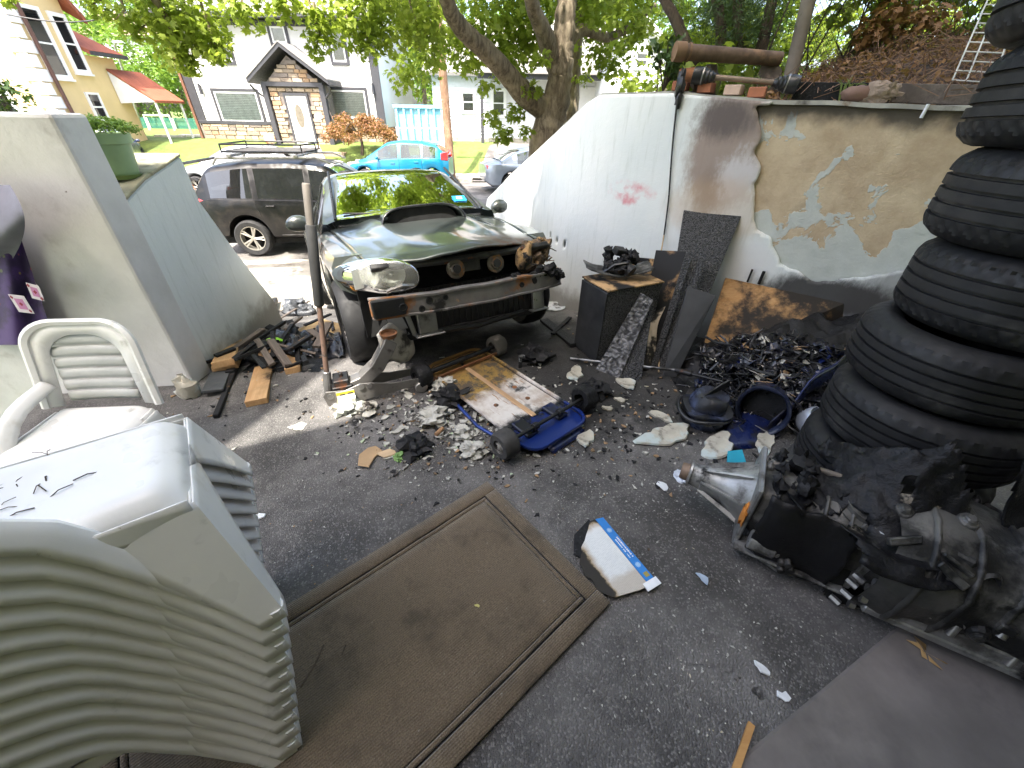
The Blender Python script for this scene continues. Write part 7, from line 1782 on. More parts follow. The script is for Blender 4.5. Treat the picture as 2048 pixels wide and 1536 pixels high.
# front half: differential case to the right
b = MB(); b.grid(diff, 36, 30, flip=True); b.build('differential_case', BK, gx_, smooth=50)
b = MB(); b.lathe([(.0, .03), (.035, .03), (.04, .018), (.075, .014), (.08, 0), (.10, -.004), (.105, -.05)], (.62, .02, .315), (.1, .25, 1), 28); b.build('top_cover', BK, gx_, smooth=40)
b = MB(); b.blob((.64, .02, .345), (.04, .028, .012), .0); b.build('shift_opening', M['dark'], gx_, smooth=50)
b = MB(); b.box((gl - .40, .03, .03), (.72 + (gl - .40) / 2, .20, .055)); b.box((gl - .45, .012, .05), (.74 + (gl - .4) / 2, .205, .09)); b.build('sump_flange', AL, gx_, bevel=.006)
for (x, y, z, r_, L) in [(.80, .17, .25, .018, .09), (.88, .18, .24, .020, .10), (.95, .19, .16, .022, .05), (1.05, .17, .20, .028, .04), (1.12, .18, .13, .02, .05), (.76, .16, .30, .024, .05)]:
    b = MB(); b.cyl((x, y - .03, z), (x - .01, y + .02, z - L * .3), r_ * .8, n=12); b.cyl((x - .01, y + .02, z - L * .3), (x - .015, y + .035, z - L), r_ * .55, n=12); b.build('stud', M['steel'], gx_, smooth=40)
b = MB(); b.box((.10, .06, .05), (.84, .13, .32), (.2, 0, .3)); b.lathe([(.02, -.01), (.035, -.008), (.035, .008), (.02, .01)], (.93, .17, .30), (.3, 1, .2), 18, closed=True); b.box((.12, .05, .08), (1.06, .14, .26), (0, .2, .1)); b.build('lugs', BK, gx_, bevel=.01)
b = MB(); b.tube([(.30, -.05, .30), (.42, -.06, .335), (.55, -.05, .34), (.72, -.06, .345), (.85, -.10, .36)], .012, 8); b.build('breather_pipe', mat('pipe_burnt', (.16, .14, .12), .6, .4), gx_, smooth=60)
b = MB()
for k in range(10): b.blob((FR.uniform(.32, .56), FR.uniform(-.08, .06), zc + .13 + FR.uniform(-.02, .05)), FR.uniform(.02, .045), .4, 2, k, 9, 7)
tag(b.build('melted_residue', M['char'], gx_, smooth=35), kind='stuff')
b = MB(); b.blob((.255, .12, zc + .0), (.012, .03, .05), .3); b.build('orange_scorch', mat('orange_scorch', (.55, .20, .03), .8), gx_, smooth=50)
# melted film over tyres
fc_, fz_, fr_, fw_ = TYRES[1]; fu = -Vector((fc_.x, fc_.y, 0)).normalized(); fp = Vector((-fu.y, fu.x, 0))
def film(u, v):
    th = lerp(R(-32), R(85), u); rad = fr_ + .02 + lerp(0, .34, v ** 1.3) * (1 - .3 * math.cos(u * 9)); d_ = fu * math.cos(th) + fp * math.sin(th)
    z = lerp(.66 - .14 * math.cos(u * 5), .40, min(1, v * 1.6)) + .05 * noise.noise(Vector((u * 7, v * 4, 2))) + .03 * noise.noise(Vector((u * 19, v * 13, 2)))
    return (fc_.x + d_.x * rad, fc_.y + d_.y * rad, max(.05, z))
b = MB(); b.grid(film, 70, 26); 
keep = [i for i, f in enumerate(b.f) if noise.noise(Vector(b.v[f[0]]) * 5.5) > -.22]
b.f = [b.f[i] for i in keep]; b.m = [0] * len(b.f)
tag(b.build('melted_film', mat('film_black', (.005, .005, .006), .5, spec=.25, var=.4, bump=.6, bscale=18, bd=.02, masks=[((.16, .14, .11), 12, .63, .7)]), None, smooth=60, solid=.006), 'wrinkled burned black plastic film draped between tyres and gearbox', 'film')
b = MB(); limb(b, [G(1705, 835, .53), G(1745, 850, .54), G(1800, 885, .54), G(1870, 925, .52), G(1950, 975, .50)], .014, .010, 7, wob=.8); tag(b.build('burned_strip', mat('strip_ash', (.20, .17, .12), .9, bump=.6, masks=[((.02, .02, .02), 12, .5, .6)]), None, smooth=50), 'ashy burned strip slanting across the lower tyres', 'strip')
b = MB(); q0 = G(1462, 925, .02); b.prism([(-.05, -.035), (.06, -.045), (.055, .04), (-.03, .03)], .0, .006, Matrix.Translation(q0 + Vector((0, 0, .05))) @ Matrix.Rotation(.5, 4, 'X')); tag(b.build('turquoise_card', mat('turquoise', (.02, .32, .45), .5, bump=.05)), 'turquoise card stuck behind the gearbox tail', 'card')
crumple(GG(1365, 955), .05, 3, mat('tissue', (.55, .60, .68), .8, bump=.5), 'tissue', 'pale bluish tissue under the gearbox tail', 'tissue', .4)

# ---------------------------------------------------------------- dry leaves, twigs
def dryleaf(px, py, size, m, label, rz=0.0, z=0.0, lobes=5):
    c = G(px, py, z + .006) if z else GG(px, py) + Vector((0, 0, .02)); poly = []
    for k in range(lobes * 2 + 1):
        a = -math.pi * .35 + (math.pi * 1.7) * k / (lobes * 2); r_ = size * (1.0 if k % 2 else .5); poly.append((math.cos(a) * r_, math.sin(a) * r_ * .8))
    vs = [(0, 0, 0)] + [(x, y, .25 * abs(y) + .01 * math.sin(x * 60)) for x, y in poly]; b = MB(); b.add(vs, [(0, i, i + 1) for i in range(1, len(poly))]); b.tube([(0, 0, 0), (-size * .4, -.2 * size, .002), (-size * .9, -.1 * size, 0)], .002, 4)
    o = b.build('dry_leaf', m, None, smooth=60, solid=.0008); o.matrix_world = Matrix.Translation(c) @ Matrix.Rotation(rz, 4, 'Z') @ Matrix.Rotation(.15, 4, 'X'); return tag(o, label, 'leaf')
lt = mat('leaf_tan', (.50, .33, .14), .7, bump=.4, bscale=40); lb2 = mat('leaf_brown', (.20, .14, .10), .8, bump=.4)
dryleaf(1845, 1310, .065, lt, 'curled tan leaf on the slab below the gearbox', 2.0); dryleaf(335, 1455, .05, lb2, 'brown oak leaf on the ground under the chairs', .5, 0, 9)
for (pts, lab, r_) in [([(648, 1290), (630, 1330), (600, 1375)], 'long dark twig on the doormat', .004), ([(692, 1290), (684, 1310)], 'short dark twig on the doormat', .003)]:
    b = MB(); b.tube([G(*p_, .035) for p_ in pts], r_, 5); tag(b.build('twig', M['bark_dark']), lab, 'twig')
chip(955, 1220, 9, .7, mat('petal', (.5, .45, .15), .7), 'petal', 'tiny yellow petal on the doormat', 'petal', .002, 4, lift=.03)
# ---------------------------------------------------------------- stacked plastic chairs
CFW = Vector((0.80, 0.60, 0)).normalized(); CSD = Vector((-CFW.y, CFW.x, 0))      # chair forward, chair left (away from camera)
# chair local: x forward, y left (far side), z up; near side is -y
def chair_parts(name, label, mtx, slat=True, group=None, far_arm=False):
    o = thing(name, label, 'chair', M=mtx, group=group)
    W2, D2, SH = .19, .24, .42
    def seat(u, v):
        x = lerp(-D2, D2, u); y = lerp(-W2, W2, v); r_ = .07
        z = SH - .018 * math.sin(u * math.pi) * math.sin(v * math.pi)
        ex_ = max(0, abs(y) - (W2 - r_)) / r_; fx = max(0, x - (D2 - .06)) / .06
        z -= .05 * ex_ ** 2.2 + .05 * fx ** 2
        return (x + (.0 if fx < 1 else .006), y, z)
    b = MB(); b.grid(seat, 26, 22)
    b.grid(lambda u, v: (D2 + .012 * u, lerp(-W2 * .98, W2 * .98, v), SH - .045 - (.055 + .07 * abs(2 * v - 1) ** 3) * u), 5, 22, flip=True)
    b.build('seat', M['white_plastic'], o, smooth=50, solid=.005)
    for sg in (-1, 1):
        def fleg(u, v):   # wide wrap around panel tapering to the foot; u around, v down
            a = lerp(0, 1, u); w = lerp(.24, .06, v ** .7); 
            x0 = D2 + lerp(.006, .075, v); y0 = sg * (W2 + lerp(.0, .15, v))
            z = lerp(SH - .045, .0, v)
            if a < .5: p_ = (x0, y0 - sg * w * (1 - a * 2), z)
            else: p_ = (x0 - w * (a * 2 - 1), y0, z)
            return p_
        b = MB(); b.grid(fleg, 12, 16, flip=sg > 0)
        if sg < 0 or far_arm:   # the panel runs on upward into the arm
            AP = [Vector(q_) for q_ in [(D2 - .01, .088, .12), (D2 - .085, .045, .25), (D2 - .15, .02, .36), (D2 - .20, .01, .44), (D2 - .265, .01, .495), (D2 - .33, .01, .525), (D2 - .40, .01, .54), (-D2 - .04, .01, .55)]]
            def arm(u, v):
                k = v * (len(AP) - 1); i = min(len(AP) - 2, int(k)); p_ = AP[i].lerp(AP[i + 1], k - i); d_ = (AP[min(i + 2, len(AP) - 1)] - AP[max(i - 1, 0)]); d_.y = 0; d_.normalize(); n_ = Vector((-d_.z, 0, d_.x)) * -1
                if n_.z < 0 and abs(d_.z) < .9: n_ = -n_
                if abs(d_.z) >= .9 and n_.x < 0: n_ = -n_
                a = (u - .5) * 2
                q_ = p_ + n_ * (.006 - .040 * max(0, -a * (1 if True else 0)) ** 2 - .048 * max(0, a) ** 1.6)
                return (q_.x, sg * (W2 + p_.y - .02 + .036 * a), q_.z)
            b.grid(arm, 8, 42, flip=sg < 0)
        b.build('front_leg', M['white_plastic'], o, smooth=40, solid=.006)
        b = MB(); b.tube([(D2 + .055, sg * (W2 + .125), .008), (D2 + .055, sg * (W2 + .123), .03)], .024, 10); b.build('foot', M['white_plastic'], o)
        def rleg(u, v):
            w = lerp(.09, .04, v); x0 = -D2 - lerp(0, .10, v); y0 = sg * (W2 - .01 + .07 * v); z = lerp(SH - .02, 0, v)
            return (x0 + (w * (1 - u * 2) if u < .5 else 0), y0 - sg * (w * (u * 2 - 1) if u >= .5 else 0), z)
        b = MB(); b.grid(rleg, 8, 14, flip=sg < 0); b.build('rear_leg', M['white_plastic'], o, smooth=40, solid=.006)
        b = MB(); b.grid(lambda u, v: (lerp(-D2, D2, u), sg * (W2 + .004 + .012 * v), SH - .03 - v * (.04 + .10 * abs(2 * u - 1) ** 2.5)), 22, 5, flip=sg > 0); b.build('side_skirt', M['white_plastic'], o, smooth=50, solid=.005)
    # back: frame with slats
    H2 = .40
    def bp(y, h): return (-D2 - .02 - .10 * h / H2 - .05 * (1 - (y / W2) ** 2) * .5, y, SH + h)
    def outline(off, n=8):
        w = W2 - off; top = H2 - off; r_ = .11; pts = [(-w - .02, .0)]
        for k in range(n + 1): a = math.pi - k / n * math.pi / 2; pts.append((-w + r_ + math.cos(a) * r_, top - r_ + math.sin(a) * r_))
        for k in range(n + 1): a = math.pi / 2 - k / n * math.pi / 2; pts.append((w - r_ + math.cos(a) * r_, top - r_ + math.sin(a) * r_))
        pts.append((w + .02, .0)); return pts
    o1, o2 = outline(0), outline(.06); b = MB(); n_ = len(o1)
    vs = [bp(*p_) for p_ in o1] + [bp(*p_) for p_ in o2]; b.add(vs, [(i, i + 1, n_ + i + 1, n_ + i) for i in range(n_ - 1)])
    rim = [Vector(bp(*p_)) for p_ in o1]; b.tube(rim, .014, 6, cap=True)
    b.build('back_frame', M['white_plastic'], o, smooth=50, solid=.006)
    if slat:
        for k in range(6):
            h0, h1 = .015 + k * .055, .015 + k * .055 + .047
            b = MB(); b.grid(lambda u, v: tuple(Vector(bp(lerp(-W2 + .06, W2 - .06, u), lerp(h0, h1, v))) + Vector((-.012 + .006 * math.sin(v * math.pi), 0, 0))), 10, 3); b.build('slat', mat('slat_grey', (.42, .43, .41), .5, bump=.05) if k == 0 else bpy.data.materials['slat_grey'], o, smooth=60, solid=.004)
    return o
# nearest front foot of the lowest chair stands at px (585,1505); local foot at (D2+.055, -(W2+.015))
NST = 11; dz = .054
foot = G(588, 1508, .01)
def cmat(k):
    base = foot - CFW * .295 + CSD * .32
    base = base - CFW * (.004 * k) + CSD * (.012 * k) + CFW * (.017 * k); base.z = dz * k
    return Matrix.Translation(base) @ Matrix((CFW, CSD, UP)).transposed().to_4x4()
ords = ['lowest', 'second lowest', 'third from the bottom', 'fourth from the bottom', 'fifth from the bottom', 'middle', 'fifth from the top', 'fourth from the top', 'third from the top', 'second from the top']
first = chair_parts('plastic_chair', 'lowest chair of the stack of white plastic chairs', cmat(0), True, 'stacked white plastic chairs')
for k in range(1, NST):
    c = copy_tree(first); c.matrix_world = cmat(k)
    c['label'] = ('%s chair of the stack of white plastic chairs' % ords[k]) if k < NST - 1 else 'topmost white plastic chair, twigs lying on its dirty seat'
bpy.context.view_layer.update()
# another chair behind, its slatted back towards us
cb_ = AY(120, 760, 1.62)
Mbk = Matrix.Translation((cb_.x + .18, 1.68 - .33, -.06)) @ Matrix.Rotation(R(-84), 4, 'Z')
sc_ = chair_parts('plastic_chair', 'white plastic chair behind the stack, slatted back showing', Mbk, True, None)
sc_.scale = (1, 1.3, 1.06)
# twigs on the top seat
tb = MB(); rr = random.Random(2); seat_top = cmat(NST - 1)
for k in range(22):
    a = seat_top @ Vector((rr.gauss(-.06, .05), rr.gauss(.05, .06), .405)); d_ = Vector((rr.uniform(-1, 1), rr.uniform(-1, 1), .12)).normalized() * rr.uniform(.015, .05); tb.tube([a - d_ * .5, a + Vector((0, 0, .006)), a + d_ * .6], rr.uniform(.0008, .0018), 4)
tag(tb.build('twig_litter', M['bark_dark']), 'little heap of dry twigs on the topmost chair seat', 'twigs', kind='stuff')

# ---------------------------------------------------------------- hanging cloth with playing card print
def clothmat():
    t = T('card_print_cloth'); v = t.coord('UV') if False else t.n('UVMap').outputs[0]
    c = t.mix(t.ramp(t.noise(v, 5, 4), .4, .6), (.018, .007, .05), (.05, .02, .12))
    fl = t.n('TexVoronoi', {'Vector': v, 'Scale': 9.0}); g = t.sep(fl.outputs[1])
    c = t.mix(t.ramp(fl.outputs[0], .16, .22, 1, 0), c, t.mix(t.ramp(g[0], .45, .5), (.45, .09, .05), t.mix(t.ramp(g[1], .45, .5), (.30, .22, .03), (.14, .16, .08))))
    return t.done(c, .75, 0, t.bump(t.noise(v, 60, 3), .2, .003), .3, sheen=.2)
clo = thing('printed_cloth', 'dark purple cloth printed with playing cards hanging by the pier', 'cloth')
def clp(u, v):
    px = lerp(-120, lerp(40, 112, v), u); py = lerp(470, 690, v); d_ = 2.215 + .03 * math.sin(u * 14 + v * 2) 
    return tuple(AY(px, py, d_ - .02 * v))
b = MB(); uv = []; b.grid(clp, 40, 24); uv = [((i % 41) / 40, (i // 41) / 24) for i in range(len(b.v))]
cl_o = b.build('drape', clothmat(), clo, smooth=70, uv=uv)
def cardface(px, py, w, h, rot):
    c = AY(px, py, 2.155); e = AY(px + 30, py + 30 * rot, 2.155); exx = (e - c).normalized(); ezz = Vector((-.05, .0, 1)).normalized(); ezz = (ezz - exx * ezz.dot(exx)).normalized(); nn = exx.cross(ezz)
    Mt = Matrix.Translation(c) @ Matrix((exx, ezz, nn)).transposed().to_4x4()
    b = MB(); b.prism([(-w, -h), (w, -h), (w, h), (-w, h)], 0, .001, Mt); o = b.build('card_print', mat('card_white', (.55, .50, .55), .6, bump=0), clo)
    b = MB(); b.prism([(-w * .55, -h * .6), (w * .55, -h * .6), (w * .55, h * .6), (-w * .55, h * .6)], .0012, .002, Mt); b.build('card_panel', mat('card_pink', (.42, .16, .33), .6, bump=0), o)
    b = MB()
    for (x, y, s_) in ((0, 0, .010), (-w * .72, h * .7, .009), (w * .72, -h * .7, .009)): b.prism([(x - s_, y), (x, y - s_ * 1.3), (x + s_, y), (x, y + s_ * 1.3)], .0022, .003, Mt)
    b.build('card_pip', mat('card_red', (.25, .01, .04), .6, bump=0), o)
cardface(43, 608, .044, .057, .12); cardface(71, 584, .033, .05, .25)
b = MB(); b.cyl(AY(-60, 385, 2.32), AY(-60, 385, 2.12), .012, n=8); b.build('peg', M['steel'], clo)
b = MB(); b.grid(lambda u, v: tuple(AY(lerp(-140, 20 + 30 * math.sin(v * 3.0), u), lerp(370, 520, v), 2.19 - .08 * math.sin(v * 3) + .03 * math.sin(u * 9 + v * 6))), 24, 20)
gc = tag(b.build('grey_cloth', mat('cloth_grey', (.16, .16, .20), .85, bump=.3, bscale=20), None, smooth=70), 'crumpled grey cloth bundled above the printed cloth', 'cloth')

# ---------------------------------------------------------------- pot on the left wall
pp = lhit(272, 340); pb_ = LO + LD * (pp[0] + .05) - LN * .13; pzz = float(np.interp(pp[0], [a for a, _ in prof[1:4]], [z for _, z in prof[1:4]])) + .024
pot = thing('flower_pot', 'green plastic flower pot with low bushy plant on the left wall', 'flower pot', (pb_.x, pb_.y, pzz))
b = MB(); b.lathe([(.085, 0), (.09, .006), (.098, .05), (.118, .19), (.120, .195), (.132, .197), (.137, .25), (.133, .252), (.128, .25), (.122, .20), (.10, .2)], (0, 0, 0), (0, 0, 1), 36); b.build('pot', mat('pot_green', (.29, .42, .22), .5, var=.12, scale=3, bump=.05, masks=[((.26, .33, .2), 4, .55, .75)]), pot, smooth=35)
b = MB(); b.lathe([(.0, .006), (.098, .006), (.108, .03), (.102, .03), (.095, .012)], (0, 0, -.003), (0, 0, 1), 30); b.build('saucer', mat('pot_green_dark', (.13, .20, .05), .5), pot, smooth=35)
b = MB(); b.lathe([(.12, .22), (0, .235)], (0, 0, 0), (0, 0, 1), 20); b.build('soil', M['soil'], pot)
rr = random.Random(6); cc = [(math.cos(a) * d, math.sin(a) * d, .27 + .05 * (1 - (d / .17) ** 2)) for a, d in [(rr.uniform(0, 6.3), .17 * math.sqrt(rr.random())) for _ in range(46)]]
P_, Nn, Sz = clumps(cc, [.045] * 46, [52] * 46, 4, .022); leaf_obj('foliage', leaf_mesh(P_, Nn, Sz, 5, 'oval'), leafmat('leaf_pot', (.11, .23, .03), (.20, .34, .06), .4), pot)
# bin behind the wall
bn = AY(180, 330, 3.5); bi = thing('wheelie_bin', 'blue bin standing behind the left wall', 'bin', (bn.x - .1, 3.5, .3))
b = MB(); b.box((.48, .5, .95), (0, 0, .52), None, 0, 1.1); b.build('body', mat('bin_blue', (.01, .05, .10), .5), bi, bevel=.03)
b = MB(); b.box((.58, .62, .06), (0, 0, 1.03)); b.build('lid', mat('bin_lid', (.01, .16, .30), .45), bi, bevel=.02)

# ---------------------------------------------------------------- wood pile on the left
def plank(name, label, a, c, w, h, m, roll=0.0, cat='plank'):
    a = Vector(a); c = Vector(c); d = (c - a); L = d.length; F = frame(d, UP.cross(d) if abs(d.normalized().z) < .95 else (1, 0, 0)); Mt = Matrix.Translation((a + c) / 2) @ F.to_4x4() @ Matrix.Rotation(roll, 4, 'Z')
    b = MB(); n = 8
    for k in range(1): b.box((w, h, L), (0, 0, 0))
    o = b.build(name, m, None, bevel=.003); o.matrix_world = Mt; return tag(o, label, cat)
wn_ = wood('lumber', (.50, .32, .16), (.38, .22, .10), (.06, .04, .025), .60, .70, axis=2); wb_ = wood('lumber_burnt', (.42, .26, .12), (.28, .16, .07), BLACKCHAR, .34, .46, axis=2)
gp_ = lambda px, py, z: (lambda g: G(px, py, g.z + z))(GG(px, py))
plank('lumber_offcut', 'pale plank lying free on the asphalt left of the jack', gp_(513, 805, .025), gp_(538, 700, .03), .135, .045, wn_)
plank('lumber_offcut', 'short pale block under the black tarp', gp_(586, 742, .03), gp_(590, 700, .03), .11, .055, wn_)
plank('lumber_offcut', 'upper pale plank of the pile by the left wall', gp_(447, 728, .15), gp_(480, 655, .16), .15, .05, wn_)
plank('lumber_offcut', 'lower pale plank of the pile by the left wall', gp_(450, 735, .095), gp_(490, 655, .10), .17, .05, wn_)
plank('burned_lumber', 'burned grey board under the pale planks at the wall', gp_(425, 782, .05), gp_(455, 715, .07), .13, .02, mat('board_ash', (.05, .055, .06), .6, bump=.3), .1)
plank('burned_lumber', 'long thin burned lath with a yellow broken end', gp_(432, 833, .02), gp_(472, 735, .05), .035, .03, wb_)
plank('burned_lumber', 'burned lath with a pale splintered middle', gp_(478, 712, .14), gp_(515, 640, .16), .04, .03, wb_)
plank('burned_lumber', 'black charred lath beside the pale planks', gp_(460, 745, .06), gp_(520, 625, .14), .06, .03, M['char'])
plank('burned_lumber', 'second black charred lath nearer the wall top', gp_(485, 690, .12), gp_(540, 612, .16), .07, .04, M['char'])
plank('burned_lumber', 'charred lath at the far end of the pile', gp_(505, 680, .08), gp_(548, 600, .10), .10, .06, M['char'])
plank('burned_lumber', 'half burned board pointing at the car wheel', gp_(522, 703, .08), gp_(590, 655, .12), .08, .02, wb_)
plank('burned_lumber', 'grey weathered stick resting on the plastic bag', gp_(555, 640, .16), gp_(618, 602, .24), .03, .015, M['wood_grey'])
P0 = [gp_(592, 660, .10), gp_(680, 688, .08), gp_(690, 650, .14), gp_(640, 636, .14)]
b = MB(); b.hexa([q_ - Vector((0, 0, .012)) for q_ in P0] + P0); tag(b.build('plywood_scrap', wood('ply_scrap', (.42, .30, .15), (.33, .22, .10), (.07, .05, .03), .58, .7)), 'flat scorched plywood scrap behind the jack handle', 'plywood')
# dark heap and tarp
b = MB()
def tarp(u, v):
    a = gp_(545, 715, .03).lerp(gp_(690, 715, .02), u); c = gp_(560, 660, .10).lerp(gp_(680, 665, .10), u); p_ = a.lerp(c, v)
    return tuple(p_ + Vector((0, 0, .02 * math.sin(u * 7 + v * 3) + .06 * noise.noise(Vector((u * 5, v * 5, 7))) + .04 * noise.noise(Vector((u * 13, v * 9, 3))) + .05 * math.sin(v * 3.1))))
b.grid(tarp, 30, 16); tag(b.build('black_tarp', mat('tarp', (.014, .014, .018), .3, bump=.3, bscale=14, bd=.02), None, smooth=60, solid=.005), 'glossy black tarp crumpled beside the front wheel', 'tarp')
hb2 = MB(); hb2.grid(lambda u, v: tuple(Vector((lerp(-2.45, -1.5, u), lerp(2.55, 3.75, v), 0)) + Vector((0, 0, gz(lerp(-2.45, -1.5, u), lerp(2.55, 3.75, v)) + max(0, .05 * math.sin(u * math.pi) * math.sin(v * math.pi) + .05 * noise.noise(Vector((u * 9, v * 9, 1)))) - .002))), 24, 24)
ch_ = tag(hb2.build('charred_heap', M['char'], None, smooth=35), 'low heap of charred wood scraps under the pile by the left wall', 'rubbish heap')
rr = random.Random(61)
for k in range(34):
    x = rr.uniform(-2.5, -1.55); y = rr.uniform(2.55, 3.7); a = 1.75 + rr.gauss(0, .5); L = rr.uniform(.15, .6); w = rr.uniform(.02, .07); b = MB(); b.box((L, w, rr.uniform(.012, .035)))
    o = b.build('charred_lath', [M['char'], M['char'], wb_, M['wood_grey']][k % 4], ch_, bevel=.003); o.matrix_world = Matrix.Translation((x, y, gz(x, y) + rr.uniform(.06, .15))) @ Matrix.Rotation(a, 4, 'Z') @ Matrix.Rotation(rr.uniform(-.25, .25), 4, 'Y') @ Matrix.Rotation(rr.uniform(-.4, .4), 4, 'X')
b = MB(); q = gp_(590, 628, .05); b.blob(q + Vector((0, .05, .05)), (.16, .14, .12), .28, 3.2, 4, 22, 14, floor=q.z - .05); b.blob(q + Vector((.15, .0, .04)), (.12, .11, .09), .3, 3.4, 9, 20, 12, floor=q.z - .05)
tag(b.build('plastic_bag', mat('bag_grey', (.07, .075, .085), .25, var=.3, scale=7, bump=.7, bscale=18, bd=.03), None, smooth=30), 'crumpled grey plastic bag behind the wood pile', 'plastic bag')
q = gp_(549, 680, .21); b = MB(); b.blob(q, (.075, .03, .022), .15, 1.5, 2); o = tag(b.build('green_rag', mat('lime', (.22, .55, .02), .5, bump=.1), None, smooth=50), 'lime green plastic piece on the wood pile', 'plastic piece')
crumple(gp_(545, 605, .0), .05, 3, mat('stone_pale', (.45, .42, .34), .9), 'stone', 'pale stone at the foot of the left wall end', 'stone', .8)
# right side of the car: bits against the wall
plank('burned_lumber', 'burned lath against the wall right of the car', gp_(1105, 668, .03), gp_(1140, 635, .06), .04, .02, wb_); plank('burned_lumber', 'black charred board on the ground right of the car', gp_(1088, 640, .03), gp_(1150, 690, .03), .09, .03, M['char']); plank('burned_lumber', 'black charred stick by the wall foot', gp_(1090, 607, .05), gp_(1138, 610, .05), .05, .03, M['char'])
q = gp_(1108, 617, .02); b = MB(); b.lathe([(0, .0), (.10, .0), (.12, .02), (.13, .03), (.125, .035), (.10, .012), (0, .012)], q, (0, 0, 1), 26); tag(b.build('paint_lid', mat('lid_white', (.55, .57, .60), .4, masks=[((.03, .03, .03), 5, .5, .6)]), None, smooth=40), 'round white lid on the ground by the right wall', 'lid')

# ---------------------------------------------------------------- things on top of the right wall
def wt(px, py, back=.12):
    """point on the wall top seen near pixel, set back from the face"""
    h = wallhit(px, py); i = int(np.clip(np.searchsorted(RS, h[1]), 0, ns - 1)); p_ = RW[i] - RN[i] * back; return Vector((p_.x, p_.y, rtop(h[1]) + .02)), Vector((-RN[i].y, RN[i].x, 0)), RN[i]
brick_m = mat('brick_red', (.34, .13, .07), .9, var=.25, scale=8, bump=.5, bscale=60, masks=[((.10, .06, .045), 5, .55, .7)])
brick_p = mat('brick_pale', (.46, .33, .26), .9, var=.2, scale=8, bump=.5, bscale=60, masks=[((.30, .12, .07), 5, .5, .62)])
for px, bk_, m_, lab, sw in [(1345, .10, brick_m, 'leftmost red brick on the wall top', .11), (1395, .12, brick_m, 'orange brick behind the driveshaft joint on the wall top', .10), (1455, .08, brick_p, 'pale chipped brick in the middle of the wall top', .11), (1505, .10, brick_m, 'dirty red brick right of the pale brick', .11)]:
    p_, e_, n_ = wt(px, 195, bk_); b = MB(); b.box((sw, .10, .06), (0, 0, .03)); o = b.build('brick', m_, None, bevel=.006, seg=2); o.matrix_world = Matrix.Translation(p_) @ Matrix((e_, -n_, UP)).transposed().to_4x4() @ Matrix.Rotation(FR.uniform(-.3, .3), 4, 'Z'); tag(o, lab, 'brick', 'bricks on the wall top')
# log
la, le_ = AY(1352, 103, 3.72), AY(1560, 118, 3.75)
lg = thing('rusty_pipe_log', 'thick brown rusty pipe lying above the wall top', 'pipe')
b = MB(); d_ = (le_ - la).normalized(); b.cyl(la, le_, .050, .043, 22); b.build('pipe', mat('pipe_brown_rust', (.13, .085, .06), .75, .2, var=.35, scale=9, bump=.4, bscale=40, masks=[((.24, .14, .08), 5, .55, .7)]), lg, smooth=50)
b = MB(); b.cyl(la - d_ * .012, la + d_ * .06, .059, n=22); b.cyl(la + d_ * .085, la + d_ * .10, .055, n=22); b.build('collar', mat('collar_rust', (.20, .12, .07), .8, .2, bump=.3), lg, smooth=40)
for k_, (px, py) in enumerate([(1420, 150), (1545, 150)]):
    q = AY(px, py, 3.76); b = MB(); b.blob(q + Vector((0, .03, -.06)), (.10, .08, .12), .3, 2, k_ + 3); tag(b.build('stone', mat('stone_brown%d' % k_, (.12, .09, .07), .95, bump=.6), None, smooth=40), 'earthy stone under the %s end of the rusty pipe' % ('left' if k_ == 0 else 'right'), 'stone')
# driveshaft
p0, e_, n_ = wt(1408, 170, .10); p1, _, _ = wt(1560, 180, .10)
p0 = AY(1405, 152, p0.y); p1 = AY(1575, 168, p1.y); d_ = (p1 - p0).normalized()
ds = thing('driveshaft', 'sooty axle shaft with ribbed rubber boots on the wall top', 'driveshaft')
b = MB(); b.cyl(p0, p1, .017, n=14); b.build('shaft', mat('shaft_rust', (.20, .15, .11), .6, .5, bump=.2), ds, smooth=50)
for base_, sg in ((p0, 1), (p1, -1)):
    b = MB(); b.lathe([(.030, -.07), (.052, -.065), (.055, -.01), (.050, 0), (.052, .015), (.044, .025), (.046, .04), (.036, .05), (.037, .065), (.026, .075), (.022, .09)], base_, d_ * sg, 24); b.build('boot', M['black_plastic'], ds, smooth=40)
    b = MB(); b.lathe([(.048, 0), (.056, 0), (.056, .008), (.048, .008)], base_ + d_ * sg * .0, d_ * sg, 24, closed=True); b.build('clamp', M['steel'], ds)
b = MB(); b.cyl(p0 - d_ * .17, p0 - d_ * .05, .03, .05, 16); b.build('stub', M['rust'], ds, smooth=40)
# stones
for px, w, m_, lab, am in [(1710, (.09, .055, .045), mat('stone_red', (.17, .10, .075), .8, bump=.4), 'smooth reddish brown stone on the wall top', .08), (1752, (.10, .06, .055), mat('stone_rough', (.34, .26, .20), .95, var=.35, bump=1.0, bscale=30, bd=.03), 'rough pale slag lump on the wall top', .35)]:
    p_, e_, n_ = wt(px, 200, .08); b = MB(); b.blob((0, 0, w[2] * .8), w, am, 2.6, int(px), 18, 12); o = b.build('stone', m_, None, smooth=40); o.matrix_world = Matrix.Translation(p_) @ Matrix((e_, -n_, UP)).transposed().to_4x4(); tag(o, lab, 'stone')
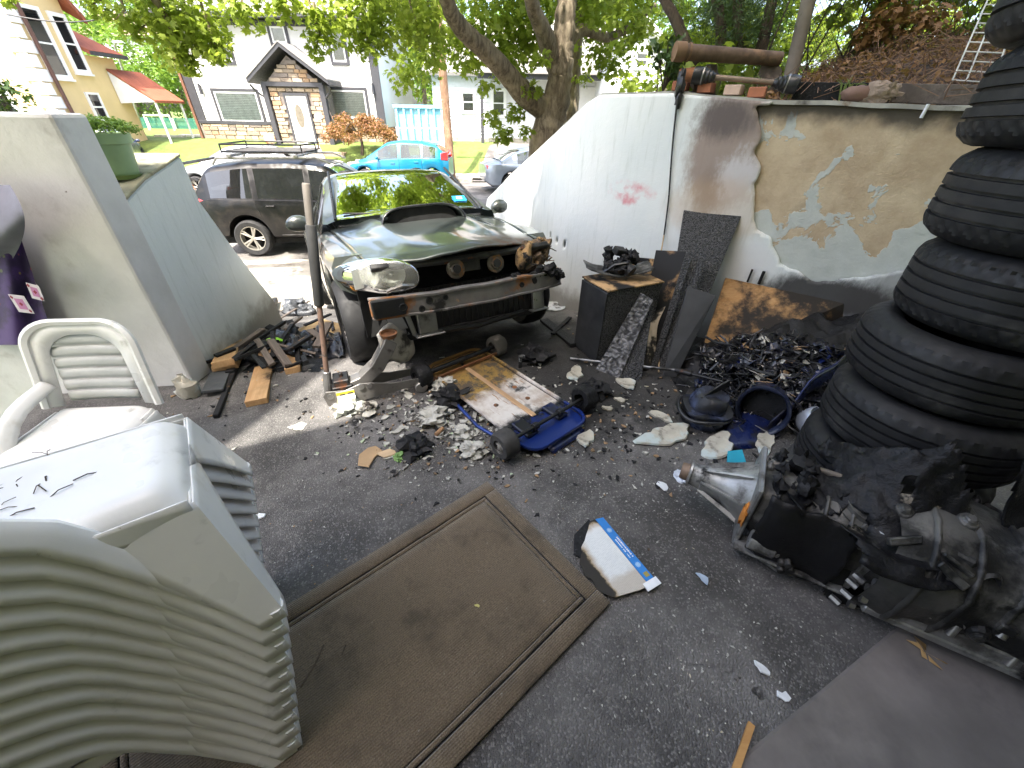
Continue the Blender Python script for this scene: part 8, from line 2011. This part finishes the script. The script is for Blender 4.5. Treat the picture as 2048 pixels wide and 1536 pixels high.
# burned edging boards along the top right
for a_, c_, lab, m_ in [((1580, 168), (1745, 170), 'black burned edging strip behind the stones', M['char']), ((1760, 190), (1960, 200), 'burned grey edging board at the right wall top', M['wood_grey'])]:
    p_, _, _ = wt(a_[0], 200, .20); r_, _, _ = wt(c_[0], 200, .20); plank('edging_board', lab, p_ + Vector((0, 0, .05)), r_ + Vector((0, 0, .05)), .03, .10, m_, 0, 'board')
q, _, _ = wt(1850, 215, -.03); b = MB(); a_ = WH(1842, 236, .035); c_ = WH(1857, 208, .04); b.cyl(a_, c_, .009, n=10); tag(b.build('marker_pen', mat('pen_white', (.65, .66, .70), .4), None, smooth=50), 'white stub stuck on the wall near the top', 'stub')
# plastic plant on the left end of the wall top
p_, e_, n_ = wt(1310, 190, .12); pl_ = thing('dark_plant', 'broad leaved dark plant growing at the wall top', 'plant', p_)
cc = []; b = MB()
for k in range(9):
    a = FR.uniform(0, 6.3); hgt = FR.uniform(.12, .34); tip = Vector((math.cos(a) * .12, math.sin(a) * .08, hgt)); b.tube([(0, 0, 0), tip * .6 + Vector((0, 0, .04)), tip], .005, 5); cc += [tip, tip * .75]
b.build('stem', M['bark_dark'], pl_); P_, Nn, Sz = clumps(cc, [.05] * len(cc), [9] * len(cc), 3, .075); Nn = Nn * np.array([1, 1, .4]); leaf_obj('foliage', leaf_mesh(P_, Nn, Sz, 4, 'oval'), M['leaf_dark'], pl_)
# grass tufts on the wall top
gt = []; 
tg = MB(); rr = random.Random(12)
for px in (1470, 1490, 1500, 1520, 1560, 1575, 1680, 1700, 1420, 1380):
    p_, e_, n_ = wt(px, 190, .16)
    for k in range(9):
        d_ = Vector((rr.uniform(-1, 1), rr.uniform(-1, 1), 0)) * .09; tg.tube([p_, p_ + d_ * .4 + Vector((0, 0, .09)), p_ + d_ + Vector((0, 0, rr.uniform(.05, .14)))], [.004, .003, .001], 4)
tag(tg.build('grass_blades', leafmat('grass_blade', (.16, .26, .05), (.28, .34, .10), .4)), 'thin green grass blades sprouting on the wall top', 'grass', kind='stuff')
# dead vines over the bank
vb = MB(); rr = random.Random(14)
for k in range(1500):
    u = rr.uniform(.58, 1); v = rr.random() ** .9 * .62; p_ = Vector(yardR(u, v)); L = rr.uniform(.08, .4); a = rr.uniform(0, 6.3); q_ = p_ + Vector((math.cos(a) * L, math.sin(a) * L, rr.uniform(.0, .10))); mid = p_.lerp(q_, .5) + Vector((rr.uniform(-.05, .05), rr.uniform(-.05, .05), rr.uniform(.02, .12)))
    vb.tube([p_, mid, q_], [.004, .003, .002], 3, cap=False)
tag(vb.build('dead_vines', mat('vine_dead', (.17, .10, .06), .9, bump=.2)), 'tangle of dead brown vines over the bank behind the wall', 'vines', kind='stuff')
rng = np.random.default_rng(3); pts_ = np.array([yardR(rr.uniform(.60, 1), rr.random() ** .8 * .65) for k in range(5200)]); pts_[:, 2] += rng.uniform(0, .10, len(pts_))
lo_ = leaf_obj('dry_leaf_litter', leaf_mesh(pts_, rng.normal(size=(len(pts_), 3)) + np.array([0, 0, .8]), rng.uniform(.025, .06, len(pts_)), 4, 'oval'), M['leaf_dry']); tag(lo_, 'brown dry leaf litter covering the bank behind the wall', 'leaf litter', kind='stuff')
# wire rack
ra, rb_, rc, rd = AY(1905, 160, 3.1), AY(1985, 165, 3.0), AY(2045, 0, 3.35), AY(1975, 0, 3.45)
rk = thing('wire_rack', 'white wire rack leaning on the bank beside the top tyre', 'rack')
b = MB()
for s0, s1 in ((ra, rd), (rb_, rc), (ra.lerp(rb_, .35), rd.lerp(rc, .35))): b.cyl(s0, s1, .0045, n=6)
b.build('rail', mat('rack_white', (.60, .60, .58), .5, .2, bump=.1), rk)
for k in range(9):
    b = MB(); b.cyl(ra.lerp(rd, k / 8.5), rb_.lerp(rc, k / 8.5), .004, n=6); b.build('bar', bpy.data.materials['rack_white'], rk)
# chain link fence behind the bank
fa, fb = AY(1585, 140, 4.35), AY(2150, 90, 4.6); fa.z = 1.8; fb.z = 2.0
fn = thing('chain_link_fence', 'rusty chain link fence with vines above the bank', 'fence')
b = MB(); Lf = (fb - fa).length; hh = 1.5; sp_ = .055; ux = (fb - fa).normalized()
k = -hh
while k < Lf:
    for sgn in (1, -1):
        x0, x1 = (k, k + hh) if sgn > 0 else (k + hh, k)
        z0, z1 = 0, hh
        aa, bb2 = x0, x1
        def pt_(x, z): q_ = fa + ux * x; return q_ + Vector((0, 0, z))
        t0, t1 = 0.0, 1.0
        if sgn > 0:
            if x0 < 0: t0 = -x0 / hh
            if x1 > Lf: t1 = (Lf - x0) / hh
        else:
            if x0 > Lf: t0 = (x0 - Lf) / hh
            if x1 < 0: t1 = x0 / hh
        if t1 > t0: b.tube([pt_(lerp(x0, x1, t0), hh * t0) + Vector((0, .004 * sgn, 0)), pt_(lerp(x0, x1, t1), hh * t1) + Vector((0, .004 * sgn, 0))], .0022, 3, cap=False)
    k += sp_
tag(b.build('mesh', mat('wire_rusty', (.16, .13, .11), .6, .6, bump=0), fn), kind='stuff')
pa, pb2 = AY(1590, 150, 4.3), AY(1625, -20, 4.3)
b = MB(); b.cyl(pa - Vector((0, 0, .3)), pb2 + (pb2 - pa) * .6, .055, .05, 14); b.build('post', mat('post_grey', (.20, .17, .14), .8, bump=.4), fn, smooth=60)
# vines with leaves on the fence
cc = []; b = MB(); rr = random.Random(18)
for k in range(70):
    x = rr.uniform(0, Lf); z = rr.random() ** .7 * 1.3 + .25; q_ = fa + ux * x + Vector((0, rr.uniform(-.05, .25), z)); cc.append(tuple(q_))
    if k % 2: b.tube([fa + ux * (x + rr.uniform(-.4, .4)), q_ + Vector((rr.uniform(-.1, .1), 0, -.2)), q_], [.008, .006, .003], 4)
b.build('vine_stem', M['bark_dark'], fn)
P_, Nn, Sz = clumps(cc, [.16] * 70, [34] * 70, 7, .07); leaf_obj('vine_leaves', leaf_mesh(P_, Nn, Sz, 8), leafmat('leaf_vine', (.12, .20, .02), (.28, .34, .05), .6), fn)
P_, Nn, Sz = clumps([tuple(AY(px, py, 4.3)) for px, py in [(1760, 45), (1790, 20), (1840, 30), (1730, 70), (1880, 40), (1800, 60)]], [.14] * 6, [60] * 6, 9, .06); leaf_obj('dry_vine_leaves', leaf_mesh(P_, Nn, Sz, 10), M['leaf_dry'], fn)
# dark evergreen and bare trunks above the wall
ev = thing('evergreen_tree', 'dark feathery evergreen with bare brown stems above the wall', 'tree', (1.75, 4.5, 1.7)); q0 = Vector((1.75, 4.5, 1.7))
for pts in ([(1390, 130), (1360, 60), (1325, -10), (1290, -80)], [(1440, 120), (1440, 40), (1420, -60)], [(1480, 110), (1475, 20), (1490, -80)], [(1520, 110), (1540, 20), (1560, -60)]):
    b = MB(); limb(b, [AY(px, py, 4.5 + .1 * i) - q0 for i, (px, py) in enumerate(pts)], .055, .035, 8, wob=.1); b.build('stem', M['bark_dark'], ev, smooth=60)
cc = []; rr = random.Random(22)
for k in range(90):
    cc.append(tuple(AY(rr.gauss(1475, 55), rr.gauss(30, 55), rr.uniform(4.4, 5.2)) - q0))
P_, Nn, Sz = clumps(cc, [.17] * 90, [120] * 90, 11, .055); Nn = np.random.default_rng(2).normal(size=Nn.shape); leaf_obj('foliage', leaf_mesh(P_, Nn, Sz, 12, 'needle'), M['leaf_dark'], ev)
# leafy screen behind the fence
for i, (px, py, Y, lab) in enumerate([(1640, 20, 7.5, 'yellow green sapling behind the chain link fence'), (1800, 0, 8.0, 'sunlit leafy bush behind the chain link fence'), (1950, 10, 7.5, 'leafy bush behind the wire rack'), (1560, 70, 7.0, 'bright leafy sprout left of the fence post'), (1330, 40, 7.8, 'leafy sapling left of the dark evergreen'), (1400, 150, 5.2, 'low green leaves behind the rusty pipe')]):
    q = AY(px, py, Y); o = thing('sapling', lab, 'shrub', (q.x, Y, 1.2)); rr = random.Random(i); cc = [(rr.gauss(0, .55 if i < 5 else .25), rr.gauss(0, .3), q.z - 1.2 + rr.gauss(0, .5 if i < 5 else .12)) for k in range(34)]
    b = MB(); limb(b, [(0, 0, -.3), (.1, 0, .5), cc[0]], .03, .012, 6); b.build('stem', M['bark'], o)
    P_, Nn, Sz = clumps(cc, [.22] * 34, [36] * 34, 40 + i, .085); leaf_obj('foliage', leaf_mesh(P_, Nn, Sz, 41 + i), M['leaf_main'], o)

# ---------------------------------------------------------------- street furniture and the far side
po = thing('utility_pole', 'weathered brown wooden utility pole at the far kerb', 'pole', (AY(902, 322, 18.75).x, 18.75, -.6)); q0 = Vector((AY(902, 322, 18.75).x, 18.75, -.6))
b = MB(); b.cyl((0, 0, 0), AY(868, 0, 18.75) * 1.0 - q0 + Vector((0, 0, 3)), .17, .13, 14); b.build('shaft', barkm('pole_wood', (.16, .09, .055), (.30, .19, .12)), po, smooth=60)
b = MB(); b.box((2.2, .1, .12), AY(868, 0, 18.75) - q0 + Vector((0, -.15, 2.2))); b.build('crossarm', M['wood_grey'], po)
for k, (a_, c_) in enumerate([((0, 26), (262, 22)), ((262, 22), (860, 5))]):
    p0, p1 = AY(*a_, 17), AY(*c_, 18); b = MB(); b.tube([p0.lerp(p1, t_) - Vector((0, 0, .25 * math.sin(math.pi * t_))) for t_ in np.linspace(0, 1, 9)], .018, 4); tag(b.build('overhead_wire', M['black_plastic']), 'thin overhead wire crossing the sky above the ' + ('yellow house' if k == 0 else 'white house'), 'wire')
# light blue skip
q0 = AY(800, 292, 23.5); q1 = AY(893, 292, 23.5); dpm = mat('skip_blue', (.20, .48, .62), .6, bump=.1, masks=[((.42, .60, .68), 2, .5, .7)])
sk = thing('rubbish_skip', 'light blue steel rubbish skip between the houses', 'skip', ((q0.x + q1.x) / 2, 24.2, q0.z - .1)); L_ = q1.x - q0.x
b = MB(); b.box((L_, 1.8, 1.7), (0, 0, .9), None, 0, 1.0); b.build('body', dpm, sk, bevel=.02)
for k in range(7):
    b = MB(); b.box((.10, .10, 1.6), (lerp(-L_ / 2 + .1, L_ / 2 - .1, k / 6), -.95, .9)); b.build('rib', dpm, sk)
b = MB(); b.box((L_ + .1, .14, .14), (0, -.95, 1.78)); b.build('top_rail', dpm, sk)
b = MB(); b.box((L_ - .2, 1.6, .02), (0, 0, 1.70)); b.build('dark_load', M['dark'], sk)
# metal railing before the skip
for k in range(1):
    ra_ = thing('tube_railing', 'thin white tube railing in front of the blue skip', 'railing', ((q0.x + q1.x) / 2, 22.8, .2)); b = MB()
    for z in (.35, .9): b.cyl((-1.1, 0, z), (1.2, 0, z), .025, n=6)
    for x in (-1.1, 0, 1.2): b.cyl((x, 0, -.2), (x, 0, .95), .025, n=6)
    b.build('rails', M['frame_white'], ra_)
# street lamp, pitch fence, goal, low boundary wall
q0 = AY(252, 190, 34); sl_ = thing('street_lamp', 'slender grey street lamp beside the yellow house', 'street lamp', (q0.x, 34, -.5)); tpz_ = AY(226, 84, 34)
b = MB(); b.tube([(0, 0, 0), (tpz_.x - q0.x, 0, tpz_.z + .5 - .2), (tpz_.x - q0.x + .2, 0, tpz_.z + .5)], .07, 8); b.build('post', M['steel'], sl_, smooth=60)
b = MB(); b.box((.6, .2, .1), (tpz_.x - q0.x + .35, 0, tpz_.z + .5)); b.build('head', M['frame_white'], sl_, bevel=.03)
pf = thing('pitch_fence', 'green mesh fence around the pitch between the houses', 'fence', (AY(350, 250, 36).x, 36, 0)); zf0 = AY(350, 268, 36).z; zf1 = AY(350, 236, 36).z
for k in range(5):
    b = MB(); b.cyl((-4 + 2 * k, 0, zf0 - .5), (-4 + 2 * k, 0, zf1), .05, n=6); b.build('post', M['frame_white'], pf)
tgm = T('green_mesh'); trp_ = tgm.n('BsdfTransparent'); dff = tgm.n('BsdfDiffuse', {0: (.06, .20, .15, 1)}); mx_ = tgm.n('MixShader', {0: .55, 1: trp_.outputs[0], 2: dff.outputs[0]}); tgm.nt.links.new(mx_.outputs[0], tgm.out.inputs[0])
b = MB(); b.box((8, .02, zf1 - zf0), (0, .06, (zf0 + zf1) / 2)); b.build('netting', tgm.mat, pf)
q0 = AY(328, 268, 33); go_ = thing('goal_frame', 'small white goal frame before the green fence', 'goal', (q0.x, 33, q0.z)); b = MB()
b.tube([(-.9, 0, 0), (-.9, 0, 1.1), (.9, 0, 1.1), (.9, 0, 0)], .06, 6); b.build('frame', M['frame_white'], go_)
q0 = AY(352, 300, 25); b = MB(); b.box((1.6, .25, 1.6), (0, 0, .5)); o = b.build('boundary_wall', mat('wall_cream', (.60, .57, .50), .9)); o.location = (q0.x, 25, q0.z - .6); tag(o, 'short cream boundary wall left of the white house', 'wall')
q0 = AY(395, 300, 26); b = MB(); b.box((1.3, .3, 1.7), (0, 0, .5)); o = b.build('garden_gate', mat('gate_white', (.62, .62, .60), .8)); o.location = (q0.x, 26, q0.z - .6); tag(o, 'white gate panel at the corner of the white house', 'gate')
q0 = G(320, 330, -.6); bx_ = thing('bicycle', 'old bicycle leaning by the street left of the white sedan', 'bicycle', (AY(325, 325, 13).x, 13.2, -.7))
for x in (-.5, .5):
    b = MB(); b.lathe([(.30, -.015), (.33, -.015), (.33, .015), (.30, .015)], (x, 0, .34), (0, 1, 0), 24, closed=True); w_ = b.build('wheel', M['tyre'], bx_)
    b = MB()
    for k in range(9): a = k * math.pi / 9; b.cyl((x - math.cos(a) * .30, 0, .34 - math.sin(a) * .30), (x + math.cos(a) * .30, 0, .34 + math.sin(a) * .30), .003, n=4)
    b.build('spokes', M['steel'], w_)
b = MB(); pts = {'r': (-.5, 0, .34), 'f': (.5, 0, .34), 'bb': (-.08, 0, .3), 'st': (-.2, 0, .85), 'hd': (.35, 0, .85), 'hb': (.32, 0, .98)}
for a_, c_ in (('r', 'bb'), ('r', 'st'), ('bb', 'st'), ('bb', 'hd'), ('st', 'hd'), ('f', 'hd'), ('hd', 'hb')): b.cyl(pts[a_], pts[c_], .018, n=6)
b.build('frame', mat('bike_orange', (.35, .12, .05), .5), bx_); b = MB(); b.blob((-.22, 0, .9), (.13, .06, .03), .05); b.build('saddle', M['black_plastic'], bx_); b = MB(); b.tube([(.25, -.28, 1.0), (.34, -.1, .98), (.34, .1, .98), (.25, .28, 1.0)], .012, 6); b.build('handlebar', M['steel'], bx_)
# red and white garden ornament by the steps
q0 = AY(543, 291, 23.0); b = MB(); b.blob((0, 0, .25), (.28, .15, .26), .15, 2, 3); o = b.build('garden_ornament', mat('ornament', (.65, .55, .48), .6, masks=[((.5, .2, .1), 3, .5, .55)]), None, smooth=50, loc=(q0.x, 23.0, .25)); tag(o, 'white and rusty garden ornament beside the porch post', 'ornament')
